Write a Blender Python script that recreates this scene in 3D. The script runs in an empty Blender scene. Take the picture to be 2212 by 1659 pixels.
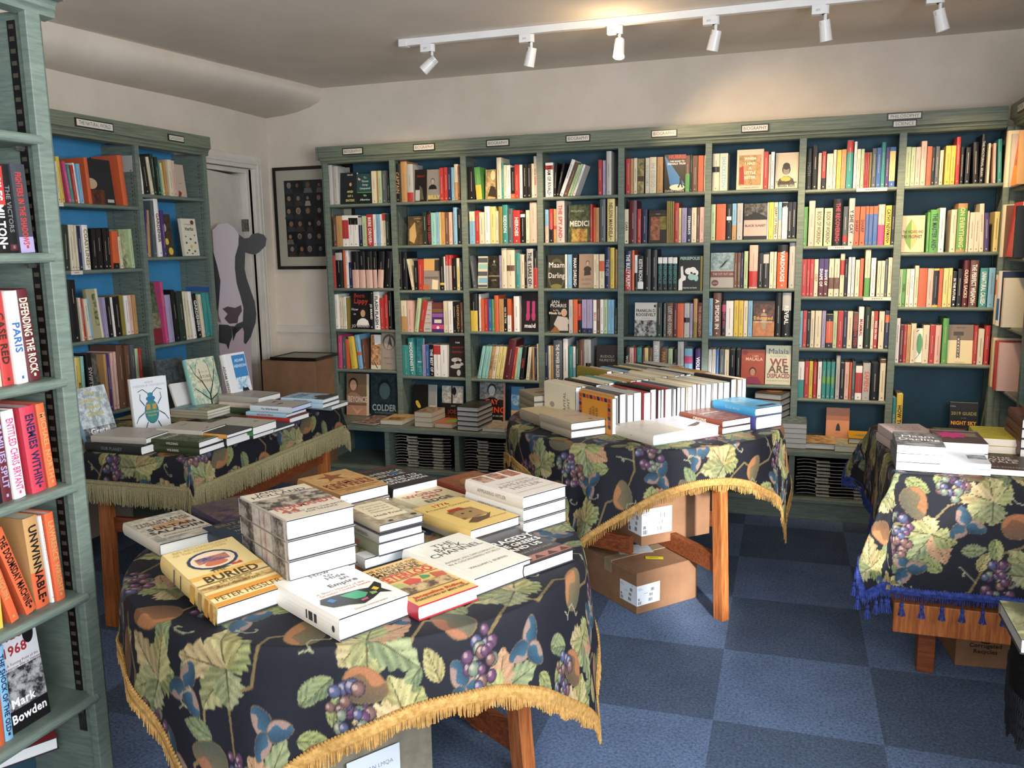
import bpy, math, random
import numpy as np
from mathutils import Vector, Matrix
R = math.radians
rng = random.Random(7)
SC = bpy.context.scene
COL = SC.collection

# ---------------------------------------------------------------- camera, world, light, exposure
cam_d = bpy.data.cameras.new('camera'); cam = bpy.data.objects.new('camera', cam_d); COL.objects.link(cam)
cam_d.sensor_width = 36.0; cam_d.lens = 36.0 * 1841.3246 / 2212.0; cam_d.clip_start = .05; cam_d.clip_end = 60
YAW, PIT, ROL, CH = -0.325222369, 0.15878404, -0.0162117154, 1.48530547
_f = Vector((math.sin(YAW)*math.cos(PIT), math.cos(YAW)*math.cos(PIT), -math.sin(PIT)))
_r = Vector((math.cos(YAW), -math.sin(YAW), 0)); _u = _r.cross(_f)
_r2 = math.cos(ROL)*_r + math.sin(ROL)*_u; _u2 = -math.sin(ROL)*_r + math.cos(ROL)*_u
cam.matrix_world = Matrix(((_r2.x, _u2.x, -_f.x, 0), (_r2.y, _u2.y, -_f.y, 0), (_r2.z, _u2.z, -_f.z, CH), (0, 0, 0, 1)))
SC.camera = cam
SC.view_settings.view_transform = 'Standard'; SC.view_settings.look = 'None'
SC.view_settings.gamma = 1.0; SC.view_settings.exposure = 0.0; SC.view_settings.use_curve_mapping = False
SC.cycles.max_bounces = 6; SC.cycles.diffuse_bounces = 4; SC.cycles.glossy_bounces = 3
SC.cycles.caustics_reflective = False; SC.cycles.caustics_refractive = False
SC.cycles.use_denoising = True
w = bpy.data.worlds.new('sky'); SC.world = w; w.use_nodes = True
w.node_tree.nodes['Background'].inputs[0].default_value = (.72, .84, 1.0, 1); w.node_tree.nodes['Background'].inputs[1].default_value = 1.2

def light(kind, name, loc, energy, color, aim=None, size=None, size_y=None, parent=None, **kw):
    d = bpy.data.lights.new(name, kind); d.energy = energy; d.color = color
    if kind == 'AREA':
        d.shape = 'RECTANGLE'; d.size = size; d.size_y = size_y
    for k, v in kw.items(): setattr(d, k, v)
    o = bpy.data.objects.new(name, d); COL.objects.link(o); o.location = loc
    if aim is not None:
        o.rotation_euler = (Vector(aim) - Vector(loc)).to_track_quat('-Z', 'Y').to_euler()
    return o
# daylight entering by the shop window behind the camera and by the side window in the right wall
light('AREA', 'shop_window_daylight', (.12, -.98, 1.45), 78, (.91, .95, 1.0), aim=(-.25, 3, 1.55), size=1.7, size_y=1.45)
light('AREA', 'side_window_daylight', (1.42, .7, 1.6), 158, (.91, .95, 1.0), aim=(-1.2, 2.4, 1.4), size=1.95, size_y=1.05)
sun = light('SUN', 'sun', (3, -1, 3), 9, (1.0, .96, .92), aim=(3 - .50, 0, 3 - .36), angle=R(2.5))

# ---------------------------------------------------------------- colours
HEX = dict(W='e9e7e2', C='d9cfb4', K='161719', G='6b6d6c', g='b4b3af', R='b92b26', O='d8591f', Y='d9b91f', y='dccb84', B='2f62a8', b='7fb0cf', N='20284c',
           T='2c8f8b', t='8fc4bd', V='55a04a', v='b3c79b', D='23362b', P='c83f78', p='d9b2a5', M='5e1c26', m='6b4a3b', n='b98f5c', U='4b3472', u='9d94b8',
           S='525a60', l='8a7a35', w='ffffff', k='08080a', s='c79a7c', f='efe9dc', h='3a2a22', z='e86fa8', j='e88b6a', q='7a5b2c', x='2d5a7a', e='e8d9b5',
           a='c9862f', o='e06a3a', i='404448')
NAMES = dict(W='white', C='cream', K='black', G='grey', g='pale grey', R='red', O='orange', Y='yellow', y='pale yellow', B='blue', b='light blue', N='navy',
             T='teal', t='pale turquoise', V='green', v='pale green', D='dark green', P='pink', p='pale pink', M='maroon', m='brown', n='tan', U='purple', u='lilac',
             S='slate grey', l='olive')
def lin(h):
    c = [int(h[i:i+2], 16)/255 for i in (0, 2, 4)]
    return tuple((v/12.92 if v <= .04045 else ((v+.055)/1.055)**2.4) for v in c)
def soft(k, c):
    g = .3*c[0]+.59*c[1]+.11*c[2]
    return tuple(v*.88 + g*.12 for v in c) if k in 'ROYBPVMTUD' else c
PAL = {k: soft(k, lin(v)) for k, v in HEX.items()}
def col(c):
    if isinstance(c, tuple): return c
    return PAL[c] if len(c) == 1 else lin(c)

# ---------------------------------------------------------------- materials
def nmat(name, rough=.6, spec=.4):
    m = bpy.data.materials.new(name); m.use_nodes = True
    b = m.node_tree.nodes['Principled BSDF']; b.inputs['Roughness'].default_value = rough
    b.inputs['Specular IOR Level'].default_value = spec
    return m, m.node_tree, b
def noise(nt, scale, detail=4, rough=.6, stretch=None, coord='Object'):
    tc = nt.nodes.new('ShaderNodeTexCoord'); mp = nt.nodes.new('ShaderNodeMapping'); n = nt.nodes.new('ShaderNodeTexNoise')
    nt.links.new(tc.outputs[coord], mp.inputs[0]); nt.links.new(mp.outputs[0], n.inputs['Vector'])
    if stretch: mp.inputs['Scale'].default_value = stretch
    n.inputs['Scale'].default_value = scale; n.inputs['Detail'].default_value = detail; n.inputs['Roughness'].default_value = rough
    return n
def ramp(nt, src, stops):
    r = nt.nodes.new('ShaderNodeValToRGB'); nt.links.new(src, r.inputs[0])
    e = r.color_ramp.elements
    while len(e) < len(stops): e.new(.5)
    for k, (p, c) in enumerate(stops): e[k].position = p; e[k].color = (*c, 1)
    return r
def bump(nt, b, src, strength, dist=.01):
    bp = nt.nodes.new('ShaderNodeBump'); bp.inputs['Strength'].default_value = strength; bp.inputs['Distance'].default_value = dist
    nt.links.new(src, bp.inputs['Height']); nt.links.new(bp.outputs[0], b.inputs['Normal'])
def noisy(name, c1, c2, scale=20, rough=.6, spec=.3, stretch=None, bmp=0, lo=.35, hi=.65, detail=4, coord='Object', bdist=.005):
    m, nt, b = nmat(name, rough, spec); n = noise(nt, scale, detail, stretch=stretch, coord=coord)
    r = ramp(nt, n.outputs['Fac'], [(lo, col(c1)), (hi, col(c2))]); nt.links.new(r.outputs[0], b.inputs['Base Color'])
    if bmp: bump(nt, b, n.outputs['Fac'], bmp, bdist)
    return m
def attr_mat(name, rough, spec, grain=.06, gscale=300, bmp=0, coat=0):
    m, nt, b = nmat(name, rough, spec)
    a = nt.nodes.new('ShaderNodeAttribute'); a.attribute_name = 'Col'
    n = noise(nt, gscale, 3); mx = nt.nodes.new('ShaderNodeMix'); mx.data_type = 'RGBA'; mx.blend_type = 'MULTIPLY'
    r = ramp(nt, n.outputs['Fac'], [(.3, (1-grain*2,)*3), (.7, (1, 1, 1))])
    mx.inputs[0].default_value = 1; nt.links.new(a.outputs['Color'], mx.inputs[6]); nt.links.new(r.outputs[0], mx.inputs[7])
    nt.links.new(mx.outputs[2], b.inputs['Base Color'])
    if bmp: bump(nt, b, n.outputs['Fac'], bmp, .002)
    if coat: b.inputs['Coat Weight'].default_value = coat; b.inputs['Coat Roughness'].default_value = .25
    return m
M = {}
M['print'] = attr_mat('printed_card', .42, .4, .03, 400)
M['page'] = attr_mat('page_edges', .85, .15, .05, 700)
def photo_mat():
    m, nt, b = nmat('printed_photo', .4, .4)
    a = nt.nodes.new('ShaderNodeAttribute'); a.attribute_name = 'Col'
    a2 = nt.nodes.new('ShaderNodeAttribute'); a2.attribute_name = 'Alt'
    n = noise(nt, 38, 6, .68); r = ramp(nt, n.outputs['Fac'], [(.42, (0, 0, 0)), (.58, (1, 1, 1))])
    mx = nt.nodes.new('ShaderNodeMix'); mx.data_type = 'RGBA'
    nt.links.new(r.outputs[0], mx.inputs[0]); nt.links.new(a.outputs['Color'], mx.inputs[6]); nt.links.new(a2.outputs['Color'], mx.inputs[7])
    nt.links.new(mx.outputs[2], b.inputs['Base Color']); return m
M['photo'] = photo_mat()
M['paint'] = noisy('green_paint', '5c6a62', '727f74', 14, .5, .4, stretch=(1, 1, 9), bmp=.15, detail=6)
M['paintH'] = noisy('green_paint_rail', '59645a', '7b8470', 9, .5, .4, stretch=(.6, .6, 16), bmp=.15, detail=6)
M['blue'] = noisy('blue_back_paint', '2a4857', '345566', 4, .6, .3)
M['blueL'] = noisy('bright_blue_paint', '3b80ae', '438cbc', 4, .6, .3)
M['wall'] = noisy('wall_plaster', 'cfc5b6', 'd9cfc2', 3, .9, .1, bmp=.08, detail=8)
M['ceil'] = noisy('ceiling_plaster', 'ddd4c8', 'e6ddd1', 2.5, .95, .1, bmp=.06, detail=8)
M['white'] = noisy('white_gloss_paint', 'cdc8be', 'd8d3ca', 5, .45, .4)
M['lampw'] = noisy('white_metal', 'dcdcdc', 'e6e6e6', 5, .35, .5)
M['pine'] = noisy('orange_pine', '8a4a22', 'b56f3c', 8, .45, .4, stretch=(14, 14, 1), detail=5)
M['dpine'] = noisy('dark_pine', '5e2d15', '8a4a26', 8, .5, .4, stretch=(1, 14, 14), detail=5)
M['card'] = noisy('cardboard', '7c5c44', '8c6a50', 6, .85, .15, bmp=.05)
M['dcard'] = noisy('grey_cardboard', '6f6a5c', '7d7768', 25, .85, .15)
M['tape'] = noisy('packing_tape', '8c7960', '9b8a70', 20, .3, .5)
M['black'] = noisy('black_cloth', '060607', '101013', 60, .9, .1, bmp=.2)
M['strap'] = noisy('pale_strap', '9a9688', 'b8b4a4', 120, .9, .1, bmp=.2)
M['kframe'] = noisy('black_frame', '100d0b', '1a1512', 20, .35, .5)
M['metal'] = noisy('grey_metal', '5a5a55', '8a8a82', 80, .4, .5); M['metal'].node_tree.nodes['Principled BSDF'].inputs['Metallic'].default_value = .8
M['fringe_gold'] = noisy('gold_thread', '8f6c36', 'b48d54', 90, .7, .2, bmp=.3)
M['fringe_cream'] = noisy('cream_thread', '827956', 'a09672', 160, .75, .2, bmp=.3)
M['fringe_blue'] = noisy('blue_thread', '16204f', '2d4088', 90, .6, .25, bmp=.3)
M['fringe_black'] = noisy('black_thread', '07070b', '16161f', 120, .6, .25, bmp=.3)
M['cloth'] = attr_mat('tapestry_cloth', .72, .25, .13, 900, bmp=.35)
def carpet():
    m, nt, b = nmat('carpet_tiles', .95, .1)
    tc = nt.nodes.new('ShaderNodeTexCoord'); mp = nt.nodes.new('ShaderNodeMapping'); mp.vector_type = 'TEXTURE'
    mp.inputs['Location'].default_value = (-.7171, 3.0527, 0); mp.inputs['Rotation'].default_value = (0, 0, .0125)
    nt.links.new(tc.outputs['Object'], mp.inputs[0])
    ch = nt.nodes.new('ShaderNodeTexChecker'); ch.inputs['Scale'].default_value = 2.0
    add = nt.nodes.new('ShaderNodeVectorMath'); add.operation = 'ADD'; add.inputs[1].default_value = (0, 0, .25)
    nt.links.new(mp.outputs[0], add.inputs[0]); nt.links.new(add.outputs[0], ch.inputs['Vector'])
    ch.inputs['Color1'].default_value = (*lin('505e74'), 1); ch.inputs['Color2'].default_value = (*lin('627493'), 1)
    n = noise(nt, 110, 5, .75); r = ramp(nt, n.outputs['Fac'], [(.34, (.38, .42, .5)), (.66, (1.35, 1.35, 1.3))])
    n2 = noise(nt, 6, 3); r2 = ramp(nt, n2.outputs['Fac'], [(.3, (.85, .85, .85)), (.7, (1.05, 1.05, 1.05))])
    m1 = nt.nodes.new('ShaderNodeMix'); m1.data_type = 'RGBA'; m1.blend_type = 'MULTIPLY'; m1.inputs[0].default_value = 1
    m2 = nt.nodes.new('ShaderNodeMix'); m2.data_type = 'RGBA'; m2.blend_type = 'MULTIPLY'; m2.inputs[0].default_value = 1
    nt.links.new(ch.outputs['Color'], m1.inputs[6]); nt.links.new(r.outputs[0], m1.inputs[7])
    nt.links.new(m1.outputs[2], m2.inputs[6]); nt.links.new(r2.outputs[0], m2.inputs[7]); nt.links.new(m2.outputs[2], b.inputs['Base Color'])
    bump(nt, b, n.outputs['Fac'], .5, .004); return m
M['carpet'] = carpet()
def emis(name, c, s):
    m = bpy.data.materials.new(name); m.use_nodes = True; b = m.node_tree.nodes['Principled BSDF']
    b.inputs['Emission Color'].default_value = (*c, 1); b.inputs['Emission Strength'].default_value = s; return m
M['bulb'] = emis('lit_bulb', (1, .72, .4), 60)
def glassm():
    m, nt, b = nmat('window_glass', .02, .5); b.inputs['Transmission Weight'].default_value = 1; b.inputs['IOR'].default_value = 1.02
    b.inputs['Base Color'].default_value = (.97, .99, 1, 1); return m
M['glass'] = glassm()

# ---------------------------------------------------------------- mesh helpers
class MB:
    """collects faces with a colour each and links them as one mesh object"""
    def __init__(s): s.v = []; s.f = []; s.c = []; s.a = []; s.m = []; s.mats = []; s.xf = None
    def mi(s, m):
        if m not in s.mats: s.mats.append(m)
        return s.mats.index(m)
    def add(s, pts, faces, c='W', m='print', alt=None):
        o = len(s.v)
        if s.xf is not None: pts = [tuple(s.xf @ Vector(p)) for p in pts]
        s.v.extend(pts); c = col(c); alt = col(alt) if alt else c; k = s.mi(m)
        for f in faces: s.f.append([i+o for i in f]); s.c.append(c); s.a.append(alt); s.m.append(k)
    def box(s, x0, y0, z0, x1, y1, z1, c='W', m='print', skip=()):
        p = [(x0, y0, z0), (x1, y0, z0), (x1, y1, z0), (x0, y1, z0), (x0, y0, z1), (x1, y0, z1), (x1, y1, z1), (x0, y1, z1)]
        fs = {'b': (0, 3, 2, 1), 't': (4, 5, 6, 7), 'f': (0, 1, 5, 4), 'r': (1, 2, 6, 5), 'k': (2, 3, 7, 6), 'l': (3, 0, 4, 7)}
        s.add(p, [f for k, f in fs.items() if k not in skip], c, m)
    def prism(s, poly, a, b, axis='x', c='W', m='print'):
        """extrude a 2D outline (counter-clockwise) from a to b along an axis"""
        n = len(poly)
        def P(q, t): return (t, q[0], q[1]) if axis == 'x' else ((q[0], t, q[1]) if axis == 'y' else (q[0], q[1], t))
        pts = [P(q, a) for q in poly] + [P(q, b) for q in poly]
        s.add(pts, [tuple(range(n))[::-1], tuple(range(n, 2*n))] + [(i, (i+1) % n, n+(i+1) % n, n+i) for i in range(n)], c, m)
    def cyl(s, p0, p1, r0, r1=None, n=12, c='W', m='print', caps=True):
        r1 = r0 if r1 is None else r1; p0 = Vector(p0); p1 = Vector(p1); d = (p1-p0).normalized()
        a = d.orthogonal().normalized(); b = d.cross(a); pts = []
        for p, r in ((p0, r0), (p1, r1)):
            for k in range(n):
                t = 2*math.pi*k/n; pts.append(tuple(p + r*(math.cos(t)*a + math.sin(t)*b)))
        fs = [(i, (i+1) % n, n+(i+1) % n, n+i) for i in range(n)]
        if caps: fs += [tuple(range(n))[::-1], tuple(range(n, 2*n))]
        s.add(pts, fs, c, m)
    def beam(s, p0, p1, wx, wy, c='W', m='pine', up=(0, 0, 1)):
        p0 = Vector(p0); p1 = Vector(p1); d = (p1-p0).normalized(); u = Vector(up)
        if abs(d.dot(u)) > .9: u = Vector((math.cos(R(wy[1])), math.sin(R(wy[1])), 0)) if isinstance(wy, tuple) else Vector((1, 0, 0))
        if isinstance(wy, tuple): wy = wy[0]
        a = d.cross(u).normalized(); b = a.cross(d)
        q = [(-wx/2, -wy/2), (wx/2, -wy/2), (wx/2, wy/2), (-wx/2, wy/2)]
        pts = [tuple(p + x*a + y*b) for p in (p0, p1) for x, y in q]
        s.add(pts, [(0, 3, 2, 1), (4, 5, 6, 7), (0, 1, 5, 4), (1, 2, 6, 5), (2, 3, 7, 6), (3, 0, 4, 7)], c, m)
    def build(s, name, parent=None, smooth=False, attrs=True, bevel=0):
        me = bpy.data.meshes.new(name); me.from_pydata([tuple(p) for p in s.v], [], s.f)
        for m in s.mats: me.materials.append(M[m])
        me.polygons.foreach_set('material_index', s.m)
        if smooth: me.polygons.foreach_set('use_smooth', [True]*len(s.f))
        need = attrs and any(m in ('print', 'page', 'photo', 'cloth') for m in s.mats)
        if need:
            ls = np.array([len(f) for f in s.f])
            for nm, cs in (('Col', s.c), ('Alt', s.a)):
                if nm == 'Alt' and 'photo' not in s.mats: continue
                a = me.color_attributes.new(nm, 'FLOAT_COLOR', 'CORNER')
                arr = np.ones((int(ls.sum()), 4), np.float32); arr[:, :3] = np.repeat(np.array(cs, np.float32), ls, axis=0)
                a.data.foreach_set('color', arr.ravel())
        me.update()
        o = bpy.data.objects.new(name, me); COL.objects.link(o)
        if parent is not None: o.parent = parent
        if bevel:
            b = o.modifiers.new('bevel', 'BEVEL'); b.width = bevel; b.segments = 2; b.limit_method = 'ANGLE'
        return o
def empty(name, loc=(0, 0, 0), rz=0, rx=0, ry=0):
    o = bpy.data.objects.new(name, None); COL.objects.link(o); o.location = loc; o.rotation_euler = (rx, ry, rz)
    o.empty_display_size = .05; return o
def tag(o, label=None, cat=None, group=None, kind=None):
    if label: o['label'] = label
    if cat: o['category'] = cat
    if group: o['group'] = group
    if kind: o['kind'] = kind
    return o
def copy_tree(o, parent=None):
    c = o.copy(); COL.objects.link(c); c.parent = parent
    for ch in [k for k in SC.objects if k.parent == o]: copy_tree(ch, c)
    return c

# ---------------------------------------------------------------- lettering: every glyph is evaluated once, then copied by hand
GL = {}
def make_glyphs():
    chars = "ABCDEFGHIJKLMNOPQRSTUVWXYZabcdefghijklmnopqrstuvwxyz0123456789.,'&-!:?/é "
    dot = []
    for wt, off in ((0, 0.0), (1, .028)):
        for ch in chars:
            for kind in (0, 1):
                if wt and kind: continue
                cu = bpy.data.curves.new('glyph', 'FONT'); cu.body = ch + ('|' if kind else ''); cu.size = 1; cu.resolution_u = 2
                cu.offset = off if not kind else 0
                dot.append((wt, ch, kind, bpy.data.objects.new('glyph', cu))); COL.objects.link(dot[-1][3])
    cu = bpy.data.curves.new('glyph', 'FONT'); cu.body = '|'; cu.size = 1
    bar = bpy.data.objects.new('glyph', cu); COL.objects.link(bar)
    bpy.context.view_layer.update(); dg = bpy.context.evaluated_depsgraph_get()
    def ex(o):
        me = bpy.data.meshes.new_from_object(o.evaluated_get(dg)); v = np.array([p.co[:2] for p in me.vertices]) if len(me.vertices) else np.zeros((0, 2))
        f = [tuple(p.vertices) for p in me.polygons]; bpy.data.meshes.remove(me); return v, f
    bx = ex(bar)[0]; bx0, bw = bx[:, 0].min(), np.ptp(bx[:, 0]); adv = {}
    for wt, ch, kind, o in dot:
        v, f = ex(o)
        if kind: adv[ch] = v[:, 0].max() - bw - bx0
        else: GL[(wt, ch)] = [v, f, 0]
    for (wt, ch), g in GL.items(): g[2] = adv[ch] + .03*wt
    for *_, o in dot: c = o.data; bpy.data.objects.remove(o); bpy.data.curves.remove(c)
    c = bar.data; bpy.data.objects.remove(bar); bpy.data.curves.remove(c)
make_glyphs()
def text(mb, s, P, ux, uy, size, c, bold=0, fit=None, align='c', m='print', track=0):
    """letters flat on a plane: P = anchor (baseline centre / left), ux and uy = unit vectors, size = font size"""
    P = Vector(P); ux = Vector(ux); uy = Vector(uy); x = 0; items = []
    for ch in s:
        g = GL.get((bold, ch)) or GL.get((bold, ' ')); items.append((g, x)); x += g[2] + track
    W_ = x or 1; sc = size
    if fit and W_*size > fit: sc = fit/W_
    sy = min(size, sc*1.9)
    x0 = -W_*sc/2 if align == 'c' else 0
    for g, gx in items:
        if len(g[0]): mb.add([tuple(P + ux*(x0 + (gx+v[0])*sc) + uy*(v[1]*sy)) for v in g[0]], g[1], c, m)
    return W_*sc

# ---------------------------------------------------------------- measured sizes and places, in metres
XL = -3.2594826
XS = {0: -2.945, 1: -2.467, 2: -1.987, 3: -1.5, 4: -1.011, 5: -0.52, 6: -0.024, 7: 0.467, 8: 0.96}
SHELF = {1: [1.778, 1.509, 1.24, 0.97, 0.703], 2: [1.779, 1.51, 1.226, 0.957, 0.672], 3: [1.778, 1.511, 1.238, 0.97, 0.67], 4: [1.779, 1.51, 1.238, 0.968, 0.671], 5: [1.779, 1.497, 1.224, 0.953, 0.667], 6: [1.78, 1.508, 1.238, 0.965, 0.691], 7: [1.768, 1.467, 1.193, 0.91, 0.624], 8: [1.77, 1.425, 1.139, 0.837]}
LSH = {'A1': 1.727, 'A2': 1.411, 'A3': 1.071, 'B1': 1.793, 'B2': 1.466, 'B3': 0.997, 'A4': 0.701, 'B4': 0.557}
FSH = [1.762, 1.491, 1.19, 0.925, 0.639, 0.364]
CF = {'front': (-1.05, 1.88), 'mid': (-0.64, 3.7), 'left': (-2.99, 2.53), 'right': (0.325, 3.0)}
RT = (0.855, 2.15, 0.56, 0.34)
COW = (-3.27, 4.5, 30)
COWP = {'face': [(-0.152, 1.618), (-0.113, 1.654), (-0.06, 1.659), (-0.022, 1.63), (0.006, 1.584), (-0.004, 1.53), (-0.029, 1.457), (-0.035, 1.383), (-0.03, 1.291), (-0.013, 1.216), (0.007, 1.178), (0.0, 1.141), (-0.009, 1.057), (-0.079, 1.031), (-0.136, 1.047), (-0.151, 1.108), (-0.139, 1.201), (-0.125, 1.312), (-0.138, 1.404), (-0.153, 1.477)], 'ear': [(-0.0, 1.593), (0.032, 1.566), (0.059, 1.57), (0.078, 1.592), (0.114, 1.599), (0.149, 1.587), (0.164, 1.564), (0.154, 1.518), (0.116, 1.482), (0.088, 1.466), (0.053, 1.474), (0.027, 1.483), (0.007, 1.52)], 'side': [(-0.001, 1.575), (0.031, 1.556), (0.031, 1.474), (0.022, 1.382), (0.03, 1.327), (0.052, 1.242), (0.07, 1.177), (0.075, 1.101), (0.067, 1.045), (0.051, 1.008), (0.034, 0.961), (-0.0, 0.915), (-0.011, 0.925), (-0.005, 0.991), (-0.012, 1.02), (-0.03, 1.02), (-0.055, 0.983), (-0.075, 0.942), (-0.073, 1.012), (-0.046, 1.044), (-0.009, 1.057), (0.0, 1.141), (-0.013, 1.216), (-0.03, 1.291), (-0.035, 1.383), (-0.029, 1.457), (-0.004, 1.53)], 'left': [(-0.18, 1.569), (-0.153, 1.477), (-0.138, 1.404), (-0.125, 1.312), (-0.139, 1.201), (-0.155, 1.127), (-0.208, 1.157)], 'chin': [(-0.152, 1.043), (-0.1, 1.04), (-0.079, 1.027), (-0.078, 0.965), (-0.094, 0.928), (-0.106, 0.886), (-0.117, 0.92), (-0.16, 0.931)], 'chin2': [(-0.078, 1.031), (-0.012, 1.021), (-0.055, 0.983), (-0.073, 0.937)], 'nose': [(-0.125, 1.14), (-0.093, 1.153), (-0.049, 1.143), (-0.012, 1.16), (-0.01, 1.123), (-0.033, 1.086), (-0.041, 1.049), (-0.091, 1.046), (-0.117, 1.079), (-0.096, 1.107)], 'body': [(-0.179, 1.063), (0.038, 1.027), (0.026, 0.819), (0.025, 0.666), (0.026, 0.0), (-0.188, 0.0)]}
UPA = 50.0
UP = [(-0.705, 3.322), (-0.891, 3.488), (-0.845, 3.903)]
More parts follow.
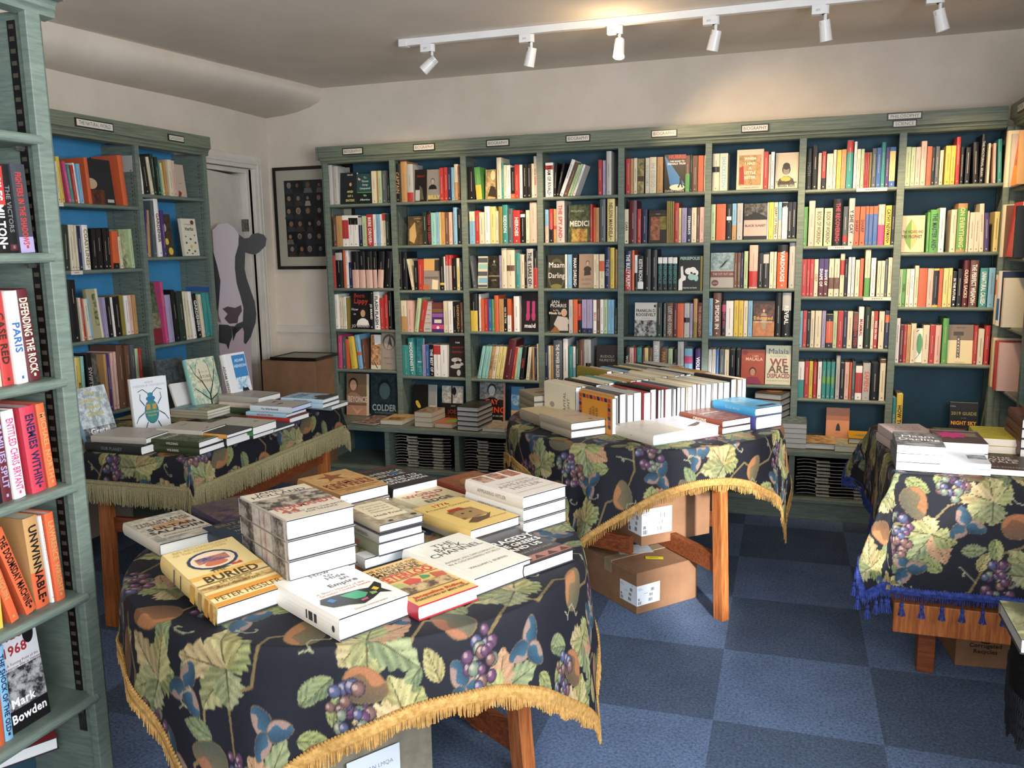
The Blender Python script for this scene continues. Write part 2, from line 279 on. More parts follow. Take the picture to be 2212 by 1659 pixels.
BACK = [
 (1, 1, [['S',-2.931, 0.0463, 0.251,0,'g', ''], ['S',-2.884, 0.0384, 0.241,0,'g', ''], ['F', -2.842, 0.1179, 0.2,0,'enteis', ''], ['F', -2.723, 0.1134, 0.188,0,'albertine', ''], ['S',-2.608, 0.035, 0.201,0,'C', ''], ['S',-2.573, 0.0148, 0.2,0,'n', ''], ['S',-2.558, 0.0244, 0.2,0,'v', ''], ['S',-2.534, 0.0332, 0.2,0,'S', ''], ['S',-2.499, 0.0147, 0.155,0,'D', '']]),
 (2, 1, [['S',-2.443, 0.0401, 0.238,0,'K', 'CAPTAIN|n'], ['S',-2.403, 0.045, 0.251,0,'n', ''], ['S',-2.358, 0.0433, 0.231,0,'g/R.75', ''], ['F', -2.314, 0.0832, 0.196,0,'darkred', ''], ['F', -2.228, 0.0915, 0.193,0,'billy', ''], ['S',-2.134, 0.0254, 0.199,0,'R', ''], ['S',-2.108, 0.026, 0.201,0,'R', ''], ['S',-2.081, 0.0224, 0.2,0,'N', ''], ['S',-2.058, 0.0182, 0.199,0,'b', ''], ['S',-2.039, 0.0258, 0.217,0,'C/n.5', ''], ['S',-2.013, 0.0139, 0.203,0,'m', '']]),
 (3, 1, [['S',-1.95, 0.0468, 0.198,0,'K', ''], ['S',-1.893, 0.0376, 0.193, -3.7, 'V/Y.55', ''], ['F', -1.84, 0.0773, 0.177,0,'sepia', ''], ['S',-1.76, 0.0303, 0.244,0,'C', ''], ['S',-1.729, 0.0141, 0.211,0,'T', ''], ['S',-1.715, 0.0181, 0.198,0,'C', ''], ['S',-1.696, 0.0227, 0.197,0,'W', ''], ['S',-1.673, 0.0273, 0.183,0,'K/O.85', ''], ['S',-1.645, 0.0279, 0.197,0,'R', ''], ['S',-1.616, 0.0192, 0.196,0,'W', ''], ['S',-1.596, 0.029, 0.198,0,'K', ''], ['S',-1.566, 0.0243, 0.197,0,'K', ''], ['S',-1.541, 0.0151, 0.199,0,'C', ''], ['S',-1.526, 0.019, 0.241,0,'g', 'NICK HEWER|R']]),
 (1, 2, [['S',-2.899, 0.0248, 0.191,0,'m', ''], ['S',-2.874, 0.0402, 0.197,0,'n', ''], ['S',-2.833, 0.0453, 0.199,0,'W#R.15-.75', ''], ['S',-2.787, 0.0337, 0.198,0,'W#K.08-.3', ''], ['S',-2.752, 0.0358, 0.197,0,'W#K.08-.3', ''], ['S',-2.716, 0.0311, 0.193,0,'N#g.05-.3', ''], ['S',-2.684, 0.0303, 0.192,0,'v', ''], ['S',-2.653, 0.0452, 0.201,0,'R', 'BEBE DRIVER|W'], ['S',-2.607, 0.0218, 0.2,0,'W', ''], ['S',-2.584, 0.0262, 0.2,0,'b', ''], ['S',-2.557, 0.0119, 0.2,0,'W', ''], ['S',-2.545, 0.0268, 0.204,0,'C#R.01-.22', ''], ['S',-2.517, 0.0238, 0.201,0,'D', '']]),
 (2, 2, [['F', -2.372, 0.1089, 0.179,0,'letter', ''], ['S',-2.258, 0.0274, 0.203,0,'D', ''], ['S',-2.229, 0.0273, 0.208,0,'K', 'TIGERS TO LIGHT|R'], ['S',-2.201, 0.0343, 0.198,0,'t', ''], ['S',-2.166, 0.0221, 0.2,0,'b', ''], ['S',-2.143, 0.0085, 0.2,0,'y', ''], ['S',-2.133, 0.0241, 0.199,0,'n', ''], ['S',-2.109, 0.0241, 0.199,0,'m', ''], ['S',-2.083, 0.0212, 0.198,0,'p', ''], ['S',-2.052, 0.0239, 0.226,0,'b', ''], ['S',-2.025, 0.0252, 0.215,0,'K', '']]),
 (3, 2, [['S',-1.946, 0.0361, 0.199,0,'b#C.02-.3', ''], ['S',-1.909, 0.0283, 0.201,0,'R', ''], ['S',-1.879, 0.033, 0.191,0,'C', ''], ['S',-1.844, 0.0336, 0.225,0,'W', ''], ['S',-1.809, 0.0348, 0.223,0,'y', ''], ['S',-1.773, 0.019, 0.195,0,'C', ''], ['S',-1.753, 0.0244, 0.222,0,'l', ''], ['S',-1.727, 0.0324, 0.23,0,'T', 'KIDSON|W'], ['S',-1.693, 0.0303, 0.208,0,'S', ''], ['S',-1.66, 0.0442, 0.196,0,'R', 'HEROES|W'], ['S',-1.613, 0.03, 0.181,0,'K#W.05-.15', ''], ['S',-1.58, 0.0226, 0.195,0,'C', ''], ['S',-1.556, 0.0456, 0.24,0,'p', '']]),
 (1, 3, [['S',-2.932, 0.0368, 0.212,0,'R', ''], ['S',-2.893, 0.0506, 0.242,0,'K#g.05-.25', ''], ['S',-2.84, 0.0171, 0.248,0,'O', ''], ['S',-2.822, 0.0224, 0.244,0,'W', ''], ['S',-2.798, 0.0216, 0.166,0,'N', ''], ['S',-2.774, 0.05, 0.237,0,'K/p.5', ''], ['S',-2.722, 0.0459, 0.236,0,'K/p.5', ''], ['S',-2.675, 0.0494, 0.235,0,'K/p.5', ''], ['S',-2.624, 0.0295, 0.235,0,'K/p.5', ''], ['S',-2.591, 0.0414, 0.233, 4.8, 'K/p.5', ''], ['S',-2.542, 0.0449, 0.234, 5.1, 'K', '']]),
 (2, 3, [['S',-2.44, 0.0259, 0.243,0,'K', ''], ['S',-2.413, 0.0325, 0.243,0,'K', ''], ['S',-2.35, 0.0183, 0.199, -9.5, 'C', ''], ['S',-2.33, 0.0241, 0.182,0,'K', ''], ['S',-2.304, 0.0306, 0.195,0,'R', ''], ['F', -2.272, 0.1142, 0.198,0,'postcard', ''], ['S',-2.155, 0.0322, 0.21,0,'K#Y.78-.85', ''], ['S',-2.122, 0.0086, 0.21,0,'W', ''], ['S',-2.112, 0.0193, 0.219,0,'R/g.3', ''], ['S',-2.092, 0.0214, 0.219,0,'R/g.3', ''], ['S',-2.069, 0.0291, 0.199,0,'K', ''], ['S',-2.038, 0.0198, 0.199,0,'C/y.3', ''], ['S',-2.018, 0.0183, 0.199,0,'N', '']]),
 (3, 3, [['S',-1.93, 0.0244, 0.2, -6.6, 'S', ''], ['F', -1.902, 0.0625, 0.195,0,'herring', ''], ['F', -1.834, 0.077, 0.197,0,'ackerman', ''], ['S',-1.755, 0.0144, 0.2,0,'u', ''], ['S',-1.74, 0.0327, 0.244,0,'C', ''], ['S',-1.706, 0.0516, 0.233,0,'C#m.4-.55', ''], ['S',-1.649, 0.0263, 0.214,0,'T', ''], ['S',-1.622, 0.0074, 0.207,0,'g', ''], ['S',-1.614, 0.0208, 0.204,0,'C', ''], ['S',-1.592, 0.0141, 0.201,0,'K', ''], ['S',-1.576, 0.0408, 0.238,0,'g', 'THE YEARS OF|K'], ['S',-1.533, 0.0266, 0.225,0,'K/R.45', '']]),
 (1, 4, [['S',-2.914, 0.0315, 0.228,0,'W', ''], ['S',-2.88, 0.0188, 0.208,0,'C', ''], ['S',-2.86, 0.0125, 0.208,0,'C', ''], ['S',-2.847, 0.0149, 0.213,0,'W', ''], ['S',-2.831, 0.0203, 0.205,0,'l', ''], ['F', -2.809, 0.1506, 0.239,0,'lippy', ''], ['S',-2.657, 0.0245, 0.229,0,'K', 'JO BRAND|W'], ['S',-2.63, 0.0449, 0.246,0,'W', 'FLASH FLASH|K'], ['S',-2.583, 0.0288, 0.205,0,'R', ''], ['S',-2.553, 0.0249, 0.229,0,'R', ''], ['S',-2.526, 0.0264, 0.243,0,'K', '']]),
 (2, 4, [['S',-2.432, 0.0402, 0.202,0,'C/n.5', ''], ['S',-2.389, 0.04, 0.202,0,'p', ''], ['S',-2.343, 0.0273, 0.218, 7.9, 'v', ''], ['S',-2.312, 0.0279, 0.203, 10.0, 'R', ''], ['F', -2.281, 0.0541, 0.196,0,'sunday', ''], ['F', -2.224, 0.0842, 0.19,0,'stripes', ''], ['S',-2.137, 0.0346, 0.2,0,'C', ''], ['S',-2.101, 0.0316, 0.2,0,'W', ''], ['S',-2.068, 0.02, 0.197,0,'K', ''], ['S',-2.047, 0.0257, 0.197,0,'K', 'UNDERWORLD|n'], ['S',-2.02, 0.0178, 0.191,0,'m', '']]),
 (3, 4, [['S',-1.95, 0.0479, 0.234,0,'K/Y.45', ''], ['S',-1.897, 0.014, 0.23,0,'W', ''], ['S',-1.882, 0.0224, 0.201,0,'O', ''], ['S',-1.859, 0.0223, 0.201,0,'R', ''], ['S',-1.835, 0.023, 0.199,0,'B', ''], ['S',-1.81, 0.0194, 0.2,0,'V', ''], ['S',-1.79, 0.027, 0.224,0,'O', ''], ['S',-1.761, 0.0317, 0.202,0,'n', ''], ['S',-1.728, 0.0185, 0.202,0,'K', 'RISE THE TIDE|C'], ['S',-1.708, 0.026, 0.202,0,'O/W.5', ''], ['S',-1.666, 0.0368, 0.218,0,'W', ''], ['F', -1.619, 0.1092, 0.241,0,'maid', '']]),
 (1, 5, [['S',-2.911, 0.0317, 0.222, 1.5, 'P', ''], ['S',-2.876, 0.026, 0.205, 0.4, 'S', ''], ['S',-2.847, 0.0244, 0.198, -0.4, 'O', ''], ['S',-2.811, 0.0438, 0.217, -4.5, 'Y', ''], ['S',-2.757, 0.035, 0.228, -5.9, 'b#O.5-.6', ''], ['S',-2.716, 0.0186, 0.201, -2.1, 'm', ''], ['F', -2.672, 0.0715, 0.228,0,'beach', ''], ['F', -2.595, 0.1088, 0.242,0,'dance', '']]),
 (2, 5, [['S',-2.436, 0.0488, 0.196,0,'T', ''], ['S',-2.385, 0.0388, 0.245, -2.2, 'T', 'MODERNISTS|W'], ['F', -2.343, 0.0475, 0.242,0,'modern', ''], ['S',-2.294, 0.0266, 0.202,0,'u', ''], ['S',-2.266, 0.0206, 0.203,0,'B', ''], ['S',-2.244, 0.0294, 0.204,0,'K', 'THE BEST OF|W'], ['S',-2.213, 0.0498, 0.204,0,'W#R.01-.3', ''], ['S',-2.162, 0.0458, 0.205,0,'W', ''], ['F', -2.113, 0.111, 0.254,0,'pirates', '']]),
 (3, 5, [['S',-1.913, 0.0205, 0.207, 11.2, 't', ''], ['S',-1.889, 0.0205, 0.207, 10.7, 't', ''], ['S',-1.866, 0.0204, 0.207, 10.2, 't', ''], ['S',-1.843, 0.0211, 0.206, 10.0, 'n', 'TO OBAMA|m'], ['S',-1.82, 0.0238, 0.207, 9.7, 'C', 'TO OBAMA|n'], ['S',-1.794, 0.023, 0.205, 9.5, 'y', ''], ['S',-1.768, 0.0237, 0.206, 9.2, 'y', ''], ['S',-1.741, 0.0478, 0.251, 10.6, 'M', ''], ['S',-1.69, 0.0172, 0.204, 9.5, 'R', ''], ['S',-1.671, 0.0158, 0.2, 8.0, 'v', ''], ['S',-1.653, 0.0158, 0.2, 7.2, 't', ''], ['S',-1.635, 0.0253, 0.208, 8.0, 'K', 'LENIN|R'], ['S',-1.593, 0.0211, 0.204, 6.1, 'C', ''], ['S',-1.548, 0.0129, 0.204,0,'n', ''], ['S',-1.534, 0.0115, 0.201,0,'N', ''], ['S',-1.52, 0.0108, 0.227,0,'C', '']]),
 (4, 1, [['S',-1.454, 0.0472, 0.199,0,'W#R.08-.2', 'TEAM OF RIVALS|K'], ['S',-1.404, 0.015, 0.196, 2.4, 'K', ''], ['S',-1.386, 0.015, 0.197, 11.8, 'K', ''], ['S',-1.367, 0.0215, 0.22, 20.6, 'W', ''], ['S',-1.342, 0.0194, 0.203, 21.1, 'm', ''], ['S',-1.319, 0.0142, 0.19, 21.3, 'v', ''], ['S',-1.302, 0.0129, 0.192, 20.6, 'v', ''], ['S',-1.286, 0.0142, 0.188, 20.9, 'W', ''], ['S',-1.132, 0.0215, 0.2,0,'R', ''], ['S',-1.107, 0.0176, 0.197,0,'u', ''], ['S',-1.085, 0.0301, 0.247,0,'g', '']]),
 (4, 2, [['S',-1.457, 0.0212, 0.196,0,'b/p.5', ''], ['S',-1.431, 0.0231, 0.199,0,'R/K.6', ''], ['S',-1.406, 0.0178, 0.198,0,'n#R.5-.6', ''], ['S',-1.386, 0.0499, 0.245,0,'g', 'THE SPY AND|R'], ['F', -1.319, 0.1359, 0.221,0,'medici', ''], ['S',-1.18, 0.0128, 0.219,0,'R', ''], ['S',-1.164, 0.0173, 0.199,0,'O', ''], ['S',-1.145, 0.0179, 0.198,0,'n', ''], ['S',-1.124, 0.0337, 0.246,0,'S', ''], ['S',-1.08, 0.0442, 0.246,0,'y', 'NELSON MANDELA|m'], ['S',-1.03, 0.0119, 0.202,0,'C', '']]),
 (4, 3, [['F', -1.452, 0.1142, 0.197,0,'maam', ''], ['S',-1.335, 0.0132, 0.201,0,'W', ''], ['S',-1.319, 0.0256, 0.2,0,'b', ''], ['S',-1.291, 0.0308, 0.197,0,'K', 'MAAM DARLING|W'], ['F', -1.256, 0.0915, 0.201,0,'queenmary', ''], ['S',-1.162, 0.0187, 0.2,0,'C', ''], ['S',-1.142, 0.0129, 0.2,0,'C', ''], ['S',-1.127, 0.0308, 0.2,0,'C#O.2-.5', ''], ['S',-1.092, 0.0294, 0.241,0,'N', 'THE FUJI|u'], ['S',-1.06, 0.0242, 0.237,0,'Y', ''], ['S',-1.03, 0.0121, 0.227,0,'n', '']]),
 (5, 1, [['S',-0.971, 0.0272, 0.199,0,'R', ''], ['S',-0.942, 0.0154, 0.199,0,'n', ''], ['S',-0.925, 0.0197, 0.201,0,'C', ''], ['F', -0.904, 0.0343, 0.198,0,'tank', ''], ['S',-0.858, 0.0238, 0.199,0,'C', 'IN EXTREMIS|g'], ['S',-0.832, 0.0382, 0.201,0,'C', 'IN DIEGO|g'], ['S',-0.79, 0.0332, 0.2,0,'n', ''], ['F', -0.753, 0.1195, 0.212,0,'hubris', ''], ['S',-0.631, 0.0248, 0.201,0,'m/V.5', ''], ['S',-0.605, 0.0106, 0.203,0,'D', ''], ['S',-0.592, 0.0294, 0.198,0,'m', ''], ['S',-0.56, 0.0299, 0.197,0,'O', ''], ['S',-0.528, 0.007, 0.197,0,'C', '']]),
 (5, 2, [['S',-0.976, 0.0231, 0.197,0,'C', 'CARA|K'], ['S',-0.949, 0.0435, 0.245,0,'M', ''], ['S',-0.902, 0.0217, 0.196,0,'R', ''], ['S',-0.875, 0.0308, 0.192,0,'N', ''], ['F', -0.839, 0.1044, 0.187,0,'landscape', ''], ['S',-0.733, 0.0097, 0.235,0,'l', ''], ['S',-0.723, 0.0097, 0.235,0,'l', ''], ['S',-0.713, 0.0103, 0.234,0,'l', ''], ['S',-0.702, 0.0103, 0.234,0,'l', ''], ['S',-0.689, 0.0253, 0.224,0,'R', ''], ['S',-0.663, 0.0132, 0.195,0,'y', ''], ['S',-0.648, 0.0287, 0.195,0,'u', ''], ['S',-0.617, 0.0227, 0.194,0,'N', 'STEINWAYS|W'], ['S',-0.592, 0.0279, 0.195,0,'C', ''], ['S',-0.563, 0.0148, 0.195,0,'m', ''], ['S',-0.546, 0.0242, 0.196,0,'p', '']]),
 (5, 3, [['S',-0.973, 0.0365, 0.231,0,'N/R.47', 'THE BULLY PULPIT|W'], ['S',-0.934, 0.0157, 0.234,0,'O', ''], ['S',-0.917, 0.0175, 0.206,0,'W/K.5', ''], ['S',-0.897, 0.0337, 0.201,0,'K#W.75-.95', 'KEITH RICHARDS|W'], ['S',-0.861, 0.0403, 0.239,0,'K', ''], ['S',-0.818, 0.0333, 0.235,0,'K', ''], ['S',-0.78, 0.0258, 0.195,0,'K#W.02-.2', 'PERSEPOLIS|T'], ['S',-0.752, 0.0269, 0.195,0,'K#W.02-.2', 'PERSEPOLIS|T'], ['S',-0.722, 0.0262, 0.195,0,'K#W.02-.2', 'PERSEPOLIS|T'], ['S',-0.694, 0.0261, 0.194,0,'K#W.02-.2', 'PERSEPOLIS|T'], ['F', -0.665, 0.1239, 0.198,0,'persepolis', ''], ['S',-0.538, 0.0125, 0.196,0,'l', '']]),
 (4, 4, [['F', -1.438, 0.1226, 0.2,0,'janmorris', ''], ['S',-1.313, 0.0245, 0.201,0,'g', ''], ['S',-1.287, 0.0278, 0.202,0,'O', ''], ['S',-1.259, 0.0238, 0.197,0,'K#R.1-.6', ''], ['S',-1.233, 0.0292, 0.202,0,'u/N.85', ''], ['S',-1.202, 0.0335, 0.202,0,'u/N.85', ''], ['S',-1.165, 0.0208, 0.2,0,'W', 'BRAVE|R'], ['S',-1.143, 0.0191, 0.203,0,'m', ''], ['S',-1.122, 0.0212, 0.203,0,'W', ''], ['S',-1.099, 0.0206, 0.202,0,'v', ''], ['S',-1.077, 0.02, 0.201,0,'b', ''], ['S',-1.056, 0.0189, 0.201,0,'b', ''], ['S',-1.033, 0.0129, 0.151,0,'D', '']]),
 (4, 5, [['S',-1.469, 0.0223, 0.218,0,'N', ''], ['S',-1.446, 0.0154, 0.216,0,'C', ''], ['S',-1.429, 0.0154, 0.216,0,'n', ''], ['S',-1.411, 0.054, 0.25,0,'S', 'THE POWER BROKER|W'], ['S',-1.353, 0.0305, 0.26,0,'W', ''], ['S',-1.315, 0.0231, 0.216,0,'T', ''], ['S',-1.291, 0.0163, 0.214,0,'W/b.6', ''], ['S',-1.273, 0.0179, 0.252,0,'D', ''], ['S',-1.253, 0.0335, 0.258,0,'m', ''], ['S',-1.218, 0.0056, 0.259,0,'W', ''], ['S',-1.211, 0.0344, 0.26,0,'g/K.55', ''], ['F', -1.149, 0.1271, 0.223,0,'nureyev', '']]),
 (5, 4, [['F', -0.917, 0.1308, 0.198,0,'fdr', ''], ['S',-0.782, 0.0292, 0.196,0,'D', ''], ['S',-0.744, 0.0156, 0.196,0,'S', ''], ['S',-0.726, 0.0357, 0.197,0,'m', 'LOST AND FOUND|g'], ['S',-0.687, 0.0222, 0.197,0,'M', ''], ['S',-0.663, 0.036, 0.197,0,'O', ''], ['S',-0.625, 0.0307, 0.198,0,'g#K.42-.56', ''], ['S',-0.592, 0.0158, 0.197,0,'u', ''], ['S',-0.573, 0.0224, 0.224,0,'n/l.6', ''], ['S',-0.548, 0.0238, 0.2,0,'M', 'THE ORIENTALIST|n']]),
 (5, 5, [['S',-0.971, 0.0264, 0.218,0,'K', 'WOMEN OF|C'], ['S',-0.943, 0.0269, 0.22,0,'p', ''], ['S',-0.915, 0.0123, 0.22,0,'R', ''], ['S',-0.901, 0.0305, 0.221,0,'T', ''], ['S',-0.868, 0.0139, 0.219,0,'M', ''], ['S',-0.853, 0.0229, 0.221,0,'y', ''], ['S',-0.829, 0.0228, 0.22,0,'m', ''], ['S',-0.803, 0.0385, 0.262,0,'g', 'INTO THE WOODS|W'], ['S',-0.762, 0.0451, 0.219,0,'m', 'MARY SHELLEY|n'], ['S',-0.714, 0.0261, 0.219,0,'v', ''], ['S',-0.686, 0.0239, 0.212,0,'K', 'LITTLE|g'], ['S',-0.659, 0.0352, 0.262,0,'g#K.7-.95', ''], ['S',-0.62, 0.0454, 0.221,0,'b#P.2-.4', ''], ['S',-0.558, 0.0328, 0.219,0,'U', 'VIOLETTE|W']]),
 (6, 1, [['S',-0.482, 0.0384, 0.203,0,'C#K.35-.5', ''], ['S',-0.442, 0.0437, 0.202,0,'C', 'SHACKLETON|b'], ['F', -0.352, 0.1425, 0.218,0,'sister', ''], ['S',-0.207, 0.0238, 0.2,0,'R', ''], ['S',-0.182, 0.0111, 0.185,0,'C', ''], ['S',-0.169, 0.0184, 0.197,0,'W', ''], ['F', -0.146, 0.119, 0.191,0,'child', '']]),
 (6, 2, [['S',-0.484, 0.0244, 0.199,0,'v', ''], ['S',-0.455, 0.0518, 0.199,0,'O', ''], ['S',-0.399, 0.0274, 0.198,0,'K#W.35-.45', ''], ['S',-0.368, 0.0235, 0.199,0,'b/n.6', ''], ['S',-0.342, 0.031, 0.2,0,'g', ''], ['F', -0.306, 0.1238, 0.196,0,'sunset', ''], ['S',-0.18, 0.0069, 0.199,0,'W', ''], ['S',-0.172, 0.0261, 0.2,0,'Y', ''], ['S',-0.145, 0.0212, 0.199,0,'C', 'DIARY OF TENNIS|K'], ['S',-0.122, 0.0175, 0.2,0,'b/p.5', ''], ['S',-0.102, 0.029, 0.199,0,'W#K.01-.15', 'TINA TURNER|g'], ['S',-0.072, 0.021, 0.198,0,'K', ''], ['S',-0.05, 0.0204, 0.198,0,'K', '']]),
 (6, 3, [['F', -0.483, 0.1295, 0.198,0,'cutout', ''], ['S',-0.351, 0.0165, 0.198,0,'m', ''], ['S',-0.333, 0.0176, 0.198,0,'m', ''], ['S',-0.314, 0.0126, 0.199,0,'N', ''], ['S',-0.297, 0.0213, 0.206,0,'v', ''], ['S',-0.269, 0.0462, 0.239,0,'p#R.6-.97', ''], ['S',-0.22, 0.0243, 0.194,0,'K', ''], ['S',-0.194, 0.0307, 0.197,0,'K#g.05-.3', ''], ['S',-0.16, 0.0215, 0.2,0,'C', ''], ['S',-0.137, 0.0144, 0.2,0,'C', ''], ['S',-0.119, 0.0548, 0.238,0,'K/O.17', 'VARDOUGS|W'], ['S',-0.057, 0.0349, 0.248,0,'g', '']]),
 (6, 4, [['S',-0.487, 0.0233, 0.215,0,'b', ''], ['S',-0.461, 0.0445, 0.247,0,'m', 'A SPIDER IN|W'], ['S',-0.412, 0.0206, 0.199,0,'K#P.1-.3', 'FORGET WHO|P'], ['S',-0.39, 0.0411, 0.201,0,'W', ''], ['S',-0.346, 0.0259, 0.203,0,'Y', ''], ['S',-0.319, 0.0252, 0.203,0,'Y', ''], ['S',-0.292, 0.0221, 0.202,0,'C', ''], ['S',-0.268, 0.0238, 0.202,0,'b', ''], ['F', -0.242, 0.1162, 0.199,0,'educated', ''], ['S',-0.121, 0.0327, 0.248,0,'K', ''], ['S',-0.085, 0.047, 0.248,0,'g/K.4', 'REVEAL|W']]),
 (6, 5, [['S',-0.482, 0.0185, 0.195,0,'g', ''], ['S',-0.462, 0.0203, 0.195,0,'g', ''], ['S',-0.44, 0.016, 0.194,0,'B', ''], ['S',-0.419, 0.0263, 0.195,0,'S', ''], ['S',-0.391, 0.0244, 0.196,0,'C', ''], ['S',-0.362, 0.0292, 0.196,0,'K', ''], ['S',-0.327, 0.0242, 0.197,0,'K', ''], ['F', -0.3, 0.1289, 0.196,0,'malala', ''], ['F', -0.166, 0.1371, 0.222,0,'displaced', '']]),
 (7, 1, [['S',0.015, 0.0283, 0.218,0,'K', 'MOTH|S'], ['S',0.047, 0.0256, 0.233,0,'K', ''], ['S',0.075, 0.0163, 0.191,0,'p', ''], ['S',0.094, 0.0198, 0.199,0,'R/K.7', ''], ['S',0.118, 0.0319, 0.185,0,'C', ''], ['S',0.151, 0.0146, 0.204,0,'C', ''], ['S',0.168, 0.0222, 0.203,0,'Y', ''], ['S',0.191, 0.0241, 0.204,0,'n', ''], ['S',0.217, 0.032, 0.25,0,'T#R.01-.25', ''], ['S',0.253, 0.0144, 0.242,0,'W', ''], ['S',0.268, 0.0184, 0.202,0,'C', ''], ['S',0.288, 0.0154, 0.201,0,'v', ''], ['S',0.304, 0.0074, 0.184,0,'R', ''], ['S',0.312, 0.0079, 0.183,0,'R', ''], ['S',0.32, 0.0084, 0.183,0,'R', ''], ['S',0.33, 0.0113, 0.183,0,'l', ''], ['S',0.343, 0.0206, 0.202,0,'S', ''], ['S',0.365, 0.022, 0.204,0,'B', ''], ['S',0.388, 0.0195, 0.231,0,'T', ''], ['S',0.409, 0.0166, 0.204,0,'U', ''], ['S',0.427, 0.0291, 0.204,0,'B#y.1-.85', '']]),
 (7, 2, [['S',0.005, 0.0271, 0.211,0,'V', ''], ['S',0.037, 0.0316, 0.242,0,'p', ''], ['S',0.07, 0.0417, 0.203,0,'v', 'BOOK OF WORKING|m'], ['S',0.117, 0.0415, 0.201,0,'v', 'BOOK OF WORKING|m'], ['S',0.161, 0.0478, 0.248,0,'K', 'THE RECOVERING|R'], ['S',0.212, 0.0253, 0.207,0,'S#R.75-.9', ''], ['S',0.24, 0.0292, 0.249,0,'g', 'Y SHE CAY|K'], ['S',0.27, 0.0246, 0.205,0,'O', 'SHARP|K'], ['S',0.297, 0.0265, 0.204,0,'O', 'SHARP|K'], ['S',0.325, 0.016, 0.205,0,'O/B.2', ''], ['S',0.342, 0.0194, 0.204,0,'O/B.2', ''], ['S',0.363, 0.0218, 0.205,0,'O/B.2', ''], ['S',0.387, 0.0321, 0.212,0,'p/P.5', ''], ['S',0.422, 0.029, 0.206,0,'Y', 'CATHY NEWMAN|K'], ['S',0.453, 0.0152, 0.205,0,'K', '']]),
 (7, 3, [['S',0.01, 0.0268, 0.203,0,'R', ''], ['S',0.038, 0.0157, 0.203,0,'R', ''], ['S',0.055, 0.0193, 0.203,0,'R', ''], ['S',0.076, 0.0213, 0.202,0,'C', 'DEEP|l'], ['S',0.1, 0.0254, 0.204,0,'U/M.5', 'SHAPE OF|W'], ['S',0.126, 0.0228, 0.204,0,'U/M.5', 'SHAPE OF|W'], ['S',0.152, 0.0258, 0.204,0,'C#m.5-.8', ''], ['S',0.18, 0.0262, 0.204,0,'C#m.5-.8', ''], ['S',0.209, 0.022, 0.231,0,'C#R.15-.5', ''], ['S',0.233, 0.0138, 0.203,0,'K', ''], ['S',0.25, 0.0153, 0.211,0,'W', ''], ['S',0.267, 0.0157, 0.211,0,'W', ''], ['S',0.286, 0.0218, 0.197,0,'C', ''], ['S',0.309, 0.0177, 0.204,0,'O', ''], ['S',0.333, 0.0271, 0.25,0,'C/V.6', ''], ['S',0.364, 0.024, 0.206,0,'W', ''], ['S',0.396, 0.0175, 0.19,0,'C', ''], ['S',0.415, 0.0184, 0.19,0,'C', ''], ['S',0.435, 0.0114, 0.199,0,'S', ''], ['S',0.449, 0.0228, 0.207,0,'C', '']]),
 (7, 4, [['S',0.005, 0.0213, 0.201,0,'b', ''], ['S',0.028, 0.0201, 0.201,0,'R', ''], ['S',0.049, 0.0177, 0.195,0,'K', ''], ['S',0.068, 0.02, 0.203,0,'C', ''], ['S',0.091, 0.0335, 0.203,0,'C', ''], ['S',0.127, 0.0198, 0.202,0,'u', ''], ['S',0.149, 0.035, 0.184,0,'K#O.2-.85', ''], ['S',0.185, 0.0213, 0.202,0,'v', ''], ['S',0.208, 0.0286, 0.203,0,'R', ''], ['S',0.238, 0.0184, 0.202,0,'N', ''], ['S',0.258, 0.0267, 0.202,0,'C', ''], ['S',0.288, 0.0249, 0.197,0,'m/K.5', 'THE HUMAN TIDE|R'], ['S',0.314, 0.0265, 0.228,0,'W', 'MAMMAL|R'], ['S',0.345, 0.0302, 0.227,0,'D', ''], ['S',0.377, 0.0148, 0.203,0,'C', ''], ['S',0.393, 0.018, 0.203,0,'R', 'MIND ON FIRE|W'], ['S',0.417, 0.0272, 0.203,0,'C', ''], ['S',0.447, 0.0211, 0.205,0,'N#O.1-.3', '']]),
 (7, 5, [['S',0.007, 0.0377, 0.204,0,'W/T.5', ''], ['S',0.047, 0.0231, 0.205,0,'R', ''], ['S',0.071, 0.0196, 0.208,0,'Y', ''], ['S',0.093, 0.019, 0.206,0,'R', ''], ['S',0.116, 0.0206, 0.207,0,'W', ''], ['S',0.139, 0.0206, 0.208,0,'T#V.4-.6', ''], ['S',0.162, 0.0205, 0.208,0,'T#V.4-.6', ''], ['S',0.185, 0.0204, 0.209,0,'T#V.4-.6', ''], ['S',0.21, 0.0215, 0.243,0,'g', ''], ['S',0.234, 0.0197, 0.204,0,'K', ''], ['S',0.256, 0.0231, 0.208,0,'p', ''], ['S',0.281, 0.0112, 0.208,0,'O', ''], ['S',0.293, 0.0174, 0.214,0,'S', ''], ['S',0.312, 0.0346, 0.188,0,'W#R.2-.8', ''], ['S',0.349, 0.0377, 0.207,0,'g', 'SAPIENS|O'], ['S',0.39, 0.0419, 0.206,0,'K', ''], ['S',0.435, 0.028, 0.231,0,'C#m.02-.1', '']]),
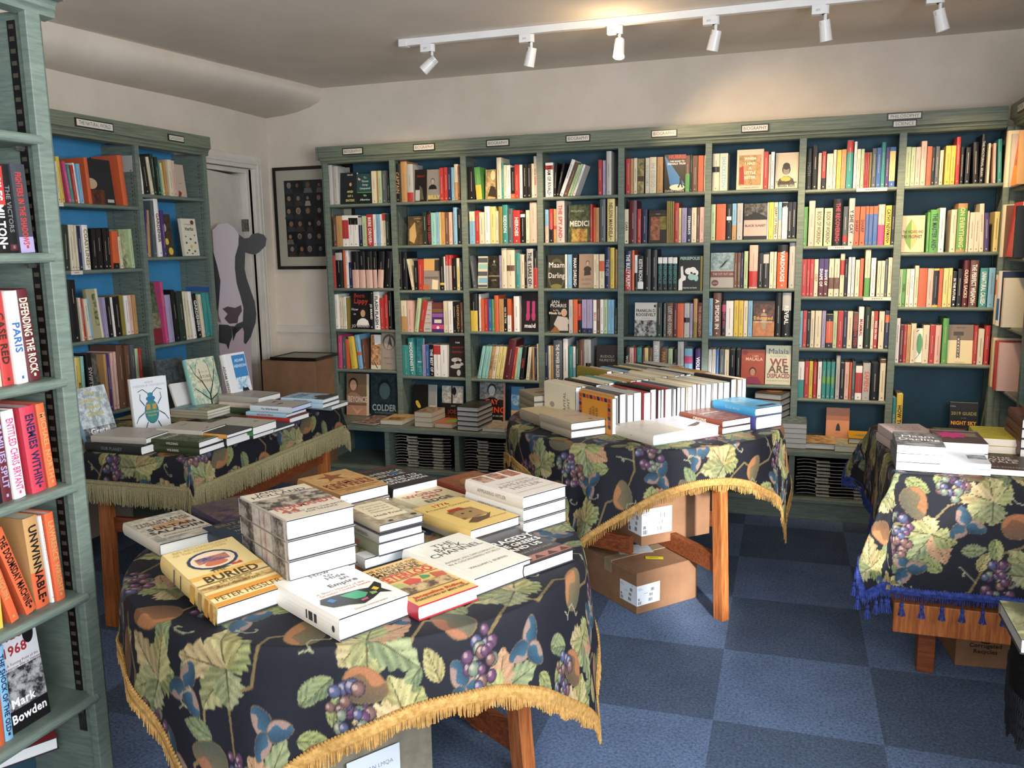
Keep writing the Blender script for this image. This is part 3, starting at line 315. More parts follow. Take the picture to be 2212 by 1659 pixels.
 (8, 1, [['S',0.504, 0.025, 0.199,0,'v', ''], ['S',0.53, 0.0206, 0.196,0,'v', ''], ['S',0.552, 0.0234, 0.196,0,'p', ''], ['S',0.576, 0.0266, 0.224,0,'p', ''], ['S',0.606, 0.0232, 0.197,0,'O', ''], ['S',0.63, 0.0151, 0.192,0,'K', ''], ['S',0.647, 0.0174, 0.195,0,'S', ''], ['S',0.667, 0.0164, 0.175,0,'C', ''], ['S',0.691, 0.0253, 0.195,0,'Y', ''], ['S',0.718, 0.0219, 0.196,0,'Y', ''], ['S',0.742, 0.0186, 0.236, -0.7, 'R', ''], ['S',0.765, 0.0139, 0.187, -0.6, 'K', ''], ['S',0.788, 0.0208, 0.183, -0.3, 'K', ''], ['S',0.825, 0.0252, 0.207, -2.3, 'K', ''], ['S',0.853, 0.0183, 0.244, 0.6, 'K', 'THE NOCTURNAL BRAIN|g'], ['S',0.887, 0.0105, 0.198, -0.3, 'C', ''], ['S',0.916, 0.0122, 0.197, -2.4, 'p', ''], ['S',0.937, 0.0181, 0.216, -2.6, 'T', '']]),
 (8, 2, [['F', 0.506, 0.1103, 0.192,0,'wizard', ''], ['S',0.626, 0.0125, 0.207,0,'V', ''], ['S',0.639, 0.042, 0.22,0,'V', 'THE MASTER AND|D'], ['S',0.682, 0.0275, 0.228,0,'W', ''], ['S',0.737, 0.0268, 0.218,0,'C', ''], ['S',0.766, 0.044, 0.248,0,'n#V.1-.95', 'ON EVERYTHING|y'], ['S',0.812, 0.0098, 0.209,0,'C', ''], ['S',0.824, 0.0247, 0.201,0,'C', ''], ['S',0.849, 0.0241, 0.201,0,'C', ''], ['S',0.875, 0.0217, 0.244, -2.3, 'C', ''], ['S',0.898, 0.0203, 0.197, -2.3, 'U', ''], ['S',0.937, 0.0224, 0.202,0,'y', '']]),
 (8, 3, [['S',0.501, 0.0203, 0.199,0,'v', ''], ['S',0.522, 0.0164, 0.2,0,'V', 'WHEN|K'], ['S',0.54, 0.018, 0.2,0,'C', ''], ['S',0.559, 0.0201, 0.2,0,'W', ''], ['S',0.581, 0.0189, 0.217,0,'C', ''], ['S',0.601, 0.0394, 0.203,0,'O', ''], ['S',0.642, 0.0274, 0.202,0,'p', ''], ['S',0.67, 0.0267, 0.201,0,'Y#K.05-.95', ''], ['S',0.698, 0.0181, 0.2,0,'O', ''], ['S',0.718, 0.0239, 0.202,0,'y', ''], ['S',0.743, 0.018, 0.203,0,'y', ''], ['S',0.763, 0.0195, 0.185,0,'K', 'IN THE FUTURE|W'], ['S',0.787, 0.0216, 0.197,0,'K', ''], ['S',0.811, 0.0262, 0.243,0,'M', 'OLIVER SACKS|C'], ['S',0.841, 0.0391, 0.243,0,'m', 'THE PERFECT WEAPON|W'], ['S',0.89, 0.0352, 0.202,0,'T', 'UNNATURAL CAUSES|W'], ['S',0.929, 0.0294, 0.203,0,'b', '']]),
 (8, 4, [['S',0.502, 0.021, 0.241,0,'W', ''], ['S',0.525, 0.0182, 0.204,0,'M', ''], ['S',0.544, 0.0149, 0.204,0,'R', ''], ['S',0.56, 0.0181, 0.204,0,'n', ''], ['S',0.579, 0.0241, 0.213,0,'C', ''], ['F', 0.602, 0.0355, 0.184,0,'greenart', ''], ['S',0.638, 0.0304, 0.204,0,'C', ''], ['S',0.671, 0.0243, 0.205,0,'R', ''], ['S',0.696, 0.0286, 0.206,0,'p', ''], ['S',0.731, 0.0279, 0.242,0,'V', ''], ['F', 0.76, 0.1194, 0.206,0,'exactly', ''], ['S',0.881, 0.0173, 0.206,0,'R', ''], ['S',0.9, 0.0288, 0.187,0,'C', ''], ['S',0.932, 0.0235, 0.206,0,'R', '']]),
 (1, 6, [['F', -2.868, 0.1601, 0.281,0,'beyonce', ''], ['F', -2.685, 0.1967, 0.286,0,'colder', '']]),
 (2, 6, [['F', -2.371, 0.1033, 0.226,0,'flower', ''], ['F', -2.264, 0.0504, 0.225,0,'greycover', ''], ['F', -2.17, 0.1423, 0.223,0,'statue', '']]),
 (3, 6, [['F', -1.912, 0.1698, 0.267,0,'gay', ''], ['F', -1.697, 0.0797, 0.233,0,'wendy', '']]),
 (8, 6, [['S',0.506, 0.018, 0.259,0,'T', 'WE ROBOT|g'], ['S',0.526, 0.032, 0.279,0,'Y', 'HOW TO BE|K'], ['F', 0.792, 0.1369, 0.24,0,'nightsky', '']]),
 (7, 6, [['F', 0.17, 0.122, 0.183,0,'orangebell', '']]),
]
LEFT = [
 ('A', 1, [['S',3.174, 0.017, 0.186, -1.9, 'C', ''], ['S',3.195, 0.0203, 0.209, -3.5, 'Y', ''], ['S',3.233, 0.0188, 0.189, -6.1, 'P', ''], ['S',3.255, 0.0158, 0.178, -4.7, 'T', ''], ['S',3.273, 0.0178, 0.177, -3.6, 'R', ''], ['S',3.293, 0.0103, 0.188, -4.6, 'W', ''], ['S',3.305, 0.0207, 0.185, -3.4, 'b', ''], ['S',3.36, 0.0219, 0.219, -2.7, 'O', ''], ['F', 3.385, 0.1576, 0.221,0,'dog', ''], ['S',3.591, 0.0331, 0.251, -4.2, 'O', ''], ['S',3.681, 0.0206, 0.258, -3.9, 'g', '']]),
 ('B', 1, [['S',3.704, 0.0308, 0.189, -0.2, 'W', ''], ['S',3.74, 0.043, 0.194, -5.9, 'K', ''], ['S',3.789, 0.0191, 0.195, -6.7, 'C', ''], ['S',3.813, 0.0241, 0.214, -2.9, 'D', ''], ['S',3.841, 0.0227, 0.2, -3.1, 'D', ''], ['S',3.867, 0.0172, 0.18, -4.3, 'T', ''], ['S',3.887, 0.019, 0.173, -4.8, 'y', ''], ['S',3.909, 0.0192, 0.189, -2.9, 'n', ''], ['S',3.935, 0.0287, 0.194, -1.9, 'C', ''], ['S',3.968, 0.0239, 0.192, -2.1, 'p', ''], ['F', 3.998, 0.0876, 0.178,0,'redshoe', '']]),
 ('A', 2, [['S',3.167, 0.0455, 0.213, 2.9, 'D', ''], ['S',3.215, 0.019, 0.214, 0.6, 'C', ''], ['S',3.236, 0.016, 0.214, 0.5, 'C', ''], ['S',3.254, 0.0129, 0.212, 0.4, 'C', ''], ['S',3.27, 0.0208, 0.21, 0.8, 'N', ''], ['S',3.302, 0.0351, 0.215, -0.0, 'W', 'COASTLINES|l'], ['S',3.345, 0.0283, 0.196, 1.1, 'K', ''], ['S',3.379, 0.0329, 0.197, 1.0, 'K', ''], ['S',3.417, 0.0285, 0.2, 1.3, 'K', ''], ['S',3.448, 0.0169, 0.203, 1.9, 'K', ''], ['S',3.476, 0.0415, 0.188, 1.4, 'O/K.85', ''], ['S',3.535, 0.019, 0.161, -3.0, 'C', ''], ['F', 3.56, 0.0438, 0.197,0,'wheat', ''], ['S',3.611, 0.0219, 0.2, -2.2, 'v', '']]),
 ('B', 2, [['S',3.714, 0.0133, 0.245, 3.9, 'U', ''], ['S',3.729, 0.0237, 0.245, 2.1, 'n', ''], ['S',3.769, 0.0241, 0.296, 0.5, 'S', ''], ['S',3.813, 0.0345, 0.308, -1.8, 'W', 'GARDENER|m'], ['S',3.852, 0.025, 0.249, -1.3, 'U', ''], ['F', 3.88, 0.0713, 0.229,0,'daffodil', ''], ['F', 4.035, 0.123, 0.21,0,'herbs', '']]),
 ('A', 3, [['S',3.188, 0.0475, 0.295, -0.7, 'K', ''], ['S',3.237, 0.0138, 0.209, -1.6, 'C', ''], ['S',3.253, 0.018, 0.205, -2.6, 'R', ''], ['S',3.274, 0.021, 0.201, -2.9, 'C', ''], ['S',3.297, 0.0163, 0.203, -2.9, 'b', ''], ['F', 3.315, 0.0707, 0.245,0,'treecover', ''], ['S',3.391, 0.0192, 0.202, -1.8, 'u', ''], ['S',3.413, 0.0261, 0.201, -1.9, 'K', ''], ['S',3.441, 0.0128, 0.199, -2.1, 'W', ''], ['S',3.458, 0.0389, 0.2, -1.7, 'K', ''], ['S',3.501, 0.0256, 0.204, -1.4, 'l', ''], ['S',3.529, 0.0251, 0.202, -1.1, 'W', ''], ['S',3.557, 0.023, 0.202, -0.8, 'p', ''], ['S',3.583, 0.0241, 0.203, -0.8, 'n', '']]),
 ('B', 3, [['F', 3.714, 0.0896, 0.334,0,'garden', ''], ['S',3.809, 0.0212, 0.336, -2.8, 'P', ''], ['S',3.837, 0.0449, 0.261, -3.0, 'u', ''], ['S',3.898, 0.0312, 0.286, -3.9, 'K', ''], ['S',3.933, 0.0504, 0.274, -3.0, 'D', ''], ['S',3.987, 0.0227, 0.272, -3.3, 'C', ''], ['S',4.013, 0.023, 0.268, -3.6, 'C', ''], ['S',4.041, 0.029, 0.27, -5.6, 'W', ''], ['S',4.077, 0.0374, 0.255, -6.9, 'K', 'GARDENING|W'], ['S',4.12, 0.0269, 0.249, -4.4, 'C', ''], ['S',4.152, 0.0354, 0.257, -4.2, 'T', ''], ['S',4.193, 0.0287, 0.255, -6.2, 'T', ''], ['S',4.23, 0.026, 0.29, -6.1, 'B', '']]),
 ('A', 4, [['S',3.166, 0.0191, 0.296, 2.5, 'y', ''], ['S',3.188, 0.0214, 0.294, 1.1, 'Y', 'BUZZ|K'], ['S',3.212, 0.0189, 0.296, 1.4, 't', ''], ['S',3.247, 0.0356, 0.303, -0.3, 'K', 'SWIFTS IN A|g'], ['F', 3.286, 0.0612, 0.297,0,'nest', ''], ['S',3.353, 0.0178, 0.291, -0.0, 'n', ''], ['S',3.378, 0.0226, 0.29, 0.1, 'U', ''], ['S',3.405, 0.0182, 0.29, 0.6, 'p', ''], ['S',3.427, 0.0169, 0.293, 0.6, 'p', ''], ['S',3.45, 0.042, 0.323, 0.3, 'm', ''], ['S',3.495, 0.0325, 0.318, 0.9, 'm', ''], ['S',3.533, 0.0306, 0.317, 0.8, 'S', ''], ['S',3.567, 0.0228, 0.293, 0.5, 'v', ''], ['S',3.594, 0.0198, 0.293, 0.1, 'R', '']]),
 ('B', 4, [['S',3.7, 0.04, 0.18, 5.0, 'M', ''], ['S',3.744, 0.0318, 0.174, 4.9, 'P', ''], ['S',3.779, 0.0206, 0.212, 5.4, 'V', '']]),
]
NEAR = [(0, [['S',1.33, 0.034, 0.215, 24.0, 'K#M.3-.5', '']]), (1, [['S',1.45, 0.0229, 0.191, 0.1, 'R#K.4-1', ''], ['S',1.473, 0.0374, 0.194, -0.7, 'R/K.45', 'GILES MILTON|W'], ['S',1.513, 0.0201, 0.198, -1.3, 'K#M.9-.97', 'THE VICTORS|G'], ['S',1.535, 0.0397, 0.201, -1.9, '3c3f44#u.82-1', 'FIGHTERS IN THE SHADOWS|R']]), (2, [['S',1.411, 0.0425, 0.219, -0.8, 'C', 'HITLER|b'], ['S',1.456, 0.0308, 0.216, -2.1, 'R', 'CASE RED|h'], ['S',1.488, 0.0326, 0.215, -1.9, 'W', 'PARIS|B'], ['S',1.527, 0.0357, 0.217, -3.9, 'M', 'DEFENDING THE ROCK|C']]), (3, [['S',1.386, 0.0315, 0.216, -0.9, 'K', ''], ['S',1.419, 0.0266, 0.211, -1.9, 'M', 'FAMILIES SPLIT|u'], ['S',1.447, 0.0317, 0.21, -2.9, 'W', 'ENTITLED CHRIS BRYANT|P'], ['S',1.494, 0.0423, 0.21, -3.3, 'c23a4c', 'ENEMIES WITHIN|N'], ['S',1.537, 0.0078, 0.208, -3.5, 'W', ''], ['S',1.547, 0.0243, 0.209, -3.8, 'O', 'MICHAEL NORTH|n']]), (4, [['S',1.353, 0.0283, 0.118, 1.2, 'Y', ''], ['S',1.402, 0.0222, 0.202, -13.9, 'O', 'PENGUIN|n'], ['S',1.448, 0.03, 0.235, -16.7, 'O', 'THE DOOMSDAY MACHINE|K'], ['S',1.48, 0.0396, 0.23, -3.0, 'n/O.6', 'UNWINNABLE|K'], ['S',1.523, 0.0082, 0.225, -3.3, 'W', ''], ['S',1.533, 0.0261, 0.227, -3.0, 'O', 'LAWRENCE WRIGHT|n']]), (5, [['S',1.322, 0.0322, 0.252, 1.5, 'O', ''], ['S',1.358, 0.0221, 0.232, 0.3, 'b', 'THE SHOCK OF THE OLD|N'], ['F', 1.382, 0.1093, 0.265,0,'hue', '']])]
RIGHT = [(0, [['S',-4.9, 0.045, 0.27, 0, 'C', ''], ['S',-4.85, 0.03, 0.25, 0, 'g', ''], ['F', -4.815, 0.16, 0.24, 0, 'orangevk', ''], ['S',-4.64, 0.03, 0.24, 0, 'n', '']]), (1, [['S',-4.92, 0.04, 0.235, 0, 'S', ''], ['S',-4.875, 0.035, 0.255, 0, 'C', ''], ['S',-4.838, 0.03, 0.25, 0, 'm', ''], ['F', -4.8, 0.17, 0.26, 0, 'redcover', ''], ['S',-4.61, 0.03, 0.24, 0, 'K', '']]), (2, [['S',-4.91, 0.03, 0.25, 0, 'C#O.1-.4', ''], ['S',-4.878, 0.022, 0.25, 0, 'D', ''], ['S',-4.852, 0.055, 0.27, 0, 'W#B.5-.9', ''], ['S',-4.79, 0.03, 0.27, 0, 'N', ''], ['S',-4.75, 0.035, 0.24, 0, 'C', '']]), (3, [['S',-4.92, 0.028, 0.25, 0, 'n', ''], ['S',-4.89, 0.022, 0.25, 0, 'C', ''], ['S',-4.866, 0.03, 0.24, 0, 'S', ''], ['S',-4.834, 0.02, 0.24, 0, 'u', ''], ['S',-4.812, 0.035, 0.245, 0, 'R', ''], ['S',-4.772, 0.03, 0.24, 0, 'p', '']])]
LYING_REST = [
 {'F': (-2.34, 2.537), 'z': 0.729, 'ang': 88, 'W_': 0.2, 'L_': 0.28, 'T': 0.034, 'cover': '1b1c1f', 'label': 'black hardback titled OUR PLANET at the table corner', 'title': 'OUR PLANET', 'tcol': 'G', 'page': 'd8d8d4'},
 {'z': 0.765, 'ang': 94, 'W_': 0.17, 'L_': 0.25, 'T': 0.024, 'cover': 'a9a298', 'label': 'pale grey hardback lying on the book OUR PLANET', 'page': 'd8d6d0', 'design': 'b b0a89e;t .4 .3 .05 3a3a3a LIMITS;t .6 .25 .04 5a5a5a MICHAEL', 'F': (-2.342, 2.568)},
 {'F': (-2.122, 2.595), 'z': 0.729, 'ang': 88, 'W_': 0.158, 'L_': 0.24, 'T': 0.025, 'count': 2, 'cover': '2c3620', 'label': 'dark green woodland hardback titled WILDING', 'title': 'WILDING', 'tcol': 'g', 'page': 'd4d4d0', 'group': 'Wilding hardbacks', 'design': 'n 0 0 1 1 26301c 66704a;T .5 .7 .16 c8c8bc WILDING;r .0 0 1 .02 c8c8bc'},
 {'z': 0.729, 'ang': 91, 'W_': 0.15, 'L_': 0.22, 'T': 0.033, 'count': 2, 'cover': 'b5ac9e', 'label': 'cream grey hardback behind the woodland pair', 'page': 'd6d4ce', 'group': 'cream grey hardbacks', 'design': 'b b8b0a2;p 3a302a .3 .1 .5 .16 .52 .12;t .6 .7 .06 6a6258 THE BIRD', 'F': (-2.191, 2.703)},
 {'F': (-2.107, 2.739), 'z': 0.729, 'ang': 87, 'W_': 0.15, 'L_': 0.235, 'T': 0.042, 'cover': '1c1918', 'label': 'thick black hardback beside the woodland pair', 'title': 'THE OVERSTORY', 'tcol': 'n', 'page': 'd9d9d6'},
 {'z': 0.772, 'ang': 87, 'W_': 0.155, 'L_': 0.24, 'T': 0.016, 'cover': '38322a', 'spine': 'c98a3c', 'label': 'thin dark hardback with an orange spine on the black one', 'page': 'd9d9d6', 'design': 'b 38322a;t .5 .3 .05 6a6258 BEES', 'F': (-2.077, 2.703)},
 {'F': (-2.085, 2.879), 'z': 0.729, 'ang': 87, 'W_': 0.155, 'L_': 0.235, 'T': 0.02, 'cover': '22302a', 'label': 'dark green hardback under the green spined one', 'page': 'dcdcd8'},
 {'z': 0.75, 'ang': 87, 'W_': 0.155, 'L_': 0.235, 'T': 0.034, 'cover': 'c9c5b8', 'spine': '1f7a3c', 'label': 'cream hardback with a bright green spine', 'page': 'dcdcd8', 'design': 'b bcb6a6;p 5a6a48 .6 .3 .7 .36 .78 .3 .72 .25;t .4 .5 .06 6a6258 THE SEEDS', 'F': (-2.073, 2.865)},
 {'F': (-2.08, 3.016), 'z': 0.729, 'ang': 87, 'W_': 0.15, 'L_': 0.22, 'T': 0.014, 'cover': '1c1c1e', 'label': 'thin black hardback in front of 365 Days Wild', 'page': 'dcdcd8'},
 {'F': (-2.122, 3.202), 'z': 0.729, 'ang': 87, 'W_': 0.15, 'L_': 0.23, 'T': 0.024, 'cover': 'a82c26', 'label': 'red spined hardback under 365 Days Wild', 'page': 'dedede'},
 {'z': 0.755, 'ang': 87, 'W_': 0.155, 'L_': 0.22, 'T': 0.016, 'cover': '9fbccb', 'label': 'pale blue hardback titled 365 DAYS WILD', 'title': '365 DAYS WILD', 'tcol': 'R', 'page': 'd4d8e0', 'tsize': 0.75, 'F': (-2.134, 3.195)},
 {'z': 0.772, 'ang': 88, 'W_': 0.155, 'L_': 0.225, 'T': 0.024, 'cover': 'b9b6b2', 'spine': 'bfc4c8', 'label': 'white hardback titled The Wild Remedy', 'title': 'The Wild Remedy', 'tcol': 'S', 'page': 'bcc6e2', 'design': 'b b4b0aa;p 3a3430 .2 .5 .5 .55 .6 .5 .5 .45;p 3a3430 .4 .7 .7 .78 .8 .7', 'F': (-2.126, 3.228)},
 {'F': (-2.098, 3.521), 'z': 0.729, 'ang': 87, 'W_': 0.15, 'L_': 0.225, 'T': 0.022, 'cover': '8a9292', 'label': 'grey hardback at the back edge under the Dream Horse pair', 'page': 'dcdcd4'},
 {'z': 0.752, 'ang': 88, 'W_': 0.15, 'L_': 0.23, 'T': 0.021, 'count': 2, 'cover': 'a9c2d2', 'label': 'sky blue hardback titled DREAM HORSE', 'title': 'DREAM HORSE', 'tcol': 'x', 'page': 'e4e4e2', 'group': 'Dream Horse hardbacks', 'design': 'n 0 0 1 1 6fa0c4 bcd0dc;r 0 0 1 .22 2f3a26;p 5a2c1c .2 .1 .3 .3 .45 .4 .7 .36 .8 .2 .7 .1 .6 .22 .4 .22 .35 .1;T .5 .75 .14 4a7a98 DREAM;T .5 .62 .14 4a7a98 HORSE', 'F': (-2.099, 3.445)},
 {'z': 0.729, 'ang': 87, 'W_': 0.155, 'L_': 0.23, 'T': 0.028, 'cover': '36452c', 'label': 'dark green hardback at the bottom below the white bird book', 'page': 'dcdcd4', 'F': (-2.377, 3.34)},
 {'z': 0.758, 'ang': 86, 'W_': 0.155, 'L_': 0.235, 'T': 0.022, 'cover': 'b8a898', 'spine': 'c4b6a6', 'label': 'pale hardback with a red bird on its spine', 'title': '- - -', 'tcol': 'R', 'page': 'dcdcd4', 'F': (-2.377, 3.34)},
 {'z': 0.781, 'ang': 84, 'W_': 0.16, 'L_': 0.24, 'T': 0.03, 'cover': 'a69e94', 'label': 'large pale hardback with dark flecks, top of the rear pile', 'page': 'dcdcd4', 'design': 'b a8a096;p 3a3430 .3 .3 .4 .34 .42 .3;p 3a3430 .6 .6 .7 .64 .72 .6;p 3a3430 .2 .75 .3 .78 .32 .74', 'F': (-2.377, 3.34)},
 {'F': (-2.551, 3.191), 'z': 0.729, 'ang': 88, 'W_': 0.16, 'L_': 0.215, 'T': 0.012, 'count': 3, 'hard': False, 'cover': 'a8a088', 'label': 'landscape photo paperback with blue water', 'page': 'd0ccc0', 'group': 'landscape paperbacks', 'design': 'n 0 .4 1 1 4a7a90 9ab0b0;n 0 0 1 .4 6a6a40 b0a888'},
 {'F': (-0.838, 3.218), 'z': 0.729, 'ang': 46, 'W_': 0.165, 'L_': 0.25, 'T': 0.031, 'count': 2, 'cover': 'c2ae90', 'spine': 'a89a86', 'label': 'cream hardback lettered WALLENBERG in front of the upright rows', 'page': 'f0f4f4', 'group': 'Wallenberg hardbacks', 'design': 'b c4b092;t .5 .6 .07 9a6a4a RAOUL;t .5 .5 .07 9a6a4a WALLENBERG;e .7 .15 .06 .03 6a5038'},
 {'z': 0.729, 'ang': 44, 'W_': 0.15, 'L_': 0.24, 'T': 0.046, 'cover': 'cdb88e', 'spine': '9d907a', 'label': 'thick cream hardback at the left corner of the upright rows', 'page': 'e0dccc', 'design': 'b cdb88e;t .5 .7 .06 9a8050 COLLECTED', 'F': (-0.996, 3.387)},
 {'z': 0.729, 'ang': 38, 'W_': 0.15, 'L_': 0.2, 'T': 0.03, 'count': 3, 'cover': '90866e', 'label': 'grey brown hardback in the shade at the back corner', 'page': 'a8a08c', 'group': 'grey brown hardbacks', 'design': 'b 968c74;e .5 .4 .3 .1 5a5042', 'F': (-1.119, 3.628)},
 {'F': (-0.506, 3.18), 'z': 0.729, 'ang': 49, 'W_': 0.165, 'L_': 0.25, 'T': 0.041, 'cover': 'd4cabb', 'board': '86bfb2', 'label': 'cream hardback with a turquoise board edge, at the very front', 'page': 'f0f8f6', 'design': 'b d4cabb;t .4 .7 .08 9a9080 A LONG;t .5 .6 .08 9a9080 PETAL', 'title': '-', 'tcol': 'G'},
 {'F': (-0.391, 3.3), 'z': 0.729, 'ang': 49, 'W_': 0.165, 'L_': 0.25, 'T': 0.04, 'cover': 'd6d2d8', 'board': 'b87884', 'label': 'white hardback with a brown feather on its cover', 'page': 'f4f6f8', 'design': 'b dcd8de;p 5a4438 .3 .25 .5 .32 .85 .42 .9 .38 .7 .26 .5 .2;t .5 .8 .07 8a8a90 H IS FOR;t .5 .7 .07 8a8a90 HAWK'},
 {'F': (-0.271, 3.442), 'z': 0.729, 'ang': 49, 'W_': 0.16, 'L_': 0.25, 'T': 0.027, 'count': 2, 'cover': '7a4030', 'label': 'brown rock patterned hardback titled ORIGINS', 'title': 'ORIGINS', 'tcol': 'C', 'page': 'f4f4f4', 'group': 'Origins hardbacks', 'tsize': 0.7, 'design': 'n 0 0 1 1 5a2c20 9a5a40;T .5 .6 .13 d8ccc0 ORIGINS;t .5 .48 .07 d8ccc0 HOW THE EARTH;t .5 .12 .06 d8ccc0 LEWIS DARTNELL'},
 {'F': (-0.146, 3.564), 'z': 0.729, 'ang': 49, 'W_': 0.15, 'L_': 0.24, 'T': 0.054, 'cover': '4a4a86', 'label': 'thick purple blue hardback under the bright blue one', 'page': 'f6f6f6'},
 {'z': 0.784, 'ang': 48, 'W_': 0.155, 'L_': 0.25, 'T': 0.033, 'cover': '3f93bf', 'label': 'bright blue hardback with a dark strip on its cover', 'page': 'f6f6f6', 'title': 'BLUE MIND', 'tcol': 'b', 'design': 'b 4a9fc8;r .3 .08 .95 .2 25303a;n .1 .5 .9 .9 4a9fc8 8ac4dc', 'F': (-0.151, 3.569)},
 {'F': (0.328, 3.036), 'z': 0.729, 'ang': -1, 'W_': 0.147, 'L_': 0.215, 'T': 0.028, 'count': 3, 'hard': False, 'cover': '5a5d60', 'label': 'grey paperback titled Maam Darling in white script', 'page': 'dfe2e4', 'group': 'Maam Darling paperbacks', 'design': 'n 0 0 1 1 3c4044 74787c;t .5 .62 .24 W Maam;t .5 .4 .24 W Darling;e .5 .1 .3 .1 8a8c8e'},
 {'z': 0.729, 'ang': 13, 'W_': 0.15, 'L_': 0.2, 'T': 0.031, 'count': 2, 'hard': False, 'cover': 'b3a19e', 'label': 'mauve paperback titled 12 RULES FOR LIFE', 'page': 'd8ccbc', 'group': '12 Rules paperbacks', 'design': 'b b8a6a4;t .5 .62 .13 4a3a3c 12 RULES;t .5 .44 .13 4a3a3c FOR LIFE;t .5 .85 .07 6a5a5c JORDAN B. PETERSON;t .85 .1 .05 4a3a3c PB', 'F': (0.348, 3.303)},
 {'F': (0.46, 3.034), 'z': 0.729, 'ang': -1, 'W_': 0.15, 'L_': 0.2, 'T': 0.019, 'count': 2, 'hard': False, 'cover': 'd8d8dc', 'label': 'white paperback with a small photo corner, at the table front', 'page': 'f6f6f6', 'group': 'white paperbacks at the edge table', 'design': 'b e4e4e8;n .6 .3 .98 .6 3a3e44 9aa0a6;t .5 .8 .12 6a7078 BECOMING'},
 {'z': 0.729, 'ang': -1, 'W_': 0.155, 'L_': 0.21, 'T': 0.035, 'count': 2, 'hard': False, 'cover': '5a4650', 'label': 'purple brown paperback with a pink starburst sticker', 'page': 'f6f6f6', 'group': 'starburst paperbacks', 'design': 'b 4f3d46;r .5 .5 .9 .8 8a8060;r 0 .9 1 1 8a7a98;p e0218a .0 .5 .1 .66 .05 .74 .2 .76 .3 .84 .4 .76 .56 .8 .58 .68 .72 .62 .6 .52 .62 .4 .46 .42 .36 .32 .28 .42 .12 .36 .16 .48', 'F': (0.474, 3.186)},
 {'F': (0.63, 3.371), 'z': 0.729, 'ang': -1, 'W_': 0.158, 'L_': 0.22, 'T': 0.026, 'count': 2, 'hard': False, 'cover': 'c4b62f', 'label': 'yellow paperback covered with small black lettering', 'page': 'e8d8c8', 'group': 'yellow paperbacks', 'design': 'b c9bc38;t .5 .84 .09 6a6420 EVERYTHING;t .5 .70 .08 6a6420 I NEVER TOLD;t .5 .56 .09 6a6420 EVERYTHING;t .5 .42 .08 6a6420 I KNOW ABOUT;t .5 .28 .09 6a6420 LOVE'},
 {'F': (0.592, 3.052), 'z': 0.729, 'ang': -2, 'W_': 0.165, 'L_': 0.205, 'T': 0.02, 'cover': '45352f', 'hard': False, 'label': 'dark brown paperback titled THE WIFES TALE', 'page': 'f4f4f4', 'design': 'b 4a3a33;T .45 .76 .15 d8ccc0 THE;T .45 .6 .17 d8ccc0 WIFES;T .45 .44 .17 d8ccc0 TALE;t .5 .1 .11 d0b8a0 AIDA EDEMARIAM;r 0 0 .12 .5 c89a60'},
 {'F': (0.753, 3.312), 'z': 0.729, 'ang': -1, 'W_': 0.16, 'L_': 0.24, 'T': 0.034, 'count': 4, 'cover': '5a2f28', 'label': 'dark red hardback in the pile at the table end', 'page': 'e8e4e0', 'group': 'dark red hardbacks', 'design': 'b 6a352a;n 0 0 1 .5 3a2a28 8a4a38'},
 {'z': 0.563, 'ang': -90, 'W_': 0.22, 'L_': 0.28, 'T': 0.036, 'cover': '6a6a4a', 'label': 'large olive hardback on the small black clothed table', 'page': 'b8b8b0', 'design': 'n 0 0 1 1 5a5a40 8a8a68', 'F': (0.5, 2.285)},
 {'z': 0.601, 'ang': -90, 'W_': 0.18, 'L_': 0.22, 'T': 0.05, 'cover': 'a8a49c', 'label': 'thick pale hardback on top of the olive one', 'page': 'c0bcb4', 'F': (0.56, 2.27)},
 {'F': (-2.707, 4.769), 'z': 0.388, 'ang': -12, 'W_': 0.19, 'L_': 0.26, 'T': 0.007, 'hard': False, 'cover': '3a302c', 'label': 'thin glossy photo magazine at the left end of the bench', 'page': 'c8c0b4', 'design': 'n 0 0 1 1 2c2622 b89a88'},
 {'F': (-2.826, 5.009), 'z': 0.388, 'ang': 8, 'W_': 0.2, 'L_': 0.22, 'T': 0.008, 'hard': False, 'cover': 'b09a80', 'label': 'tan illustrated magazine behind the glossy one on the bench', 'page': 'c8c0b4', 'design': 'n 0 0 1 1 8a6a50 c8b090'},
 {'F': (-2.499, 4.777), 'z': 0.388, 'ang': 1, 'W_': 0.15, 'L_': 0.22, 'T': 0.026, 'cover': 'c49f60', 'label': 'tan book with a small picture lying on the bench', 'page': 'c4c2be', 'hard': False, 'design': 'b c8a468;n .2 .1 .9 .5 4a3a28 a88a58'},
 {'F': (-2.254, 4.765), 'z': 0.388, 'ang': -3, 'W_': 0.12, 'L_': 0.19, 'T': 0.03, 'count': 3, 'hard': False, 'cover': 'b07058', 'label': 'cream paged paperback in the small bench pile', 'page': 'b8b2a4', 'group': 'cream paged paperbacks', 'design': 'n 0 0 1 1 5a6040 b08a78'},
 {'F': (-2.121, 4.77), 'z': 0.388, 'ang': -2, 'W_': 0.118, 'L_': 0.18, 'T': 0.027, 'hard': False, 'cover': 'b0603a', 'label': 'small paperback with a green starburst sticker', 'page': 'b8a898', 'design': 'b b0683c;p 3fb83a .3 .4 .5 .6 .45 .7 .7 .72 .95 .66 .98 .5 .9 .4 .6 .34'},
 {'F': (-1.952, 4.729), 'z': 0.388, 'ang': -4, 'W_': 0.14, 'L_': 0.22, 'T': 0.0285, 'count': 5, 'cover': '23211e', 'label': 'black hardback with grey page edges on the bench', 'page': 'b4b4b2', 'group': 'black bench hardbacks', 'design': 'b 26241f;t .5 .7 .14 6a6a4a BRINGING;t .5 .5 .14 6a6a4a MAGGIE'},
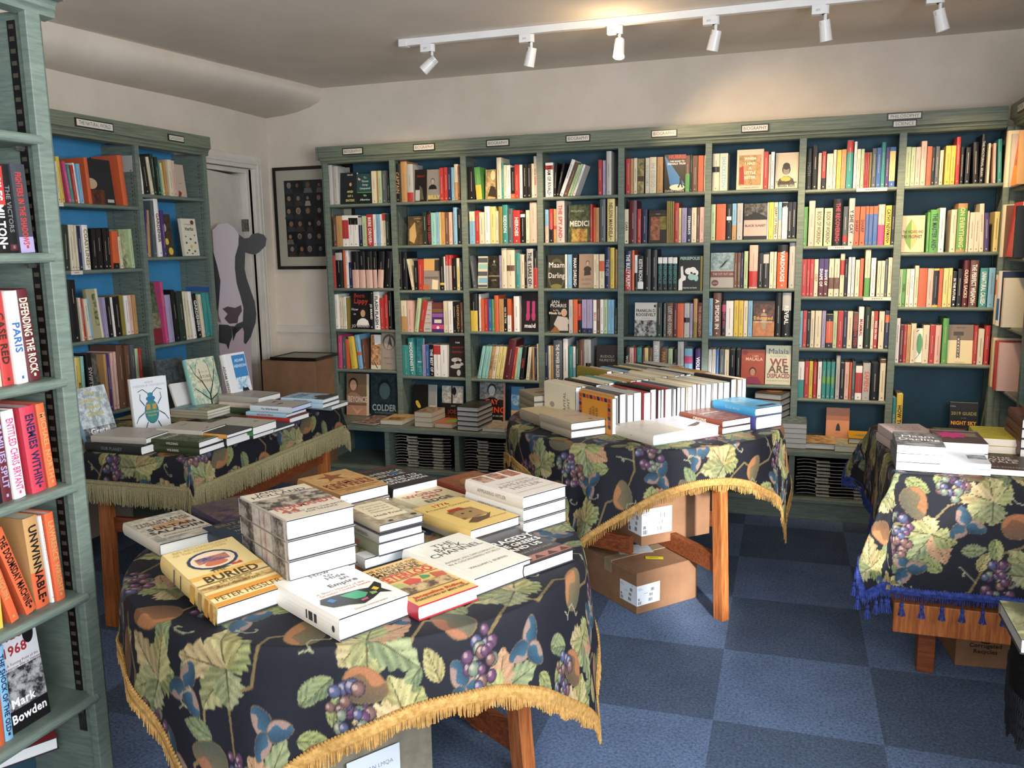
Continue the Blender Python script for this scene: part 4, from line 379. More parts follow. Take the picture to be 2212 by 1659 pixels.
 {'F': (-1.794, 4.742), 'z': 0.388, 'ang': -2, 'W_': 0.145, 'L_': 0.21, 'T': 0.02, 'cover': '8a857a', 'hard': False, 'label': 'grey patterned book at the end of the black pile', 'page': 'b8b8b4', 'design': 'n 0 0 1 1 7a756a a8a296'},
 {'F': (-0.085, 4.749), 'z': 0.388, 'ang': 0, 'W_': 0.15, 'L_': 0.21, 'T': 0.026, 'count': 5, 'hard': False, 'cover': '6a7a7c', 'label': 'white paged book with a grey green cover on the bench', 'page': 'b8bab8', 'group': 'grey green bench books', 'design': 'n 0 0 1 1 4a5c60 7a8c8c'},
 {'F': (0.061, 4.754), 'z': 0.388, 'ang': 0, 'W_': 0.152, 'L_': 0.21, 'T': 0.032, 'cover': 'c2a676', 'label': 'cream book with small flower drawings on the bench', 'page': 'c8c8c2', 'design': 'n 0 0 1 1 c2a676 8a6a40;t .5 .4 .12 6a5a3a SEED'},
 {'F': (0.209, 4.727), 'z': 0.388, 'ang': 0, 'W_': 0.16, 'L_': 0.2, 'T': 0.03, 'hard': False, 'cover': '8a9a80', 'label': 'map covered paperback beside the flower book', 'page': 'b8b8b0', 'design': 'n 0 0 1 1 6a8aa0 b0a868'},
 {'z': 0.4195, 'ang': -2, 'W_': 0.158, 'L_': 0.2, 'T': 0.03, 'cover': 'c8981c', 'label': 'yellow hardback with a grey title plate on the map book', 'page': 'b8b4a8', 'design': 'b c8981c;r .3 .25 .85 .6 9a9468;T .57 .38 .13 4a4838 TRADITION', 'F': (0.28, 4.794)},
 {'F': (0.438, 4.864), 'z': 0.388, 'ang': 0, 'W_': 0.13, 'L_': 0.19, 'T': 0.028, 'hard': False, 'cover': 'b88a78', 'label': 'cream book with red and black lettering beside the yellow one', 'page': 'b0a898', 'design': 'b c8b09a;T .5 .6 .3 K ME;T .5 .25 .25 R AMY'},
 {'z': 0.388, 'ang': -18, 'W_': 0.15, 'L_': 0.21, 'T': 0.033, 'count': 8, 'cover': '4a3828', 'label': 'brown covered book with white pages below the sixth bay', 'page': 'b8b6b0', 'group': 'brown bench books', 'design': 'b 4a3828;e .5 .5 .3 .2 a8744a', 'F': (-0.215, 4.9)},
]
STAND = [
 (((-2.66, 2.6), (-2.645, 2.765), 0.729, 0.235, 0.018, 16, 'b', 'n 0 .0 1 1 8a969c c4ccd0;n 0 0 1 .3 4a4e50 9aa0a2;T .5 .86 .14 b8b06a The;T .5 .74 .14 b8b06a Solace of;T .5 .62 .14 b8b06a Open;T .5 .5 .14 b8b06a Spaces;T .5 .18 .17 e8e8e8 Gretel;T .5 .06 .17 e8e8e8 Ehrlich', 'pale grey book titled The Solace of Open Spaces, propped upright', 'propped nature books'), {'hard': False, 'Wd': 0.155}),
 (((-2.63, 2.83), (-2.575, 2.96), 0.729, 0.235, 0.026, 4, 'W', 'b d8dce0;t .5 .90 .07 9aa0a8 ANNE;t .5 .84 .07 9aa0a8 SVERDRUP-THYGESON;e .5 .38 .2 .22 2a6a8a;e .5 .38 .16 .2 2f7a72;r .36 .42 .47 .52 b08a40;r .53 .42 .64 .52 b08a40;e .5 .62 .13 .05 2a6a8a;e .5 .69 .08 .04 2a7a9a;l .45 .71 .3 .8 .015 24405a;l .3 .8 .16 .76 .012 24405a;l .55 .71 .7 .8 .015 24405a;l .7 .8 .84 .76 .012 24405a;l .32 .5 .2 .62 .02 24405a;l .2 .62 .22 .72 .015 24405a;l .68 .5 .8 .62 .02 24405a;l .8 .62 .78 .72 .015 24405a;l .3 .38 .12 .3 .02 24405a;l .12 .3 .04 .2 .015 24405a;l .7 .38 .86 .3 .02 24405a;l .86 .3 .95 .2 .015 24405a;l .36 .2 .28 .08 .02 24405a;l .64 .2 .72 .08 .02 24405a;t .5 .36 .07 c8b868 Extraordinary;t .5 .3 .07 c8b868 Insects', 'white book with a large blue beetle on its cover, propped upright', 'propped nature books'), {'Wd': 0.155, 'title': ' '}),
 (((-2.694, 3.303), (-2.656, 3.459), 0.729, 0.262, 0.03, 14, 't', 'n 0 0 1 1 8aa894 d0cdb4;e .5 .66 .3 .26 ccc6ae;T .5 .62 .09 8a8a60 NATURE;T .5 .54 .09 8a8a60 WRITING;t .5 .72 .06 8a8a60 BOOK OF;l .55 0 .58 .3 .05 2a2c28;l .58 .3 .4 .55 .03 2a2c28;l .4 .55 .2 .7 .02 2a2c28;l .4 .55 .36 .8 .015 2a2c28;l .58 .3 .75 .5 .03 2a2c28;l .75 .5 .9 .75 .02 2a2c28;l .75 .5 .7 .85 .015 2a2c28;l .2 .7 .08 .9 .012 2a2c28;l .2 .7 .3 .9 .012 2a2c28;l .56 .2 .3 .35 .02 2a2c28;l .3 .35 .1 .45 .014 2a2c28;l .57 .2 .85 .3 .02 2a2c28;l .85 .3 .98 .45 .012 2a2c28;l .9 .75 .95 .95 .01 2a2c28;l .7 .85 .6 .96 .01 2a2c28;n 0 0 1 .12 3a6a58 a8b8a0', 'green book with a bare branching tree on its cover, propped upright', 'propped nature books'), {'title': ' '}),
 (((-2.56, 3.42), (-2.543, 3.549), 0.729, 0.275, 0.036, 12, 'W', 'b dcdde0;r .3 .55 .98 .96 3a80b8;n .3 .35 .98 .56 7fb0cf d8dce0;r .3 .05 .98 .25 8a9a48;n .3 .05 .98 .3 7a8a3c a8b060;T .64 .84 .12 c8d8e8 ADAM;T .64 .74 .12 c8d8e8 HENSON;p 22262c .5 .18 .52 .34 .58 .4 .62 .36 .8 .36 .86 .3 .84 .16 .8 .16 .78 .24 .62 .24 .6 .16 .56 .16', 'white book with a black cow in a field, propped upright', 'propped nature books'), {'title': 'ADAM HENSON', 'tcol': 'G'}),
 (((-2.89, 3.32), (-2.86, 3.47), 0.729, 0.25, 0.02, 12, 'i', 'n 0 0 1 1 2f383c 4a5458;l .5 0 .5 .7 .03 22282a', 'dark slate book half hidden behind the tree book', 'propped nature books'), {}),
 (((-2.783, 3.281), (-2.766, 3.333), 0.729, 0.15, 0.02, 24, 'W', 'b d8d6d2', 'small white book tilted beside the tree book', 'propped nature books'), {'Wd': 0.1}),
]
# ---------------------------------------------------------------- cover artwork (flat shapes and lettering, one string per cover)
# b c | n x0 y0 x1 y1 c c (mottled picture) | r x0 y0 x1 y1 c | e x y rx ry c | p c x y ... | h x y s skin hair clothes | t/T x y size c words
DES = {
'enteis': ('black book with a small portrait and yellow title AND OF ENTEIS', 'b 1b2326;h .62 .62 .26 s h K;t .6 .9 .09 W FRANK;T .6 .36 .13 y AND;T .6 .22 .13 y OF I;T .6 .08 .13 y ENTEIS'),
'albertine': ('dark teal book titled To Throw Away Unopened', 'b 2a4a4a;r 0 0 1 .38 161d1c;p p .08 .88 .25 .82 .2 .78 .08 .8;T .52 .84 .12 b9d0c8 To;T .52 .72 .12 b9d0c8 Throw;T .52 .6 .12 b9d0c8 Away;T .52 .48 .12 b9d0c8 Unopened;r .02 .36 .98 .385 V;T .52 .24 .12 b9d0c8 Viv;T .52 .1 .12 b9d0c8 Albertine'),
'darkred': ('black book with a thin red title and a white slip', 'b 17120f;T .5 .76 .16 8a2a20 GREAT;p 5a5348 .4 .5 .6 .42 .75 .05 .35 .05;r .05 .02 .42 .36 g'),
'billy': ('grey sketched portrait book titled BILLY in yellow', 'b 8a8680;h .4 .62 .42 n0 h0 K;T .5 .06 .3 Y BILLY;r .05 .0 .95 .04 h'),
'sepia': ('sepia book with a seated figure drawing', 'n 0 0 1 1 8f7a50 c2ad7d;e .62 .8 .2 .16 f3d6a0;p 3a3020 .2 .1 .45 .45 .8 .4 .95 .05;r .85 0 1 1 3a3020'),
'letter': ('sepia book with a crumpled letter', 'n 0 0 1 1 4a3c28 6a5638;p caa76a .1 .55 .45 .8 .55 .3 .4 .05 .1 .15;t .62 .9 .07 d5c39a COMPANY;t .65 .8 .06 d5c39a TALES'),
'postcard': ('grey book covered with old postcards', 'b 8d857d;r .0 .62 .65 .98 caa060;r .65 .6 .98 .95 383532;r .05 .35 .9 .42 6d6660;e .15 .08 .22 .1 b06a48;p ded0b0 .5 .02 .85 .0 .88 .3 .52 .33'),
'herring': ('white and blue tiled book leaning in the shelf', 'b C;r .0 .8 1 .95 S;r .1 .6 1 .75 t;r 0 .38 1 .52 S;r .1 .15 1 .32 b;r 0 .02 1 .1 S'),
'ackerman': ('dark brown book with a pale standing figure', 'n 0 0 1 1 17150f 3a3626;h .5 .82 .26 g m S;T .5 .35 .13 b0a68a ACKERMANS;T .5 .22 .13 b0a68a LOVE'),
'lippy': ('black book titled Born Lippy by Jo Brand with a portrait', 'b K;T .42 .86 .2 R Born;T .5 .7 .24 R Lippy;t .2 .5 .13 W How;t .2 .38 .11 W to;h .6 .42 .42 s h W;T .5 .04 .14 g JO BRAND'),
'sunday': ('white book with a red title and columns of words', 'b g;T .5 .86 .14 R THE SUN;T .5 .7 .13 R THE WAR;T .5 .54 .13 R IS OVER;t .5 .42 .1 K and this is;T .5 .28 .12 R THE WINNER;T .5 .08 .12 K SUNDAY'),
'stripes': ('purple book with a striped picture', 'b 4b2b6e;r 0 .8 1 1 6a3a30;r 0 .66 1 .78 q;r 0 .5 1 .62 8a5a9a;r .2 .3 .8 .42 C;r .0 .1 1 .25 P;e .5 .15 .12 .05 W'),
'maid': ('black book titled maid with pink gloves', 'b 191417;r .28 .5 .46 .78 b03a6c;r .6 .5 .78 .78 b03a6c;e .37 .4 .12 .12 b03a6c;e .69 .4 .12 .12 b03a6c;r .26 .28 .3 .36 b03a6c;r .36 .27 .4 .36 b03a6c;r .64 .27 .68 .36 b03a6c;r .75 .28 .79 .36 b03a6c;T .5 .1 .26 W maid'),
'beach': ('brown beach scene book', 'n 0 0 1 1 8a5a38 caa67d;p W .3 1 1 1 1 .75 .4 .7;r .0 0 1 .12 C;p K .3 .2 .35 .22 .7 .05 .66 .02'),
'dance': ('grey book with a dancer in an arch', 'b 9b9184;e .5 .75 .42 .22 5c5146;e .5 .72 .34 .18 a79d90;p 4a4038 .55 .95 .62 .85 .75 .6 .5 .7 .35 .5;t .5 .3 .08 4a4038 MANUEL VILAS;t .5 .15 .07 4a4038 ORDESA'),
'modern': ('teal book with white lettering', 'n 0 0 1 1 2a6c74 3c8a90;T .5 .35 .2 W MOD;t .5 .22 .12 W A NEW;t .5 .1 .1 W LIFE'),
'pirates': ('black book with a masked figure and swirls', 'b 241c1a;T .5 .84 .1 W TOM;T .55 .72 .12 8a3028 MONSTER;T .55 .6 .12 8a3028 PORTRAIT;e .45 .42 .32 .06 g;e .6 .32 .3 .05 g;e .4 .25 .32 .05 g;h .55 .45 .22 s K K;e .6 .1 .12 .08 g'),
'beyonce': ('tan book titled BEYONCE with a portrait', 'b 756048;h .32 .72 .6 c59a80 3a2a22 a07c66;r 0 0 1 .24 b98a70;T .52 .32 .27 d8c8b8 BEYONCE;p d0a890 .2 .24 .5 .1 .75 .18 .5 .02;r .95 0 1 1 C'),
'colder': ('dark blue book titled COLDER with a large face', 'n 0 0 1 1 16242a 25383f;h .52 .6 .75 3f555c 141c20 1a282e;T .5 .14 .24 93a8ad COLDER;t .5 .07 .07 708488 AUTOBIOGRAPHY'),
'flower': ('black book with a yellow flower', 'b 14120e;e .3 .42 .14 .05 Y;e .3 .42 .06 .1 Y;e .22 .48 .09 .05 Y;e .4 .36 .09 .05 Y;e .3 .43 .05 .03 a;t .6 .2 .07 6a665a PORTRAIT'),
'greycover': ('pale grey book beside the yellow flower book', 'b 8f9593;r .1 0 1 .4 C'),
'statue': ('book with pale figures on black above a red title', 'b 1d1614;n 0 .5 .45 1 8d8d88 c8c8c2;n .52 .5 1 1 8d8d88 c8c8c2;e .6 .85 .1 .12 K;t .55 .4 .08 g ANN;T .5 .2 .2 8a3a2a JOE;T .5 .06 .14 8a3a2a ORTON'),
'gay': ('large photo portrait book titled GAY BEING in orange', 'b 191919;n .02 .55 .98 1 55585c 8e9296;h .5 .76 .5 b8bbbd 222222 141414;T .5 .44 .2 e0512c GAY;T .6 .24 .24 e0512c BEING;r .05 0 .9 .06 g;t .5 .14 .07 W THE YEARS OF HIS LIFE;r .96 0 1 1 e0705c'),
'wendy': ('sky blue and sand coloured book by Wendy Mitchell', 'b 4a86bd;n 0 .5 1 .8 4a86bd a8c6da;r 0 0 1 .36 c9a888;t .35 .24 .16 c06a38 Wendy;t .4 .1 .16 c06a38 Mitchell'),
'medici': ('camouflage green book titled MEDICI', 'n 0 0 1 1 2a3424 55603e;n .15 0 .85 .35 8a4a2a b0a050;t .4 .8 .1 b0b4a0 HOLLINGS;T .5 .42 .26 d2d2c6 MEDICI'),
'maam': ('dark olive book titled Maam Darling in white script', 'b 33332a;e .5 .4 .48 .5 55543f;e .5 .38 .4 .42 33332a;t .5 .62 .32 W Maam;t .5 .3 .32 W Darling;e .5 .04 .3 .08 78743a'),
'queenmary': ('pale brown book titled QUEEN MARY with a seated woman', 'b 9c8574;h .58 .72 .36 b79885 5a3a2a 38302c;p 38302c .4 .62 .75 .6 .8 .38 .35 .36;t .5 .22 .17 7a6452 QUEEN;t .5 .08 .17 7a6452 MARY'),
'tank': ('photographic green and brown book', 'n 0 0 1 1 5c6038 b9a070;r 0 .35 1 .5 4a3a28'),
'hubris': ('black book titled HUBRIS with a blue beam of light', 'b 12100f;p 3f7db0 .0 .98 .12 .9 .98 .2 .3 .14;e .62 .13 .36 .08 e8ddc0;p K .72 .38 .82 .36 .84 .24 .9 .12 .84 .12 .78 .22 .7 .12 .64 .13 .74 .26;T .6 .89 .19 d0262c HUBRIS;T .6 .8 .08 W THE ROAD TO;T .6 .73 .1 W DONALD TRUMP;t .5 .01 .12 C DAVID OWEN'),
'landscape': ('dark book with a window of woodland', 'b 2a211a;n .1 .08 .62 .8 6a4028 a8684a;n .62 .4 .98 .8 8a8030 6a5a20;r 0 .84 1 .9 3a3028;t .5 .86 .07 g PHILIP'),
'persepolis': ('black book titled PERSEPOLIS with a hand holding flowers', 'b 0f1414;T .52 .88 .15 9fc7bd PERSEPOLIS;p W .02 0 .02 .3 .12 .36 .1 .68 .2 .7 .24 .45 .36 .4 .34 .3 .2 .26 .2 0;e .5 .55 .2 .1 W;e .66 .58 .16 .09 W;e .8 .5 .12 .09 W;e .62 .38 .18 .09 9fc7bd;e .82 .35 .1 .09 9fc7bd;e .6 .5 .05 .03 K;e .75 .47 .06 .03 K;t .5 .05 .07 W MARJANE SATRAPI'),
'janmorris': ('dark book by JAN MORRIS with a seated figure', 'b 1c1a18;t .28 .88 .19 d8d8d0 JAN;t .42 .76 .19 d8d8d0 MORRIS;t .3 .64 .1 C In My;T .3 .55 .13 C Minds Eye;h .72 .58 .42 c09078 b0a8a0 b5afa6;p b5afa6 .2 .25 .4 .5 .9 .45 .95 .05 .4 .05;p 8a5a30 0 .0 .3 .2 .5 .05 .5 0'),
'nureyev': ('dark brown book titled RUDOLF NUREYEV', 'b 2c1f20;t .52 .66 .14 b0a8a0 RUDOLF;t .52 .56 .14 b0a8a0 NUREYEV;p 5a3a36 .2 .1 .6 .45 .65 .42 .3 .05;e .45 .08 .3 .06 7a4a3a'),
'fdr': ('white and photo book titled FRANKLIN D. ROOSEVELT', 'b c9c6bd;T .5 .72 .15 K FRANKLIN D.;T .5 .6 .15 K ROOSEVELT;t .5 .52 .05 G CHRISTOPHER;n 0 0 1 .48 141414 b0b0ac;e .9 .9 .05 .04 K'),
'sister': ('clear wrapped book titled WHEN I HAD A LITTLE SISTER', 'b c9bfa8;n .08 .1 .92 .86 8a7a40 c89068;p 9a2a20 .1 .15 .1 .55 .25 .6 .3 .12;T .5 .74 .11 efe6d0 WHEN;T .5 .62 .11 efe6d0 I HAD;T .5 .51 .11 efe6d0 A;T .5 .39 .11 efe6d0 LITTLE;T .5 .27 .11 efe6d0 SISTER;t .5 .03 .06 6a5a4a CATHERINE SIMPSON'),
'child': ('cream book titled The Child That Books Built with a bust', 'b c8bca4;h .48 .5 .52 8a8478 3a3630 4a453c;e .48 .62 .16 .1 3a3630;e .46 .26 .22 .07 d8a848;T .5 .14 .12 K The Child That;T .5 .04 .12 K Books Built'),
'sunset': ('black and pink book titled BLACK SUNSET', 'b c0a49a;n 0 .54 1 1 2a2a28 6a6862;p K 0 .54 0 .62 .3 .7 .5 .76 .8 .68 1 .6 1 .54;r 0 0 1 .09 K;T .5 .35 .11 K BLACK SUNSET;e .48 .78 .02 .05 K'),
'cutout': ('blue grey book titled THE CUT OUT GIRL with a brown band', 'b a9a49a;n 0 .5 1 1 6a8288 9ab0b4;p K .35 .55 .6 .75 .75 .8 .5 .6;r 0 .3 1 .47 6a4038;T .55 .36 .11 b9a9a0 THE CUT OUT GIRL;e .2 .14 .15 .09 6a3a34;t .2 .12 .05 W COSTA'),
'educated': ('brown desert book titled Educated', 'b 3a2318;n 0 0 1 .42 9a5f34 b9783e;n 0 .55 1 .9 2c1a14 6a3c22;h .5 .72 .2 c9a288 5a3a28 a58a6a;p 9a8a70 .38 .55 .65 .55 .6 .2 .45 .2;T .48 .47 .19 d8a04a Educated;t .45 .38 .11 C TARA WESTOVER'),
'malala': ('orange book titled I AM MALALA with a girl in a headscarf', 'b a8482c;e .15 .9 .12 .07 8a2a24;t .6 .78 .1 f0d8c0 I AM;T .55 .68 .15 e8c0a0 MALALA;h .5 .34 .42 c08868 2a1a18 8a2a4a;p 8a2a4a .15 .02 .3 .2 .7 .2 .9 .02'),
'displaced': ('cream book titled WE ARE DISPLACED in large letters', 'b d2d0b4;t .5 .78 .26 2a4a4a Malala;t .5 .7 .1 6a8a8a YOUSAFZAI;T .52 .48 .34 8a3a40 WE;T .52 .3 .34 6a4a30 ARE;T .52 .17 .2 8a2030 DISPLACED;t .5 .08 .06 8a8a70 MY JOURNEY AND STORIES'),
'wizard': ('cream book titled THE WIZARD AND THE PROPHET with a leaf', 'b cdbb98;p 6a8f3a .42 .92 .2 .7 .1 .45 .2 .25 .42 .05;p d8a870 .42 .92 .62 .7 .74 .45 .62 .25 .42 .05;T .5 .52 .17 3a3028 THE WIZARD AND;T .45 .38 .17 3a3028 THE PROPHET'),
'greenart': ('white book with a green swirl', 'b e0dccb;e .6 .55 .4 .3 4a9060;l .1 .1 .8 .3 .02 K;l .1 .9 .5 .95 .02 K;l .2 .2 .3 .8 .02 K'),
'exactly': ('grey and cream book titled EXACTLY with a screw', 'b d8cda0;r 0 .6 1 1 7a6a58;r .22 .72 .62 .82 3a332c;r .36 .14 .5 .74 5a4a3c;T .43 .6 .09 W E;T .43 .52 .09 W X;T .43 .44 .09 W A;T .43 .36 .09 W C;T .43 .28 .09 W T;T .43 .2 .09 W L;T .43 .12 .09 W Y;t .5 .9 .09 4a4038 SIMON;t .5 .02 .05 8a7a58 WINCHESTER'),
'nightsky': ('black book titled 2019 GUIDE NIGHT SKY', 'b 17171a;n 0 0 1 .35 3a3a58 17171a;T .5 .72 .14 8f8a48 2019 GUIDE;t .5 .64 .06 8f8a48 to the;T .5 .5 .16 e8a838 NIGHT SKY;t .1 .9 .06 g Collins'),
'orangebell': ('plain orange book with a small black bell', 'b d08a5c;r 0 .62 1 1 a86a48;p K .42 .3 .62 .3 .6 .42 .57 .5 .52 .54 .47 .5 .44 .42;t .5 .2 .05 8a5a3a ANALECTS'),
'dog': ('black back cover with a pale dog nose', 'b 1c2226;n .0 0 .6 .32 6a3424 2a2020;e .1 .45 .25 .12 b9a080;r .68 .05 .95 .12 g'),
'redshoe': ('pale grey book with a small red mark', 'b b9a89a;p 7a3028 .2 0 .3 .2 .55 .12 .4 0;t .5 .4 .1 8a6a5a Hidden'),
'wheat': ('pale green book with drawn grass', 'n 0 0 1 1 8a9068 b0b48c;n 0 0 1 .35 5a6048 b0b48c'),
'daffodil': ('dark book with yellow daffodils', 'n 0 0 1 1 2a2a22 4a3c30;e .3 .35 .2 .08 Y;e .6 .12 .25 .09 Y;e .2 .68 .22 .1 c9a8a0'),
'herbs': ('white book titled Herbs with green leaf drawings', 'b dcd6c4;e .75 .9 .12 .06 6a3a28;t .5 .82 .09 4a5a40 A Pocketful of;T .5 .68 .18 2a3a2a Herbs;e .5 .25 .08 .05 Y;e .2 .35 .07 .03 4a6a48;e .8 .35 .07 .03 4a6a48;e .3 .15 .07 .03 4a6a48;e .7 .12 .07 .03 4a6a48;e .5 .45 .07 .03 4a6a48;e .2 .52 .05 .02 4a6a48;e .8 .55 .05 .02 4a6a48;e .15 .08 .05 .02 4a6a48;e .5 .06 .06 .02 4a6a48'),
'treecover': ('pale green book with a leafy branch', 'b a5a07c;n .45 .25 1 .9 a5a07c 3f5a34;r .8 0 1 1 C'),
'garden': ('green photo book with a red foreground', 'n 0 .3 1 1 2a4430 5a6a50;r 0 0 1 .25 7a2430;n 0 .25 1 .5 5a5a48 8a8a6c'),
'nest': ('dark grey book with a woven nest drawing', 'n 0 0 1 1 3a3a38 6c6a60;e .5 .2 .4 .15 2a2822'),
}
def art(mb, code, w, h, P, ux, uy, nz):
    """draw a cover design on the rectangle with corner P, axes ux (0..w) and uy (0..h), outward normal nz"""
    P = Vector(P); ux = Vector(ux); uy = Vector(uy); nz = Vector(nz); k = 0
    def q(x, y, e=0): return tuple(P + ux*(x*w) + uy*(y*h) + nz*(.00012*(k+1+e)))
    for it in code.split(';'):
        a = it.split(' '); o = a[0]; C_ = lambda s: (s if len(s) in (1, 6) else {'n0': 'a09a92', 'h0': '4a4642'}.get(s, 'G'))
        if o == 'b': mb.add([q(.003, .002), q(.997, .002), q(.997, .998), q(.003, .998)], [(0, 1, 2, 3)], C_(a[1]))
        elif o == 'r' or o == 'n':
            x0, y0, x1, y1 = map(float, a[1:5])
            if o == 'r': mb.add([q(x0, y0), q(x1, y0), q(x1, y1), q(x0, y1)], [(0, 1, 2, 3)], C_(a[5]))
            else: mb.add([q(x0, y0), q(x1, y0), q(x1, y1), q(x0, y1)], [(0, 1, 2, 3)], C_(a[5]), 'photo', C_(a[6]))
        elif o == 'e':
            x, y, rx, ry = map(float, a[1:5])
            mb.add([q(x + rx*math.cos(t*math.pi/8), y + ry*math.sin(t*math.pi/8)) for t in range(16)], [tuple(range(16))], C_(a[5]))
        elif o == 'p':
            v = list(map(float, a[2:])); pts = [(v[i], v[i+1]) for i in range(0, len(v), 2)]
            ar = sum(pts[i][0]*pts[(i+1) % len(pts)][1]-pts[(i+1) % len(pts)][0]*pts[i][1] for i in range(len(pts)))
            if ar < 0: pts = pts[::-1]
            mb.add([q(x, y) for x, y in pts], [tuple(range(len(pts)))], C_(a[1]))
        elif o == 'l':
            x0, y0, x1, y1, t = map(float, a[1:6]); d = math.hypot(x1-x0, y1-y0) or 1; nx, ny = -(y1-y0)/d*t/2, (x1-x0)/d*t/2
            mb.add([q(x0-nx, y0-ny), q(x1-nx, y1-ny), q(x1+nx, y1+ny), q(x0+nx, y0+ny)], [(0, 1, 2, 3)], C_(a[6]))
        elif o == 'h':
            x, y, s_ = map(float, a[1:4]); r = w/h
            el = lambda cx, cy, rx, ry, c, e: mb.add([q(cx + rx*math.cos(t*math.pi/7), cy + ry*math.sin(t*math.pi/7), e) for t in range(14)], [tuple(range(14))], C_(c))
            pts = [(x-.75*s_, y-1.25*s_*r), (x+.75*s_, y-1.25*s_*r), (x+.6*s_, y-.75*s_*r), (x+.2*s_, y-.5*s_*r), (x-.2*s_, y-.5*s_*r), (x-.6*s_, y-.75*s_*r)]
            pts = [(min(max(u, 0), 1), min(max(v, 0), 1)) for u, v in pts]
            mb.add([q(*p_) for p_ in pts], [tuple(range(6))], C_(a[6]))
            el(x, y+.08*s_*r, .36*s_, .46*s_*r, a[5], .3); el(x, y, .27*s_, .38*s_*r, a[4], .6); k += 1
        elif o in 'tT':
            x, y, sz = map(float, a[1:4])
            text(mb, ' '.join(a[5:]), q(x, y), ux, uy, sz*w*1.25, C_(a[4]), bold=(o == 'T'), fit=w*.9)
        k += 1
    return k

# ---------------------------------------------------------------- books
# a book's own frame: x = thickness (front cover at x = T), y = depth from the spine, z = height
def spine_bands(c):
    blk = None
    if '#' in c: c, b = c.split('#'); r = b[1:].split('-'); blk = (b[0], float(r[0]), float(r[1]))
    if '/' in c: a, b = c.split('/'); return a, [(0, float(b[1:]), a), (float(b[1:]), 1, b[0])], blk
    return c, [(0, 1, c)], blk
DARK = set('KNDMRmUBSTVPGxiKh')
def book_body(mc, mp, T, D, H, cover, spine=None, hard=False, page='e4dfd2', title='', tcol=None, deco=True, pm='page', board=None):
    sp = spine or cover; base, bands, blk = spine_bands(sp); cov = spine_bands(cover)[0]
    b = (.10*T if hard else .03*T); t = .0026 if hard else .0006; N = 6 if hard else 3
    xs = [T*i/N for i in range(N+1)]; ys = [-b*(1-(2*x/T-1)**2) for x in xs]
    cuts = sorted({0.0, 1.0} | {f for a0, a1, _ in bands for f in (a0, a1)} | ({blk[1], blk[2]} if blk else set()))
    for f0, f1 in zip(cuts[:-1], cuts[1:]):
        mid = (f0+f1)/2; c = [k for a0, a1, k in bands if a0 <= mid <= a1][0]
        if blk and blk[1] <= mid <= blk[2]: c = blk[0]
        z1, z0 = H*(1-f0), H*(1-f1)
        mc.add([(x, y, z) for z in (z0, z1) for x, y in zip(xs, ys)], [(i, i+1, N+2+i, N+1+i) for i in range(N)], c)
    y1 = D
    # two boards
    if board:      # cloth boards of another colour showing at the edges under the paper jacket
        for x0, x1, xo in ((0, t, -.0004), (T-t, T, T)):
            mc.box(x0, 0, 0, x1, y1, H, board); mc.box(xo, 0, .0004, xo+.0004, y1-.0006, H-.0004, cov)
    else:
        for x0, x1 in ((0, t), (T-t, T)): mc.box(x0, 0, 0, x1, y1, H, cov)
    ins = .0035 if hard else .0008
    mp.box(t, .001, ins, T-t, D-ins, H-ins, page, pm)
    if hard:   # inner side of the spine, seen above the page block
        mc.add([(x, y+.0012, z) for z in (0, H) for x, y in zip(xs, ys)], [(N+1+i, N+2+i, i+1, i) for i in range(N)], cov)
    if deco:
        yb = -b - .0005; dark = base in DARK or base in '1233'; tc = tcol or ('C' if dark else 'i')
        if title:
            size = min(T*.86, .030); L = H*.82
            text(mc, title, (T/2 - size*.34, yb, H*.5+0*L), (0, 0, -1), (1, 0, 0), size, tc, bold=1, fit=L)
        else:
            n = rng.randint(9, 18); z = H*(.88 - .2*rng.random()); tc = tcol or ('b3ac9c' if dark else '7d766a'); lw = min(T*.17, .0032); x0 = T/2 - lw/2
            for _ in range(n):
                l = rng.uniform(.003, .008)
                mc.add([(x0, yb, z-l), (x0+lw, yb, z-l), (x0+lw, yb, z), (x0, yb, z)], [(0, 1, 2, 3)], tc); z -= l + .0016
                if z < H*.22: break
        lw = min(T*.36, .006)
        mc.add([(T/2-lw/2, yb, H*.05), (T/2+lw/2, yb, H*.05), (T/2+lw/2, yb, H*.05+lw*1.2), (T/2-lw/2, yb, H*.05+lw*1.2)], [(0, 1, 2, 3)], tc)
ORD = 'zeroth first second third fourth fifth sixth seventh eighth ninth tenth eleventh twelfth thirteenth fourteenth fifteenth sixteenth seventeenth eighteenth nineteenth twentieth twenty-first twenty-second twenty-third twenty-fourth'.split()
def colour_words(c):
    base, bands, blk = spine_bands(c)
    s = NAMES.get(base, {'3c3f44': 'dark grey', 'c23a4c': 'crimson'}.get(base, 'pale'))
    if len(bands) > 1: s += ' and ' + NAMES.get(bands[1][2], 'pale')
    elif blk: s += ' and ' + NAMES.get(blk[0], 'pale')
    return s
HARD = .205
